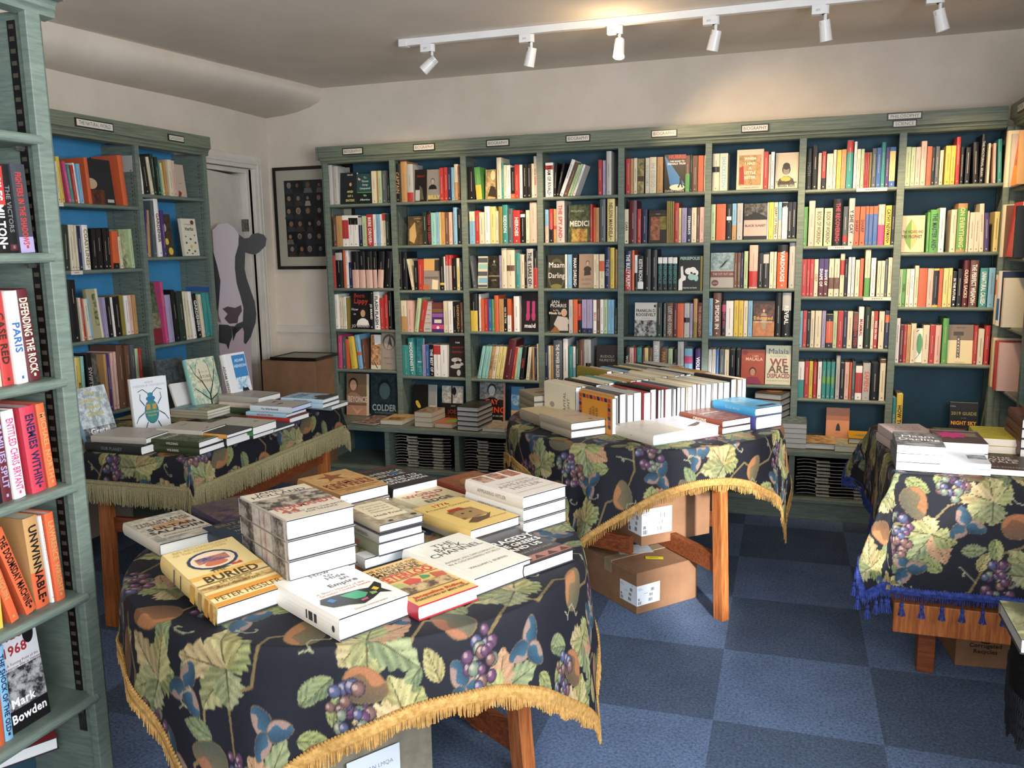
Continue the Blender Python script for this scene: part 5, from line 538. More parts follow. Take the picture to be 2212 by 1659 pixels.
def shelf_row(items, Mrow, group, place):
    """items: [kind, u, width, height, lean, colour, title]; Mrow: frame of the shelf (x along, y into the shelf, z up)"""
    n = 0
    for kind, u, wd, h, ang, c, ttl in items:
        n += 1
        ax = Matrix.Translation((u, 0, 0))
        if kind == 'S':
            T = max(wd-.0012, .005); hard = h > HARD; D = h*(.66 if hard else .65)
            lift = T*math.sin(R(ang)) if ang > 0 else 0
            loc = Mrow @ ax @ Matrix.Translation((0, rng.uniform(0, .012), lift)) @ Matrix.Rotation(R(ang), 4, 'Y')
            mb = MB(); book_body(mb, mb, T, min(D, .168), h, c, hard=hard, title=ttl.split('|')[0], tcol=(ttl.split('|')[1] if '|' in ttl else None),
                                 page=rng.choice(['ddd5c0', 'd6ccb2', 'e4dfd2', 'd9cfb8']))
            o = mb.build('hardback_book' if hard else 'paperback_book'); o.matrix_world = loc
            t = ttl.split('|')[0]
            if len(colour_words(c).split()) > 4 and len(t.split()) > 2: t = ' '.join(t.split()[:2])
            if len(colour_words(c).split()) + len(t.split()) + (2 if t else 1) + 1 + len(place.split()) + (1 if t else 0) > 15: t = ''
            tag(o, f"{colour_words(c)} {'hardback' if hard else 'paperback'} {'lettered '+t+', ' if t else ''}{ORD[n]} along, {place}".replace(',,', ',').replace(', ,', ','), 'book', group)
        else:
            label, code = DES[c]; T = .02
            o = MB(); W_ = wd
            # front cover towards the room, set a little further in, tilted back
            xf = Mrow @ ax @ Matrix.Translation((0, .035, 0)) @ Matrix.Rotation(R(-5), 4, 'X') @ Matrix(((0, 1, 0, 0), (-1, 0, 0, 0), (0, 0, 1, 0), (0, 0, 0, 1)))
            base = code.split(';')[0].split(' ')[1] if code.startswith('b') else code.split(' ')[5]
            book_body(o, o, T, W_, h, base, deco=False)
            art(o, code, W_, h, (T, 0, 0), (0, 1, 0), (0, 0, 1), (1, 0, 0))
            ob = o.build('displayed_book'); ob.matrix_world = xf
            tag(ob, f"{label}, {place}" if len(f'{label} {place}'.split()) <= 16 else label, 'book', group)
def lying(name, F, z, ang, W_, L_, T, cover, label, spine=None, hard=True, design=None, page='f1f2f2', title=None, tcol='K', tilt=0, group=None, count=1, titles=None, jitter=1.2, tsize=.5, board='26282e', sart=None):
    """a pile of `count` like books lying flat; F = world x, y of the lowest front corner (spine and tail), ang = direction of the tail edge"""
    for k in range(count):
        a = ang + (rng.uniform(-jitter, jitter) if k else 0)
        e = empty('hardback_book' if hard else 'paperback_book', (F[0], F[1], z + k*(T+.0012)))
        u = Vector((math.cos(R(a)), math.sin(R(a)), 0)); v = Vector((-u.y, u.x, 0)); up = Vector((0, 0, 1))
        m3 = Matrix((up, u, v)).transposed()      # columns: x->up, y->u, z->v
        if tilt: m3 = Matrix.Rotation(R(tilt), 3, u) @ m3
        e.rotation_euler = m3.to_euler()
        mc = MB(); mp = MB()
        book_body(mc, mp, T, W_, L_, cover, spine, hard, page, title='', deco=False, board=board if hard else None)
        if title:
            b = (.10*T if hard else .03*T) + .0006; size = T*tsize
            text(mc, title, (T/2 - size*.34, -b, L_*.52), (0, 0, -1), (1, 0, 0), size, tcol, bold=1, fit=L_*.72)
        if sart: art(mc, sart, T, L_, (0, -.10*T-.0003, 0), (1, 0, 0), (0, 0, 1), (0, -1, 0))
        if design and k == count-1: art(mc, design, W_, L_, (T+.0005, 0, 0), (0, 1, 0), (0, 0, 1), (1, 0, 0))
        mc.build('cover', e); mp.build('page_block', e)
        lab = label if count == 1 else f"{label}, {['lowest', 'second from bottom', 'third from bottom', 'fourth from bottom', 'fifth from bottom', 'sixth from bottom', 'seventh from bottom'][k] if k < count-1 else 'topmost'} of its pile"
        tag(e, lab, 'book', group)
def standing(BL, BR, z, H, T, lean, cover, code, label, group, spine=None, hard=True, title=None, tcol='K', Wd=None):
    """a book on its tail edge, front cover from BL to BR, leaning back"""
    d = Vector((BR[0]-BL[0], BR[1]-BL[1], 0)); Wd = Wd or d.length; d.normalize(); nz = Vector((d.y, -d.x, 0))   # towards the viewer
    e = empty('hardback_book' if hard else 'paperback_book', (BL[0], BL[1], z)); up = Vector((0, 0, 1))
    m3 = Matrix((nz, d, up)).transposed(); m3 = Matrix.Rotation(R(lean), 3, -d) @ m3 if lean else m3
    e.rotation_euler = m3.to_euler(); mc = MB(); mp = MB()
    mc.xf = mp.xf = Matrix.Translation((-T, 0, 0))
    book_body(mc, mp, T, Wd, H, cover, spine, hard, 'efeee8', deco=False)
    if title: text(mc, title, (T/2-T*.2, -.1*T-.0006, H*.5), (0, 0, -1), (1, 0, 0), T*.6, tcol, 1, fit=H*.75)
    art(mc, code, Wd, H, (T, 0, 0), (0, 1, 0), (0, 0, 1), (1, 0, 0))
    mc.build('cover', e); mp.build('page_block', e); tag(e, label, 'book', group); return e
DES['hue'] = ('white and black book titled Hue 1968 by Mark Bowden', 'b c8c8cc;T .36 .83 .26 9a2a34 Hue;T .4 .69 .24 9a2a34 1968;e .78 .83 .14 .1 141418;n 0 .2 1 .56 2a2a2c a8a8aa;t .55 .6 .07 6a2a30 A Turning Point of the;t .55 .565 .07 6a2a30 American War in Vietnam;r 0 0 1 .2 161618;T .4 .22 .22 f0f0f0 Mark;T .5 .08 .22 f0f0f0 Bowden')
DES['orangevk'] = ('orange and yellow cover book facing the room', 'b d8662c;r 0 0 1 .4 e0902c;T .4 .7 .2 8a2c18 V L;T .4 .4 .2 8a2c18 K I')
DES['redcover'] = ('plain red cover book facing the room', 'b b8303a')
# ---------------------------------------------------------------- the room
def structure(name, mb, **k): return tag(mb.build(name, **k), kind='structure')
XW0, XW1, YW0, YW1, ZC = -3.50, 1.20, -.80, 5.20, 2.55
m = MB(); m.add([(XW0-1, YW0-.3, 0), (XW1+.3, YW0-.3, 0), (XW1+.3, YW1+.3, 0), (XW0-1, YW1+.3, 0)], [(0, 1, 2, 3)], m='carpet'); structure('floor', m)
m = MB(); m.box(XW0-1, YW0-.2, ZC, XW1+.4, YW1+.2, ZC+.1, m='ceil'); structure('ceiling', m)
m = MB(); m.box(XW0-.2, YW1, 0, XW1+.2, YW1+.15, ZC, m='wall')
m.box(XW0, YW1-.02, .92, -2.96, YW1, .97, m='white'); structure('wall_back', m)
# left wall with the doorway: opening y 4.53..4.955, z 0..1.99
m = MB()
m.box(XW0-.15, YW0-.2, 0, XW0, 4.40, ZC, m='wall'); m.box(XW0-.15, 4.40, 2.03, XW0, 4.99, ZC, m='wall'); m.box(XW0-.15, 4.99, 0, XW0, YW1+.1, ZC, m='wall')
structure('wall_left', m)
# right wall with a side window near the camera (hidden from the photo, its daylight is not)
m = MB(); m.box(XW1, 1.72, 0, XW1+.15, YW1+.1, ZC, m='wall'); m.box(XW1, YW0-.2, 0, XW1+.15, -.35, ZC, m='wall')
m.box(XW1, -.35, 0, XW1+.15, 1.72, 1.05, m='wall'); m.box(XW1, -.35, 2.15, XW1+.15, 1.72, ZC, m='wall'); structure('wall_right', m)
# front wall with the shop window
m = MB(); WX0, WX1, WZ0, WZ1 = -.78, 1.02, .72, 2.2
m.box(XW0-.15, YW0-.15, 0, WX0, YW0, ZC, m='wall'); m.box(WX1, YW0-.15, 0, XW1+.15, YW0, ZC, m='wall')
m.box(WX0, YW0-.15, 0, WX1, YW0, WZ0, m='wall'); m.box(WX0, YW0-.15, WZ1, WX1, YW0, ZC, m='wall'); structure('wall_front', m)
m = MB(); m.box(-4, -2.1, 0, 1.6, -2.0, 3.2, m='wall'); structure('added_sun_blocker', m)  # unseen slab added outside to keep direct sun off the shop window
# the joinery of the two windows
m = MB()
for x in (WX0, -.02, WX1-.05): m.box(x, YW0-.10, WZ0, x+.05, YW0-.05, WZ1, m='white')
for z in (WZ0, WZ1-.05): m.box(WX0+.05, YW0-.10, z, WX1-.05, YW0-.05, z+.05, m='white')
structure('window_1', m, bevel=.003)
m = MB()
for y in (-.35, .66, 1.67): m.box(XW1+.05, y, 1.05, XW1+.1, y+.05, 2.15, m='white')
for z in (1.05, 2.10): m.box(XW1+.05, -.3, z, XW1+.1, 1.67, z+.05, m='white')
structure('window_2', m, bevel=.003)
# rounded plaster beam along the left wall
def beam():
    m = MB(); rows = []; N = 40; K = 16
    for i in range(N+1):
        y = 1.6 + (YW1-1.6)*i/N; f = (y-3.2)/2.0; x1 = -3.34 + .28*max(f, -.6); zb = 2.385 + .006*math.sin(y*3.1); pts = []
        for k in range(K+1):
            t = k/K; a = -.25 + t*(math.pi/2+.25)      # the face leans out a little, then rounds under to the wall
            x = XW0 + (x1-XW0)*(math.cos(a)/math.cos(-.25) if a < 0 else 1.03*math.cos(a)**.55); z = ZC - (ZC-zb)*t**.8
            w_ = .0035*math.sin(y*11+k*.9)*math.sin(k*1.3+y*4) if 0 < k < K else 0; pts.append((max(x, XW0)+w_, y, z+w_))
        rows.append(pts)
    P = [p for r in rows for p in r]; F = [(i*(K+1)+k, i*(K+1)+k+1, (i+1)*(K+1)+k+1, (i+1)*(K+1)+k) for i in range(N) for k in range(K)]
    m.add(P, F, m='wall'); structure('trim_1', m, smooth=True)
beam()
# door and its frame (white gloss), standing slightly ajar into the dark passage
m = MB()
m.box(XW0-.02, 4.99, 0, XW0+.025, 5.075, 2.03, m='white'); m.box(XW0-.02, 4.36, 2.03, XW0+.025, 5.075, 2.115, m='white'); m.box(XW0-.02, 4.36, 0, XW0+.025, 4.43, 2.03, m='white')
m.box(XW0+.025, 5.02, 0, XW0+.035, 5.045, 2.06, m='white'); m.box(XW0+.025, 4.36, 2.055, XW0+.035, 5.075, 2.08, m='white')
m.box(XW0+.025, 5.055, 0, XW0+.034, 5.07, 2.1, m='white')
m.box(XW0-.15, 4.965, 0, XW0-.02, 4.99, 2.03, m='white'); m.box(XW0-.15, 4.43, 2.0, XW0-.02, 4.965, 2.03, m='white')
d = structure('door_1', m, bevel=.004)
m = MB(); m.box(-.02, 0, .01, .02, .50, 1.985, m='white'); dl = m.build('door_leaf', d, bevel=.003); dl.location = (XW0-.09, 4.955, 0); dl.rotation_euler = (0, 0, R(180+14))
m = MB(); m.box(-.028, .004, 1.62, .028, .03, 1.70, m='metal'); hg = m.build('hinge', d); hg.location = (XW0-.05, 4.945, 0)
# passage behind the door
m = MB(); m.box(XW0-1.0, 4.2, 0, XW0-.95, 5.4, ZC, m='wall'); m.box(XW0-1.0, 4.15, 0, XW0-.15, 4.2, ZC, m='wall'); m.box(XW0-1.0, 5.35, 0, XW0-.2, 5.4, ZC, m='wall'); structure('wall_passage', m)

# ---------------------------------------------------------------- bookcases
D0 = 4.97
def cornice_profile(y0, z0, h=.10, d=.02):
    return [(y0+.03, z0-.005), (y0, z0), (y0-.004, z0+.008), (y0, z0+.014), (y0-.006, z0+.018), (y0-.006, z0+.026), (y0-.014, z0+.034), (y0-d, z0+.036), (y0-d, z0+h), (y0+.03, z0+h)][::-1]
def nosing(mb, x0, x1, y, z, t=.02, depth=.2, mat='paint'):
    """a shelf board with a rounded front edge; top at z"""
    r = t/2; prof = [(y+depth, z-t), (y+r, z-t)] + [(y+r-r*math.sin(k*math.pi/6), z-r-r*math.cos(k*math.pi/6)) for k in range(1, 6)] + [(y+r, z), (y+depth, z)]
    # keep counter-clockwise in (y, z) seen from +x
    mb.prism(prof[::-1], x0, x1, 'x', m=mat)
def bookcase_back():
    e = tag(empty('bookcase', (0, 0, 0)), 'long green painted bookcase with blue back filling the end wall', 'bookcase')
    X = [XS[i] for i in range(9)]
    # stiles
    for i in range(9):
        m = MB(); w_ = .036; m.box(X[i], D0, .385 if 0 < i else .385, X[i]+w_, D0+.022, 2.045, m='paint')
        m.box(X[i]+.008, D0+.022, .385, X[i]+w_-.008, YW1-.02, 2.04, m='paint')
        if i == 0: m.box(X[i]-.004, D0, .385, X[i]+.006, YW1-.001, 2.045, m='paint')
        m.build('stile', e, bevel=.0015)
    m = MB(); m.prism(cornice_profile(D0, 2.037, .103, .022), X[0]-.01, .955, 'x', m='paintH'); m.prism([(X[0]-.012, D0-.022), (X[0]-.012, YW1-.001), (X[0]-.03, YW1-.001), (X[0]-.03, D0-.022)][::-1], 2.06, 2.14, 'z', m='paintH')
    m.box(X[0]-.01, D0-.0, 2.10, .955, YW1-.001, 2.12, m='paintH'); m.build('cornice', e)
    m = MB(); m.box(X[0], YW1-.02, .385, X[8]+.2, YW1-.002, 2.06, m='blue'); m.build('back_panel', e)
    for b in range(1, 9):
        for z in SHELF[b]:
            m = MB(); nosing(m, X[b-1]+.03, X[b]+.006, D0+.004, z, depth=.2); m.build('shelf', e)
    # metal strips of the adjustable shelves inside each bay
    for i in range(9):
        m = MB()
        for sx in ((X[i]+.0285, X[i]+.0295), (X[i]+.0065, X[i]+.0075)):
            if (i == 8 and sx[0] > X[i]+.02) or (i == 0 and sx[0] < X[i]+.02): continue
            for y_ in (D0+.03, YW1-.06): m.box(sx[0], y_, .6, sx[1], y_+.012, 2.02, m='metal')
        m.build('shelf_strip', e)
    m = MB(); m.box(X[0]+.02, 4.70, .355, .97, YW1-.03, .385, m='paint'); m.build('bench_top', e, bevel=.004)
    for x in (-2.93, -2.45, -1.975, -1.485, -.995, -.505, -.02, .47, .93):
        m = MB(); m.box(x, 4.73, .12, x+.03, YW1-.03, .355, m='paint'); m.build('divider', e)
    m = MB(); m.box(-2.93, 4.72, .10, .97, YW1-.03, .12, m='paint'); m.box(-2.93, 4.735, 0, .97, 4.755, .10, m='paint'); m.box(-2.93, 4.715, .098, .97, 4.735, .118, m='paint'); m.build('plinth', e, bevel=.002)
    m = MB(); m.box(-2.93, YW1-.05, .12, .97, YW1-.03, .355, m='blue'); m.build('lower_back_panel', e)
bookcase_back()
def bookcase_left():
    """face on the plane x = XL, along y; frame local: x along +y world, y into the wall (-x world)"""
    e = tag(empty('bookcase', (XL, 0, 0), rz=R(90)), 'two bay green bookcase with bright blue back beside the door', 'bookcase')
    Y0, Y1 = 3.665, 4.198; YA = Y0 - .575; dep = .22
    for y in (YA, Y0, Y1):
        m = MB(); m.box(y, 0, 0, y+.030, .02, 2.045, m='paint'); m.box(y+.004, .02, 0, y+.026, dep, 2.045, m='paint')
        for k in range(60):
            z = .75+k*.021
            for yy in (.035, .17): m.box(y+.0245, yy, z, y+.027, yy+.006, z+.008, m='metal'); m.box(y+.0032, yy, z, y+.0045, yy+.006, z+.008, m='metal')
        m.build('stile', e)
    m = MB(); m.prism(cornice_profile(0, 2.035, .103, .022), YA, Y1+.05, 'x', m='paintH'); m.box(YA, 0, 2.08, Y1+.035, dep, 2.10, m='paintH'); m.build('cornice', e)
    m = MB(); m.box(YA, dep, .3, Y1+.03, dep+.012, 2.06, m='blueL'); m.build('back_panel', e)
    for y0, y1, zz in ((YA, Y0, [LSH['A1'], LSH['A2'], LSH['A3'], LSH['A4'], .35]), (Y0, Y1, [LSH['B1'], LSH['B2'], LSH['B3'], LSH['B4'], .3])):
        for z in zz: m = MB(); nosing(m, y0+.026, y1+.005, .003, z, depth=dep-.005); m.build('shelf', e)
bookcase_left()
# near bookcase at the left edge: plane x = XF, end stile at y 1.60..1.66
XF = -1.686
def bookcase_near():
    e = tag(empty('bookcase', (XF, 0, 0), rz=R(90)), 'tall green bookcase standing closest to the viewer, with a moulded top', 'bookcase')
    dep = .24
    m = MB(); m.box(1.588, 0, 0, 1.628, .022, 2.04, m='paint'); m.prism([(1.628, .0), (1.650, .02), (1.650, .05), (1.628, .05)], 0, 2.04, 'z', m='paint'); m.box(1.60, .022, 0, 1.645, dep, 2.04, m='paint'); m.build('stile', e, bevel=.002)
    m = MB(); 
    for k in range(64): m.box(1.5975, .05, .3+k*.027, 1.5995, .064, .3+k*.027+.010, c='4c463a')
    m.box(1.5985, .045, .25, 1.6005, .069, 2.02, c='2a2a26', m='kframe'); m.build('shelf_strip', e)
    m = MB(); m.prism(cornice_profile(0, 2.035, .12, .035), 1.0, 1.67, 'x', m='paint'); m.box(1.0, 0, 2.09, 1.67, dep, 2.11, m='paint'); m.build('cornice', e)
    m = MB(); m.box(1.0, dep, .1, 1.63, dep+.012, 2.06, m='blue'); m.build('back_panel', e)
    m = MB(); m.box(.985, 0, 0, 1.015, dep, 2.06, m='paint'); m.build('side_panel', e)
    for z in FSH: m = MB(); nosing(m, 1.012, 1.60, -.006, z, t=.024, depth=dep); m.build('shelf', e)
    for z in FSH[:4]:
        m = MB(); m.cyl((1.597, .055, z-.032), (1.575, .055, z-.032), .004, n=8, m='metal'); m.box(1.572, .05, z-.03, 1.60, .062, z-.0245, m='metal'); m.build('shelf_clip', e)
bookcase_near()
def bookcase_right():
    e = tag(empty('bookcase', (.985, 0, 0), rz=R(-90)), 'green bookcase on the wall beside the science shelves, only its edge showing', 'bookcase')
    # local x along -y world, y into +x
    m = MB(); m.prism(cornice_profile(0, 2.037, .103, .022), -4.945, -3.6, 'x', m='paintH'); m.box(-4.94, 0, 2.1, -3.6, .2, 2.12, m='paintH'); m.build('cornice', e)
    for y in (-4.96, -4.47, -3.98):
        m = MB(); m.box(y, 0, 0, y+.036, .022, 2.04, m='paint'); m.box(y+.008, .022, 0, y+.028, .2, 2.04, m='paint'); m.build('stile', e)
    m = MB(); m.box(-4.96, .2, .1, -3.6, .21, 2.06, m='blue'); m.build('back_panel', e)
    for z in RSH:
        for y in (-4.96, -4.47): m = MB(); nosing(m, y+.03, y+.495, 0, z, depth=.19); m.build('shelf', e)
RSH = [1.74, 1.40, 1.06, .74]
bookcase_right()

# ---------------------------------------------------------------- section signs and shelf labels
def sign(words_, c, w_, h_, rz, label, group=None):
    o = MB(); o.box(-w_/2, -.006, -h_/2, w_/2, 0, h_/2, c='2a241c'); o.box(-w_/2+.006, -.0068, -h_/2+.006, w_/2-.006, -.006, h_/2-.006, c='ded9cd')
    text(o, words_, (0, -.0072, -h_*.2), (1, 0, 0), (0, 0, 1), h_*.62, '4a443a', fit=w_*.84)
    ob = o.build('section_sign'); ob.location = c; ob.rotation_euler = (0, 0, rz); tag(ob, label, 'sign', group)
for k, x in enumerate((-2.703, -2.211, -1.732, -1.241, -.746, -.257)):
    sign('BIOGRAPHY', (x, 4.9475, 2.101), .145+.0*k, .042, 0, f"BIOGRAPHY sign on the cornice above the {ORD[k+1]} bay from the door", 'biography signs')
sign('PHILOSOPHY', (.482, 4.9475, 2.119), .165, .037, 0, 'PHILOSOPHY sign on the cornice, above the SCIENCE sign')
sign('SCIENCE', (.484, 4.9475, 2.081), .115, .037, 0, 'SCIENCE sign just under the PHILOSOPHY sign')
sign('THE NATURAL WORLD', (XL+.0225, 3.385, 2.098), .235, .042, R(90), 'THE NATURAL WORLD sign on the cornice of the two bay bookcase')
sign('GARDENING', (XL+.0225, 3.955, 2.098), .125, .036, R(90), 'GARDENING sign on the two bay bookcase next to the door')
sign('FICTION', (.9625, 4.70, 2.098), .13, .042, R(-90), 'pale sign on the cornice at the very edge of view')
def slip(loc, w_, rz, label):
    o = MB(); o.box(-w_/2, -.0016, -.009, w_/2, 0, .009, c='d8cfc6')
    for k in range(5): o.box(-w_*.2+k*w_*.08, -.002, -.002, -w_*.2+k*w_*.08+w_*.05, -.0016, .002, c='5a544c')
    ob = o.build('shelf_label'); ob.location = loc; ob.rotation_euler = (0, 0, rz); tag(ob, label, 'label')
slip((.345, D0+.003, SHELF[7][0]-.011), .15, 0, 'white paper label on the top shelf edge of the seventh bay')
slip((.20, D0+.003, SHELF[7][1]-.011), .12, 0, 'white paper label on the second shelf edge of the seventh bay')
slip((.40, D0+.003, SHELF[7][2]-.011), .14, 0, 'white paper label on the third shelf edge of the seventh bay')
slip((XL-.002, 3.14, LSH['A1']-.011), .08, R(90), 'white label on the top shelf edge under THE NATURAL WORLD')
slip((XL-.002, 3.22, LSH['A2']-.011), .07, R(90), 'white label on the second shelf edge under THE NATURAL WORLD')

# ---------------------------------------------------------------- books on the shelves
Mb = Matrix.Translation((0, D0+.02, 0))
for b, r, items in BACK:
    z = SHELF[b][r-1] if r < 6 else .386
    place = f"{ORD[r] if r < 6 else 'bottom'} shelf of {ORD[b]} bay" if r < 6 else f"standing on the bench below the {ORD[b]} bay"
    shelf_row(items, Matrix.Translation((0, D0+.02 if r < 6 else 4.985, z)), f"books on shelf {r} of back bay {b}", place)
ML = lambda z: Matrix.Translation((XL-.02, 0, z)) @ Matrix.Rotation(R(90), 4, 'Z')
for b, r, items in LEFT:
    nm = {'A': 'natural world', 'B': 'gardening'}[b]
    shelf_row(items, ML(LSH[b+str(r)]), f"books on {nm} shelf {r}", f"{ORD[r]} {nm} shelf")
MF = lambda z: Matrix.Translation((XF-.025, 0, z)) @ Matrix.Rotation(R(90), 4, 'Z')
for r, items in NEAR:
    shelf_row(items, MF(FSH[r]), f"books on shelf {r+1} of the near bookcase", f"{ORD[r+1]} shelf of near bookcase")
MR = lambda z: Matrix.Translation((.945, 0, z)) @ Matrix.Rotation(R(-90), 4, 'Z')
for r, items in RIGHT:
    shelf_row(items, MR(RSH[r]), f"books on shelf {r+1} of the right hand bookcase", f"{ORD[r+1]} shelf of the edge bookcase")
# the lowest shelf of the near bookcase holds a red book leaning on its back
lying('b', (XF-.19, 1.44), FSH[5]-.16, 60, .15, .23, .035, 'a8323a', 'red book by Ryszard Kapuscinski leaning in the lowest gap', design='b b03a42;T .5 .78 .17 d8a8a0 RYSZARD;T .5 .62 .17 d8a8a0 KAPUSCINSKI;T .5 .4 .2 d8c060 NAHIM')
# ---------------------------------------------------------------- tapestry pattern: painted once into an array that repeats, then read at the cloth's vertices
PS = 640                                    # 1 mm per sample
def make_pattern():
    r = np.random.default_rng(5); img = np.zeros((PS, PS, 3)); img[:] = lin('15161f')
    def window(cx, cy, rad):
        n = int(rad*2); ys, xs = np.mgrid[0:n, 0:n]; X = xs - rad; Y = ys - rad
        iy = (ys + int(cy-rad)) % PS; ix = (xs + int(cx-rad)) % PS
        return X, Y, iy, ix
    def put(iy, ix, mask, rgb): img[iy[mask], ix[mask]] = rgb[mask] if rgb.ndim == 3 else rgb
    def mixc(a, b, t): t = np.clip(t, 0, 1)[..., None]; return np.array(lin(a))*(1-t) + np.array(lin(b))*t
    def leaf(cx, cy, ang, L, W_, c1, c2, teeth=7, depth=.16, vein='454328'):
        X, Y, iy, ix = window(cx, cy, L*1.1); c, s = math.cos(ang), math.sin(ang); u = (X*c + Y*s)/L; v = (-X*s + Y*c)/W_
        t = np.clip(u, 0, 1); hw = np.sin(np.pi*t**.8)**.8 * (1 - depth + depth*2*np.abs(((t*teeth) % 1) - .5))
        m = (u > 0) & (u < 1) & (np.abs(v) < hw); ph = r.uniform(0, 6.3); sh = .48 + .26*np.sign(v)*np.cos(ph) + .24*np.sin((u - np.abs(v)*.5)*24 + ph) + .16*np.sin(v*9 + u*7 + ph) + .12*(r.random(u.shape)-.5)
        rgb = mixc(c1, c2, sh); put(iy, ix, m, rgb)
        vn = m & ((np.abs(v) < .05*(1.2-t)) | (np.abs(((u - np.abs(v)*.5)*4) % 1) < .035) & (np.abs(v) < hw*.7)); put(iy, ix, vn, np.array(lin(vein)))
    def vine(cx, cy, ang, S, pal):
        for k, da in enumerate((-1.9, -1.05, 0, 1.05, 1.9)):
            c1, c2 = pal[k % len(pal)]; leaf(cx, cy, ang+da, S*(1 if k == 2 else .82 if k in (1, 3) else .6), S*.34, c1, c2, 5, .3)
    def fruit(cx, cy, ang, a, b, c1, c2, hi):
        X, Y, iy, ix = window(cx, cy, max(a, b)*1.2); c, s = math.cos(ang), math.sin(ang); u = (X*c+Y*s)/a; v = (-X*s+Y*c)/b
        d = u*u + (v/(1-.28*u))**2; m = d < 1; n = r.random(u.shape)*.3
        put(iy, ix, m, mixc(c1, c2, .5 + .6*v + n - .15)); put(iy, ix, m & (v + .25*np.sin(u*5) > .35), mixc(c2, hi, .6+n)[...] if True else None)
        put(iy, ix, (d < 1) & (d > .9), np.array(lin('6b5638')))
    def grape(cx, cy, n=22, R_=60):
        for k in range(n):
            a = r.uniform(0, 6.3); q = r.uniform(0, 1)**.6*R_; x, y = cx+q*math.cos(a)*.75, cy+q*math.sin(a); rad = r.uniform(11, 17)
            X, Y, iy, ix = window(x, y, rad*1.2); d = np.hypot(X, Y)/rad; c = [('3f2840', '664660'), ('343750', '566080'), ('4e3638', '7a5e54'), ('4f5c50', '78826c')][r.integers(4)]
            put(iy, ix, d < 1, mixc(c[1], c[0], d)); put(iy, ix, (np.hypot(X+rad*.3, Y-rad*.3) < rad*.35), mixc(c[1], 'b09a90', .5+0*d)); put(iy, ix, (d < 1) & (d > .88), np.array(lin('2a1c28')))
    def curve(pts, wd, c):
        pts = np.array(pts, float); N = 160; t = np.linspace(0, len(pts)-1.001, N); i = t.astype(int); f = (t-i)[:, None]; f = f*f*(3-2*f)
        P = pts[i]*(1-f) + pts[np.minimum(i+1, len(pts)-1)]*f; rgb = np.array(lin(c))
        for x, y in P:
            X, Y, iy, ix = window(x, y, wd+1); put(iy, ix, np.hypot(X, Y) < wd, rgb)
    def curl(cx, cy, s, ang, c='8d8a70'):
        p = [(cx + s*k*6*math.cos(ang) + (8+s*3)*math.sin(k*1.1), cy + s*k*6*math.sin(ang) + (8+s*3)*math.cos(k*1.3)) for k in range(9)]; curve(p, 1.7, c)
    G1 = [('5d6640', '9c9a66'), ('756f42', 'ada474'), ('857450', 'b3a078'), ('666846', '9a966a'), ('5c6644', '949270')]
    G2 = [('857750', 'ada07a'), ('686a48', 'a09c6a'), ('5a6448', '929870'), ('8f6a50', 'ad8c6c'), ('6a7048', '9c9c68')]
    curve([(40, 60), (120, 150), (180, 130), (260, 210), (330, 190), (420, 260)], 4, '6a5a3a'); curve([(420, 260), (470, 380), (560, 420), (640, 520)], 4, '6a5a3a')
    curve([(100, 420), (190, 470), (270, 450), (340, 540), (430, 580)], 3.4, '7a6a48'); curve([(500, 60), (560, 140), (600, 120), (690, 180)], 3.4, '7a6a48')
    for x, y, a, L in ((250, 40, .4, 84), (330, 320, 2.6, 88), (540, 230, 3.8, 82), (40, 330, 1.0, 86), (210, 620, -.5, 84), (560, 620, 1.9, 80), (385, 390, .2, 78), (10, 130, 2.0, 84), (480, 440, -1.4, 80), (190, 340, -1.1, 80), (620, 470, 2.4, 78), (340, 60, 3.4, 76), (120, 260, 3.0, 74), (300, 610, 1.0, 72), (520, 20, -2.4, 70), (440, 330, 1.2, 70)):
        c = [('566440', '989862'), ('4c5c44', '868c64'), ('746c44', 'a59c6c')][int(x) % 3]; leaf(x, y, a, L, L*.30, c[0], c[1], 11, .16)
    vine(150, 190, 2.2, 132, G1); vine(430, 110, -.8, 126, G2); vine(600, 330, 1.3, 134, G1); vine(300, 440, -2.2, 126, G2); vine(90, 570, .6, 124, G2); vine(470, 560, 2.8, 130, G1)
    fruit(330, 200, 1.2, 58, 40, '4f4e3e', '745f42', '9c6842'); fruit(60, 440, 2.4, 60, 42, '5a4232', '7c5636', 'a46e48'); fruit(555, 490, .3, 60, 41, '5c4638', '744c34', 'a06842')
    fruit(240, 540, -1.2, 58, 40, '4e4c40', '6a5c40', '9a6442'); fruit(610, 110, 2.0, 56, 39, '434a3e', '685a44', '965e44'); fruit(400, 20, -.6, 52, 36, '4f4636', '6e5238', '9c6644')
    for x, y in ((160, 35), (395, 480), (620, 600), (225, 320), (30, 240), (505, 200)):
        for k in range(3): a = k*2.1 + x*.01; fruit(x+32*math.cos(a), y+32*math.sin(a), a, 33, 23, '24394a', '345668', '967666')
    grape(190, 430, 32, 70); grape(500, 300, 32, 70); grape(350, 620, 30, 66); grape(20, 10, 26, 62)
    for x, y, s, a in ((300, 120, 1.6, .6), (120, 300, 1.4, 2), (560, 560, 1.4, 2.6), (380, 330, 1.2, -.6), (140, 500, 1.2, 1.9), (620, 220, 1.3, .3), (240, 250, 1.1, 2.6)): curl(x, y, s, a)
    sp = r.random((PS, PS, 1)); img *= (.86 + .28*sp); return img.astype(np.float32)
PATT = make_pattern()
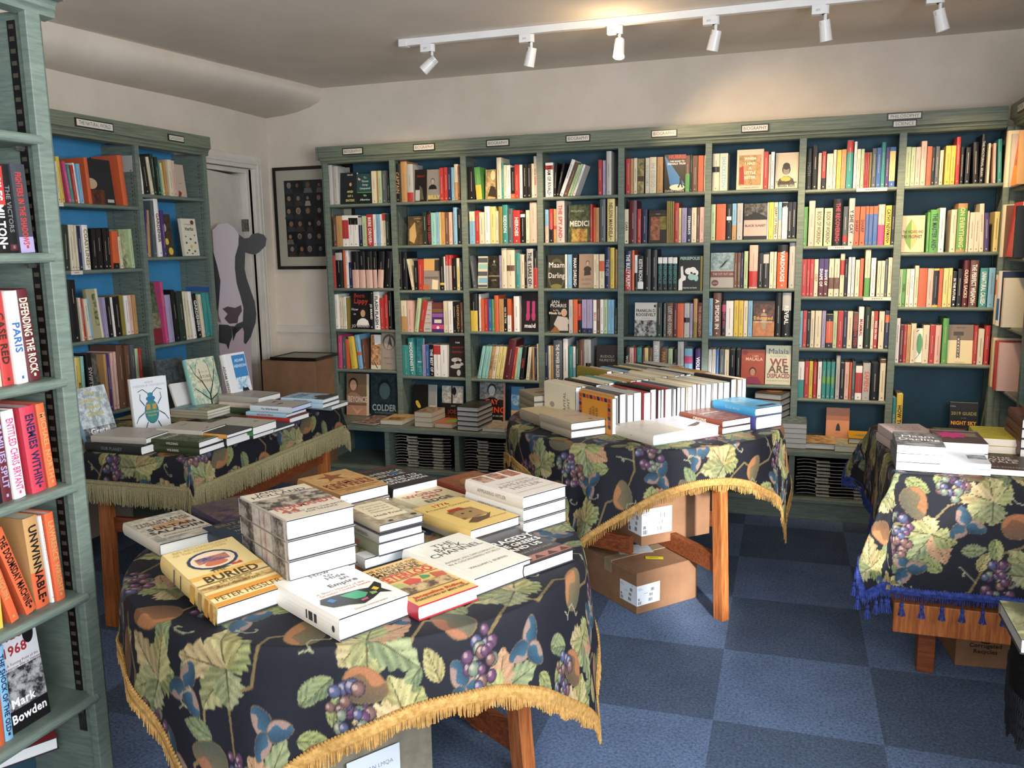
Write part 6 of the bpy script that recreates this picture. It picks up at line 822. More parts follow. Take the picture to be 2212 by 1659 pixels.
def sample(s, t):
    """colour at cloth position (metres)"""
    x = (s*1000) % PS; y = (t*1000) % PS; i = x.astype(int) % PS; j = y.astype(int) % PS; i2 = (i+1) % PS; j2 = (j+1) % PS; fx = (x-np.floor(x))[:, None]; fy = (y-np.floor(y))[:, None]
    return PATT[j, i]*(1-fx)*(1-fy) + PATT[j, i2]*fx*(1-fy) + PATT[j2, i]*(1-fx)*fy + PATT[j2, i2]*fx*fy
def drape(F, ang, a, b, over, z, step, name, label, fringe='fringe_gold', fr_len=.026, fr_gap=.0045, braid=.022, waves=(9, .012), seed=0, off=(0, 0), flare=.10, cz=1., tassels=False, stretch=1.0, cornerk=5, round_r=None):
    """a cloth laid over a table top and hanging with folds. Rectangular top: a x b from corner F turned by ang, overhang per side (-v, +u, +v, -u).
    Round top: round_r, F its centre; a x b is then the square cloth itself, centred, turned by ang"""
    u = np.array([math.cos(R(ang)), math.sin(R(ang))]); v = np.array([-u[1], u[0]])
    if round_r: tm = op = a/2; om = tp = b/2; A0 = B0 = 0.
    else: om, op, tp, tm = over; A0, B0 = a, b
    S = np.arange(-tm, A0+op+step*.5, step); T = np.arange(-om, B0+tp+step*.5, step); ns, nt = len(S), len(T)
    def surf(s, t):
        if round_r:
            rad = np.hypot(s, t); d = np.maximum(rad - round_r, 0); phi = np.arctan2(t, s); q = np.cos(4*(phi-math.pi/4))
            k = waves[0]; fold = (.55+.45*q)*np.sin(phi*k+seed)*.6 + .4*np.sin(phi*(k*1.7)+seed*2.3)
            ro = .010*(1-np.exp(-d*70)) + waves[1]*np.minimum(d/.2, 2.4)*(1.05+fold) + flare*d*(.3+.7*np.clip(q, 0, 1))*np.clip(d/.2, 0, 1)
            tw = .10*np.clip(q, 0, 1)*np.clip((d-.12)/.3, 0, 1)*np.sin(8*phi+seed)
            rr = np.minimum(rad, round_r) + ro; dz = np.sqrt(np.maximum(d*d - (ro*.8)**2, (d*.6)**2)); ph = phi + tw
            px = rr*np.cos(ph); py = rr*np.sin(ph); zz = z + .0015 - dz - .003*(1-np.exp(-d*80))
        else:
            ds = np.where(s < 0, s, np.where(s > a, s-a, 0)); dt = np.where(t < 0, t, np.where(t > b, t-b, 0))
            cs = np.clip(s, 0, a); ct = np.clip(t, 0, b); r = np.hypot(ds, dt); rr = np.maximum(r, 1e-6)
            phi = np.arctan2(np.abs(dt), np.abs(ds)); corner = (np.abs(ds) > 1e-9) & (np.abs(dt) > 1e-9)
            per = cs*1.0 + ct*1.3; k = waves[0]
            wv = np.sin(per*k*2 + seed) * .6 + np.sin(per*k*4.3 + seed*2.1)*.4
            rho = .012*(1-np.exp(-rr*60)) + waves[1]*(wv*.8+.9)*np.minimum(rr/.25, 1.3)
            fold = np.sin(2*phi)**1.3 * flare + .05*np.sin(cornerk*2*phi)*np.sin(2*phi)
            rho = rho + np.where(corner, fold*rr*np.minimum(rr/.12, 1), 0)
            dx = np.where(r > 0, ds/rr, 0)*rho; dy = np.where(r > 0, dt/rr, 0)*rho
            drop = np.sqrt(np.maximum(rr**2 - rho**2*.8, 0)) * (r > 0); drop = np.where(r > 0, drop - .004*(1-np.exp(-rr*80)), 0)*np.where(corner, 1-(1-cz)*np.sin(2*phi), 1)
            px = cs + dx; py = ct + dy; zz = z + .0015 - drop*stretch
        P = np.empty(s.shape + (3,)); P[..., 0] = F[0] + px*u[0] + py*v[0]; P[..., 1] = F[1] + px*u[1] + py*v[1]; P[..., 2] = zz; return P
    SS, TT = np.meshgrid(S, T); P = surf(SS, TT).reshape(-1, 3)
    idx = np.arange(ns*nt).reshape(nt, ns); q = np.stack([idx[:-1, :-1], idx[:-1, 1:], idx[1:, 1:], idx[1:, :-1]], -1).reshape(-1, 4)
    me = bpy.data.meshes.new('tablecloth'); me.vertices.add(len(P)); me.vertices.foreach_set('co', P.ravel()); me.loops.add(len(q)*4); me.loops.foreach_set('vertex_index', q.ravel())
    me.polygons.add(len(q)); me.polygons.foreach_set('loop_start', np.arange(0, len(q)*4, 4)); me.polygons.foreach_set('use_smooth', np.ones(len(q), bool)); me.update(calc_edges=True)
    ca = me.color_attributes.new('Col', 'FLOAT_COLOR', 'POINT'); c = np.ones((len(P), 4), np.float32); c[:, :3] = sample(SS.ravel()+off[0]+5, TT.ravel()+off[1]+5); ca.data.foreach_set('color', c.ravel())
    me.materials.append(M['cloth']); o = bpy.data.objects.new('tablecloth', me); COL.objects.link(o); tag(o, label, 'tablecloth')
    # the hem, walked once around
    h = []; e = 1e-4
    for x in np.arange(-tm, A0+op, .003): h.append((x, -om))
    for y in np.arange(-om, B0+tp, .003): h.append((A0+op, y))
    for x in np.arange(A0+op, -tm, -.003): h.append((x, B0+tp))
    for y in np.arange(B0+tp, -om, -.003): h.append((-tm, y))
    h = np.array(h); H0 = surf(h[:, 0], h[:, 1]); inn = np.stack([np.clip(h[:, 0], -tm+braid, A0+op-braid), np.clip(h[:, 1], -om+braid, B0+tp-braid)], 1); H1 = surf(inn[:, 0], inn[:, 1])
    cen = np.array([F[0], F[1], 0.]) if round_r else np.array([F[0]+(a*u[0]+b*v[0])/2, F[1]+(a*u[1]+b*v[1])/2, 0]); out = H0 - cen; out[:, 2] = 0; out /= np.linalg.norm(out, axis=1)[:, None]
    m = MB(); n = len(H0); o1 = H0 + out*.0035; o2 = H1 + out*.0035; o1[:, 2] -= .002
    pts = [tuple(p) for p in o1] + [tuple(p) for p in (o1+o2)/2 + out*.002] + [tuple(p) for p in o2]
    m.add(pts, [(i, (i+1) % n, n+(i+1) % n, n+i) for i in range(n)] + [(n+i, n+(i+1) % n, 2*n+(i+1) % n, 2*n+i) for i in range(n)], m=fringe)
    # scalloped beads along the upper edge of the braid
    for i in range(0, n, 3):
        p = o2[i]; m.box(p[0]-.0022, p[1]-.0022, p[2]-.002, p[0]+.0022, p[1]+.0022, p[2]+.0035, m=fringe)
    m.build('braid', o, smooth=False)
    m = MB(); step_i = max(1, round(fr_gap/.003)); rr_ = random.Random(seed+3); kk = 0; sh = .0016
    for i in range(0, n, step_i):
        p = H0[i] + out[i]*.002; L_ = fr_len*(1 + .10*rr_.uniform(-1, 1) + (.35*math.sin(i*.05*3)*.6 if fringe == 'fringe_gold' else 0)); tx = rr_.uniform(-.003, .003); ty = rr_.uniform(-.003, .003)
        q0 = Vector(p); q1 = q0 + Vector((tx, ty, -L_)); w_ = sh*(1.0 if fringe != 'fringe_cream' else .95); mid = (q0+q1)/2 + Vector((rr_.uniform(-.001, .001), rr_.uniform(-.001, .001), 0))
        a1 = Vector((out[i][0], out[i][1], 0))*w_; b1 = Vector((-out[i][1], out[i][0], 0))*w_; ps = []
        for c_, s_ in ((q0, 1.), (mid, 1.15), (q1, .8)): ps += [tuple(c_+a1*s_), tuple(c_+b1*s_), tuple(c_-a1*s_), tuple(c_-b1*s_)]
        m.add(ps, [(j, (j+1) % 4, 4+(j+1) % 4, 4+j) for j in range(4)] + [(4+j, 4+(j+1) % 4, 8+(j+1) % 4, 8+j) for j in range(4)] + [(8, 9, 10, 11)], m=fringe)
    m.build('fringe', o)
    if tassels:
        for i in range(10, n, 20):
            if H0[i][1] > cen[1]+.1: continue
            p = Vector(H0[i]) + Vector((out[i][0], out[i][1], 0))*.006; t_ = MB()
            t_.cyl(p, p+Vector((0, 0, -.03)), .0012, n=5, m=fringe); t_.cyl(p+Vector((0, 0, -.03)), p+Vector((0, 0, -.04)), .005, .007, 8, m=fringe); t_.cyl(p+Vector((0, 0, -.04)), p+Vector((0, 0, -.044)), .007, .005, 8, m=fringe)
            for k in range(14):
                a_ = k*2.4; rad = .004+.001*(k % 3); t_.cyl(p+Vector((rad*.6*math.cos(a_), rad*.6*math.sin(a_), -.044)), p+Vector((rad*2*math.cos(a_), rad*2*math.sin(a_), -.075)), .0016, .002, 5, m=fringe)
            t_.build('tassel', o)
    return o
TZ = .726
# the four cloths
drape(CF['front'], 44, 1.425, 1.425, None, TZ, .0028, 'front', 'dark floral tapestry cloth with gold fringe on the table of history hardbacks', seed=2, waves=(11, .014), flare=.02, round_r=.565, off=(.05, .12))
drape(CF['mid'], 35, 1.46, 1.46, None, TZ, .0036, 'mid', 'floral tapestry cloth with gold fringe under the rows of upright books', seed=4, waves=(15, .011), off=(.21, .33), flare=.05, fr_gap=.006, round_r=.59)
drape(CF['left'], 1, .86, 1.13, (.125, .125, .125, .125), TZ, .0036, 'left', 'floral tapestry cloth with long cream bullion fringe on the nature table', fringe='fringe_cream', fr_len=.078, fr_gap=.0045, braid=.012, seed=1, waves=(3, .010), off=(.1, .5), flare=.1)
drape(CF['right'], 1, .63, .80, (.41, .02, .2, .29), TZ, .004, 'right', 'floral tapestry cloth with blue tasselled braid on the table at the edge', fringe='fringe_blue', fr_len=.022, fr_gap=.006, seed=6, waves=(4, .012), off=(.3, .12), flare=.30, cz=.82, tassels=True)

# ---------------------------------------------------------------- tables
def table(F, ang, a, b, legs, bars, label, z=TZ, t=.03, mat='pine', name='trestle_table', lw=.055, top_in=.012):
    u = Vector((math.cos(R(ang)), math.sin(R(ang)), 0)); v = Vector((-u.y, u.x, 0)); e = tag(empty(name, (F[0], F[1], 0), rz=R(ang)), label, 'table')
    m = MB(); m.box(top_in, top_in, z-t, a-top_in, b-top_in, z-.004, m=mat); m.build('table_top', e, bevel=.003)
    for (x0, y0, x1, y1) in legs:
        m = MB(); m.beam((x0, y0, 0), (x1, y1, z-t), lw, lw*.62, m=mat, up=(0, 1, 0)); m.build('leg', e, bevel=.002)
    for p0, p1 in bars:
        m = MB(); m.beam(p0, p1, .022, .06, m='dpine'); m.build('crossbar', e, bevel=.002)
    return e
def rel(F, ang, x, y):
    u = (math.cos(R(ang)), math.sin(R(ang))); dx, dy = x-F[0], y-F[1]; return (dx*u[0]+dy*u[1], -dx*u[1]+dy*u[0])
def round_table(C0, r, legs, bars, label, lw=.058):
    e = tag(empty('round_table', (C0[0], C0[1], 0)), label, 'table'); L_ = lambda p: (p[0]-C0[0], p[1]-C0[1]) + tuple(p[2:])
    m = MB(); m.cyl((0, 0, TZ-.03), (0, 0, TZ-.004), r-.006, n=64, m='pine'); m.build('table_top', e)
    for p0, p1, rot in legs:
        m = MB(); p0 = L_(p0); p1 = L_(p1); m.beam((p0[0], p0[1], 0), (p1[0], p1[1], TZ-.03), lw, (lw*.75, rot), m='pine'); m.build('leg', e, bevel=.002)
    for p0, p1 in bars:
        m = MB(); m.beam(L_(p0), L_(p1), .03, .075, m='dpine'); m.build('crossbar', e, bevel=.002)
round_table(CF['front'], .57, [((-.69, 2.10), (-.73, 2.08), 55), ((-.90, 2.31), (-.93, 2.26), 55), ((-1.35, 1.72), (-1.30, 1.74), 55), ((-1.20, 2.20), (-1.18, 2.12), 55)],
            [((-.70, 2.11, .10), (-1.19, 2.42, .10)), ((-1.33, 1.74, .25), (-1.18, 2.2, .25))], 'round pine table under the front cloth of history books')
round_table(CF['mid'], .59, [((-.25, 3.32), (-.275, 3.345), 50), ((-.30, 3.95), (-.35, 3.88), 50), ((-.98, 3.45), (-.93, 3.5), 50), ((-.95, 4.0), (-.9, 3.94), 50)],
            [((-.265, 3.34, .22), (-.62, 3.72, .22)), ((-.97, 3.47, .26), (-.62, 3.36, .26)), ((-.30, 3.93, .22), (-.95, 3.97, .22))], 'round pine table under the cloth with upright books', lw=.05)
f2 = CF['left']; A_ = rel(f2, 1, -2.582, 2.55)
table(f2, 1, .86, 1.13, [(A_[0], .03, A_[0], .06), (.80, 1.06, .80, 1.06), (.80, .10, .80, .10), (.06, 1.0, .06, 1.0)], [((A_[0], .06, .42), (.80, .10, .42)), ((.80, .12, .48), (.80, 1.04, .48))], 'pine table under the nature books by the near bookcase', name='table')
f3 = CF['right']
e = tag(empty('table', (f3[0], f3[1], 0)), 'low pine table with a deep front rail, a cardboard box beneath it', 'table')
m = MB(); m.box(.012, .012, TZ-.03, .62, .79, TZ-.004, m='pine'); m.build('table_top', e)
m = MB(); m.box(.02, .015, .165, .625, .045, .27, m='pine'); m.build('front_rail', e, bevel=.002)
for x, y in ((.14, .05), (.14, .7), (.56, .05), (.56, .7)):
    m = MB(); m.box(x-.03, y+.03, 0, x+.025, y+.085, TZ-.03, m='dpine'); m.build('leg', e, bevel=.002)
m = MB(); m.box(.02, .045, .25, .62, .79, .268, m='pine'); m.build('lower_shelf', e)
# small table at the very edge with a black fringed cloth
e = tag(empty('side_table', (RT[0], RT[1], 0)), 'small table under a black fringed cloth at the edge of view', 'table')
m = MB(); m.cyl((0, 0, RT[2]-.02), (0, 0, RT[2]-.003), RT[3]-.01, n=40, m='dpine'); m.build('table_top', e)
m = MB(); m.cyl((0, 0, 0), (0, 0, RT[2]-.02), .035, n=14, m='dpine'); m.cyl((0, 0, 0), (0, 0, .03), .16, .05, 20, m='dpine'); m.build('pedestal', e)
m = MB(); N = 96; rings = [(.0, 0), (RT[3], 0), (RT[3]+.006, -.006), (RT[3]+.012, -.10)]
pts = [(0, 0, RT[2])]; 
for rr, dz in rings[1:]:
    for k in range(N):
        a = 2*math.pi*k/N; q = rr + (.008*math.sin(k*math.pi/6) if dz < -.05 else 0); pts.append((q*math.cos(a), q*math.sin(a), RT[2]+dz))
m.add(pts, [(0, 1+k, 1+(k+1) % N) for k in range(N)] + [(1+j*N+k, 1+(j+1)*N+k, 1+(j+1)*N+(k+1) % N, 1+j*N+(k+1) % N) for j in range(2) for k in range(N)], m='black')
c = m.build('tablecloth', None, smooth=True); c.location = (RT[0], RT[1], 0); tag(c, 'black cloth with long bead fringe on the small edge table', 'tablecloth')
m = MB()
for k in range(260):
    a = 2*math.pi*k/260; q = RT[3]+.012+.008*math.sin(k/260*N*math.pi/6); p = Vector((q*math.cos(a), q*math.sin(a), RT[2]-.10)); L_ = .11+.015*math.sin(k*.9)
    m.cyl(p, p+Vector((0, 0, -L_)), .0022, n=5, m='fringe_black')
    for j in range(0, 7, 2): m.cyl(p+Vector((0, 0, -.015*j-.004)), p+Vector((0, 0, -.015*j-.011)), .0034, n=5, m='fringe_black')
m.build('fringe', c)

# ---------------------------------------------------------------- cardboard boxes
def carton(loc, rz, w_, d_, h_, label, mat='card', stickers=(), top=True, tape=True, mark=None, flap=True):
    e = tag(empty('cardboard_box', loc, rz=R(rz)), label, 'box'); m = MB()
    m.box(0, 0, 0, w_, d_, h_-.003, m=mat)
    m.build('body', e, bevel=.003)
    m = MB(); m.box(.002, .001, h_-.003, w_-.002, d_/2-.001, h_+.001, m=mat); m.build('flap', e); m = MB(); m.box(.002, d_/2+.001, h_-.003, w_-.002, d_-.001, h_+.003, m=mat); m.build('flap', e)
    if tape:
        m = MB(); m.box(-.0006, d_/2-.025, h_-.05, w_+.0006, d_/2+.025, h_+.004, m='tape'); m.build('tape', e)
    for face, x, z, sw, sh in stickers:
        m = MB(); 
        if face == 'f': P, ux = (x, -.0008, z), (1, 0, 0)
        else: P, ux = (-.0008, x+sw, z), (0, -1, 0)
        P = Vector(P); ux = Vector(ux); uz = Vector((0, 0, 1)); nn = ux.cross(uz)
        q = lambda a, b, e_=0: tuple(P+ux*a*sw+uz*b*sh+nn*.0003*e_)
        m.add([q(0, 0), q(1, 0), q(1, 1), q(0, 1)], [(0, 1, 2, 3)], 'dfe6ec')
        rr_ = random.Random(int(x*1000+z*100)+3)
        for bx, bz, bw, bh in ((.05, .05, .14, .16), (.5, .12, .17, .16), (.05, .25, .08, .12), (.55, .38, .14, .14), (.6, .62, .16, .16)):
            xx = bx
            while xx < bx+bw:
                ww = rr_.choice([.006, .012, .018]); m.add([q(xx, bz, 1), q(xx+ww, bz, 1), q(xx+ww, bz+bh, 1), q(xx, bz+bh, 1)], [(0, 1, 2, 3)], '4a4c50'); xx += ww+rr_.choice([.006, .012])
        for bx, bz, n_ in ((.05, .84, 4), (.05, .78, 6), (.3, .55, 5), (.68, .9, 4)):
            for k in range(n_): m.add([q(bx+k*.035, bz, 1), q(bx+k*.035+.026, bz, 1), q(bx+k*.035+.026, bz+.025, 1), q(bx+k*.035, bz+.025, 1)], [(0, 1, 2, 3)], '7a7e84')
        m.build('sticker', e)
    if mark:
        m = MB(); text(m, mark[0], (mark[1], -.0008, mark[2]), (1, 0, 0), (0, 0, 1), mark[3], '2c1c14', 1); text(m, mark[4], (mark[1], -.0008, mark[2]-mark[3]*1.05), (1, 0, 0), (0, 0, 1), mark[3], '2c1c14', 1)
        for k in range(10):
            a0, a1 = R(180+k*18), R(180+(k+1)*18); cx, cz, r0, r1 = mark[1], mark[2]+mark[3]*1.9, mark[3]*1.0, mark[3]*1.25
            for sx, (q0, q1) in ((1, (r0, r1)), (1, (r0*.45, r0*.68))): m.add([(cx+q0*math.cos(a0), -.0008, cz+q0*math.sin(a0)), (cx+q1*math.cos(a0), -.0008, cz+q1*math.sin(a0)), (cx+q1*math.cos(a1), -.0008, cz+q1*math.sin(a1)), (cx+q0*math.cos(a1), -.0008, cz+q0*math.sin(a1))], [(0, 1, 2, 3)], '2c1c14')
        m.build('printed_mark', e)
    return e
carton((-.581, 3.264, 0), 49, .325, .39, .175, 'cardboard box on the floor under the table of upright books', stickers=[('f', .0, .035, .12, .085), ('l', .0, .035, .11, .085)])
o = MB(); o.box(0, 0, 0, .15, .105, .0006, c='b9c0c8'); o.xf = None
for k, (y_, n_) in enumerate(((.075, 9), (.055, 11), (.035, 7))):
    for j in range(n_): o.box(.02+j*.011, y_, .0006, .028+j*.011, y_+.004, .0008, c='6a7078')
ob = o.build('paper_sheet'); ob.location = (-.69, 3.455, .1795); ob.rotation_euler = (0, 0, R(26)); tag(ob, 'handwritten sheet of paper lying on the lower cardboard box', 'paper')
o = MB(); o.box(0, 0, 0, .075, .028, .0006, c='c9c021'); o.box(.02, .011, .0006, .055, .016, .0009, c='6a6818')
ob = o.build('sticker'); ob.location = (-.575, 3.43, .1795); ob.rotation_euler = (0, 0, R(12)); tag(ob, 'small yellow sticker on top of the lower cardboard box', 'sticker')
carton((-.597, 3.455, .222), 44, .36, .32, .25, 'cardboard box resting on the trestle bars under the upright books', stickers=[('f', .0, .045, .155, .115), ('l', .0, .045, .10, .105)])
carton((.569, 3.166, 0), 6, .24, .30, .158, 'cardboard box under the low table, printed with a recycling mark', mark=('Corrugated', .095, .075, .021, 'Recycles'))
carton((-1.09, 1.62, 0), 56, .36, .36, .31, 'large grey brown cardboard box under the front table', mat='dcard', tape=False)
o = MB(); o.box(0, 0, 0, .15, .001, .10, c='c8d0da')
text(o, 'LLYMAN LMQA', (.075, -.0004, .055), (1, 0, 0), (0, 0, 1), .016, '6a727c'); text(o, 'PALE', (.075, -.0004, .025), (1, 0, 0), (0, 0, 1), .014, '6a727c')
ob = o.build('paper_note'); tag(ob, 'handwritten white note stuck on the box under the front table', 'note')
_u = Vector((math.cos(R(56)), math.sin(R(56)), 0)); ob.location = Vector((-1.09, 1.60, .13)) + _u*.12 + Vector((_u.y, -_u.x, 0))*.0025; ob.rotation_euler = (0, 0, R(56))
e = carton((-3.235, 4.60, 0), 1, .385, .235, .80, 'tall brown cardboard box standing in the corner beside the end bookcase', tape=False)
e = tag(empty('picture_frame', (-3.17, 4.60, .806), rz=R(1)), 'black framed picture lying flat on the tall cardboard box', 'picture frame')
m = MB()
for b_ in ((0, 0, .33, .015), (0, .27, .33, .285), (0, .015, .015, .27), (.315, .015, .33, .27)): m.box(b_[0], b_[1], 0, b_[2], b_[3], .018, m='kframe')
m.build('frame', e); m = MB(); m.box(.015, .015, .006, .315, .27, .014, c='8a897c'); m.build('backing_board', e)

# ---------------------------------------------------------------- picture of a crowd on the wall
e = tag(empty('framed_poster', (-3.455, YW1-.022, 1.36)), 'black framed collage of portraits hanging beside the door', 'picture')
m = MB(); pw, ph = .62, .69
for b_ in ((0, 0, pw, .022), (0, ph-.022, pw, ph), (0, .022, .022, ph-.022), (pw-.022, .022, pw, ph-.022)): m.box(b_[0], -.005, b_[1], b_[2], .02, b_[3], m='kframe')
m.build('frame', e); m = MB(); m.box(.022, .0, .022, pw-.022, .008, ph-.022, c='a8a496'); m.build('mount', e)
m = MB(); x0, x1, z0, z1 = .085, .535, .085, .60; m.add([(x0, -.001, z0), (x1, -.001, z0), (x1, -.001, z1), (x0, -.001, z1)], [(0, 1, 2, 3)], '17181b', 'photo', '33353a')
rr_ = random.Random(11); nx_, nz_ = 6, 6
for i in range(nx_):
    for j in range(nz_):
        cw, chh = (x1-x0)/nx_, (z1-z0)/nz_; xa, za = x0+i*cw, z0+j*chh; bgc = rr_.choice(['17191c', '1c1d20', '1d1512', '22262a', '181c20', '101114']); skin = rr_.choice(['7a5c4c', '8a6c5e', '64493c', '806c60']); cl = rr_.choice(['5a5a58', '26282c', '1c1c20', '3a2a26', '2a3238', '151518', '8d8a84']); hr = rr_.choice(['1a1412', '8a8684', '4a3828', '2c2420'])
        m.add([(xa, -.0012, za), (xa+cw, -.0012, za), (xa+cw, -.0012, za+chh), (xa, -.0012, za+chh)], [(0, 1, 2, 3)], bgc)
        s_ = rr_.uniform(.7, 1.1); cx = xa+cw*rr_.uniform(.35, .65); cz = za+chh*.62
        m.add([(cx-.45*cw*s_, -.0014, za), (cx+.45*cw*s_, -.0014, za), (cx+.3*cw*s_, -.0014, za+chh*.38), (cx-.3*cw*s_, -.0014, za+chh*.38)], [(0, 1, 2, 3)], cl)
        for q_, c_, y_ in ((.24, hr, -.0016), (.19, skin, -.0018)): m.add([(cx+q_*cw*s_*math.cos(t*math.pi/5), y_, cz-(.02*chh if c_ == skin else 0)+q_*1.2*cw*s_*math.sin(t*math.pi/5)) for t in range(10)], [tuple(range(10))], c_)
m.build('print', e); m = MB(); m.box(.022, -.0035, .022, pw-.022, -.003, ph-.022, m='glass'); 

# ---------------------------------------------------------------- cow standee in the doorway: a flat printed card figure, 5 mm thick
def cow():
    e = tag(empty('cow_standee', (COW[0], COW[1], 0), rz=R(COW[2])), 'flat life size card cut-out of a black and white cow head by the door', 'cardboard cut-out')
    def plate(name, poly, c, y, t=.005, parent=None, mat='print', alt=None):
        pts = poly; ar = sum(pts[i][0]*pts[(i+1) % len(pts)][1]-pts[(i+1) % len(pts)][0]*pts[i][1] for i in range(len(pts)))
        if ar > 0: pts = pts[::-1]
        m = MB(); n = len(pts); P = [(x, y, z) for x, z in pts] + [(x, y+t, z) for x, z in pts]
        m.add(P, [tuple(range(n)), tuple(range(n, 2*n))[::-1]] + [(i, n+i, n+(i+1) % n, (i+1) % n) for i in range(n)], c, mat, alt); return m.build(name, parent)
    plate('neck_and_chest', COWP['body'], 'a8949a', .004, parent=e)
    plate('face', COWP['face'], 'b3a7ab', 0, .006, e)
    for k, nm in (('ear', 'ear'), ('side', 'dark_cheek'), ('left', 'dark_cheek'), ('chin', 'dark_chin'), ('chin2', 'dark_chin')): plate(nm, COWP[k], '050405', -.001 if nm == 'ear' else -.002, .0015 if nm != 'ear' else .005, e)
    plate('nostril', COWP['nose'], '3a1c20', -.003, .0012, e)
    m = MB(); m.box(-.12, .01, 0, -.09, .2, .02, m='dcard'); m.box(-.12, .01, 0, -.09, .015, .9, m='dcard'); m.build('stand', e)
cow()

# ---------------------------------------------------------------- ceiling track and its spotlights
m = MB(); m.box(-1.985, 4.182, 2.515, 1.19, 4.218, 2.549, m='lampw'); m.box(-1.995, 4.178, 2.512, -1.95, 4.222, 2.549, m='lampw'); ob = m.build('track_rail', bevel=.002); tag(ob, 'long white lighting track fixed along the ceiling', 'lighting track')
LP = [(-1.83, (-.75, -.35, -.55), 0, (-2.35, 4.97, 1.75)), (-1.30, (.25, -.1, -1), 0, (-1.75, 4.97, 1.35)), (-.862, (.12, -.25, -1), 1, (-.35, 4.97, 2.0)), (-.416, (-.3, .15, -1), 0, (-.1, 4.97, 1.4)), (.055, (.1, .15, -1), 0, (.25, 4.97, 1.35)), (.513, (.22, .2, -1), 0, (.80, 4.97, 1.5))]
LN = ['closest to the left wall', 'second from the left wall', 'third along, its bulb glowing', 'fourth from the left wall', 'fifth from the left wall, straight down', 'beyond the fifth, its base out of view']
WATT = [32, 100, 60, 38, 95, 85]
HEAD = [(-.55, -.12, -.5), (-.28, .15, -1), (.02, -.42, -1), (-.25, .2, -1), (.12, .18, -1), (.26, .1, -1)]
for k, (x, _d, on, aim) in enumerate(LP):
    e = tag(empty('spotlight', (x, 4.2, 2.515)), f'white track spotlight, {LN[k]}', 'spotlight', 'track spotlights')
    m = MB(); m.box(-.045, -.017, -.038, .012, .017, 0, m='lampw'); m.cyl((.012, 0, -.038), (.012, 0, -.002), .016, n=14, m='lampw'); text(m, 'JCC', (-.018, -.0175, -.024), (1, 0, 0), (0, 0, 1), .010, '6a6a6a', 1); m.build('adapter', e)
    m = MB(); m.cyl((.012, 0, -.038), (.012, 0, -.085), .007, n=10, m='lampw'); m.build('stem', e)
    dv = Vector(HEAD[k]).normalized(); p0 = Vector((.012, 0, -.085)) - dv*.022; p1 = p0 + dv*.088
    m = MB(); m.cyl(p0, p1, .023, .027, 20, m='lampw', caps=False); m.cyl(p0, p0+dv*.001, .023, .023, 20, m='lampw'); m.cyl(p1, p1-dv*.012, .027, .022, 20, m='lampw', caps=False)
    sd = dv.orthogonal().normalized()
    for j in range(6): 
        a = j*.35; s2 = (Matrix.Rotation(a, 3, dv) @ sd); m.cyl(p0+dv*.004+s2*.0232, p0+dv*.022+s2*.0238, .0012, n=4, m='metal')
    m.build('lamp_head', e)
    m = MB(); m.cyl(p1-dv*.014, p1-dv*.011, .021, n=18, m='bulb' if on else 'lampw', c='W'); m.build('bulb', e)
    wp = Vector((x, 4.2, 2.515)) + p1 + dv*.01; l_ = light('SPOT', 'spotlight_beam', wp, WATT[k], (1, .70, .40), aim=aim, spot_size=R(62), spot_blend=.8, shadow_soft_size=.03)
p = light('POINT', 'lit_bulb_glow', (-.86, 4.11, 2.36), 3, (1, .72, .42), shadow_soft_size=.03)

# ---------------------------------------------------------------- folded black tote bags in the low compartments
def tote(loc, w_, d_, seed, label, group):
    r = random.Random(seed); e = tag(empty('tote_bag', loc, rz=R(r.uniform(-2, 2))), label, 'bag', group); m = MB(); N = 14; t = .010
    zz = lambda x: .007*math.sin(x*17+.5) + .004*math.sin(x*29+.3)
    for i in range(N):
        x0, x1 = w_*i/N, w_*(i+1)/N; a, b = zz(x0), zz(x1)
        m.add([(x0, 0, a), (x1, 0, b), (x1, d_, b), (x0, d_, a), (x0, 0, a+t), (x1, 0, b+t), (x1, d_, b+t), (x0, d_, a+t)], [(0, 3, 2, 1), (4, 5, 6, 7), (0, 1, 5, 4), (2, 3, 7, 6)] + ([(3, 0, 4, 7)] if i == 0 else []) + ([(1, 2, 6, 5)] if i == N-1 else []), m='black')
    m.build('folded_bag', e)
    for hx in (.32, .78):
        m = MB(); n = 5; q = [(w_*hx-.045+.018*k, -.004, zz(w_*hx)+.004+.0015*math.sin(k)) for k in range(n+1)]
        m.box(w_*hx-.034, -.012, zz(w_*hx)+.001, w_*hx+.034, .004, zz(w_*hx)+t+.001, m='strap'); m.build('handle', e)
    m = MB()
    for i in range(N): x0, x1 = w_*i/N, w_*(i+1)/N; m.add([(x0, -.0015, zz(x0)+.004), (x1, -.0015, zz(x1)+.004), (x1, -.0015, zz(x1)+.0075), (x0, -.0015, zz(x0)+.0075)], [(0, 1, 2, 3)], m='strap')
    m.build('hem_line', e)
PO = ['lowest', 'second from bottom', 'third from bottom', 'fourth from bottom', 'fifth from bottom', 'sixth from bottom', 'seventh from bottom', 'eighth from bottom', 'ninth from bottom', 'tenth from bottom', 'eleventh from bottom', 'topmost']
for x, w_, n_, nm in ((-2.40, .38, 11, 'the second compartment from the left'), (-1.925, .38, 11, 'the third compartment from the left'), (.02, .42, 11, 'the compartment beneath the orange booklet')):
    for k in range(n_):
        if nm.startswith('the second') and 3 < k < 6: pass
        tote((x + rng.uniform(-.006, .006), 4.775 + rng.uniform(-.004, .012), .1225 + k*.0185), w_, .30, k*7+int(x*10), f"folded black tote bag, {PO[k] if k < n_-1 else 'topmost'} in {nm}", 'folded tote bags')
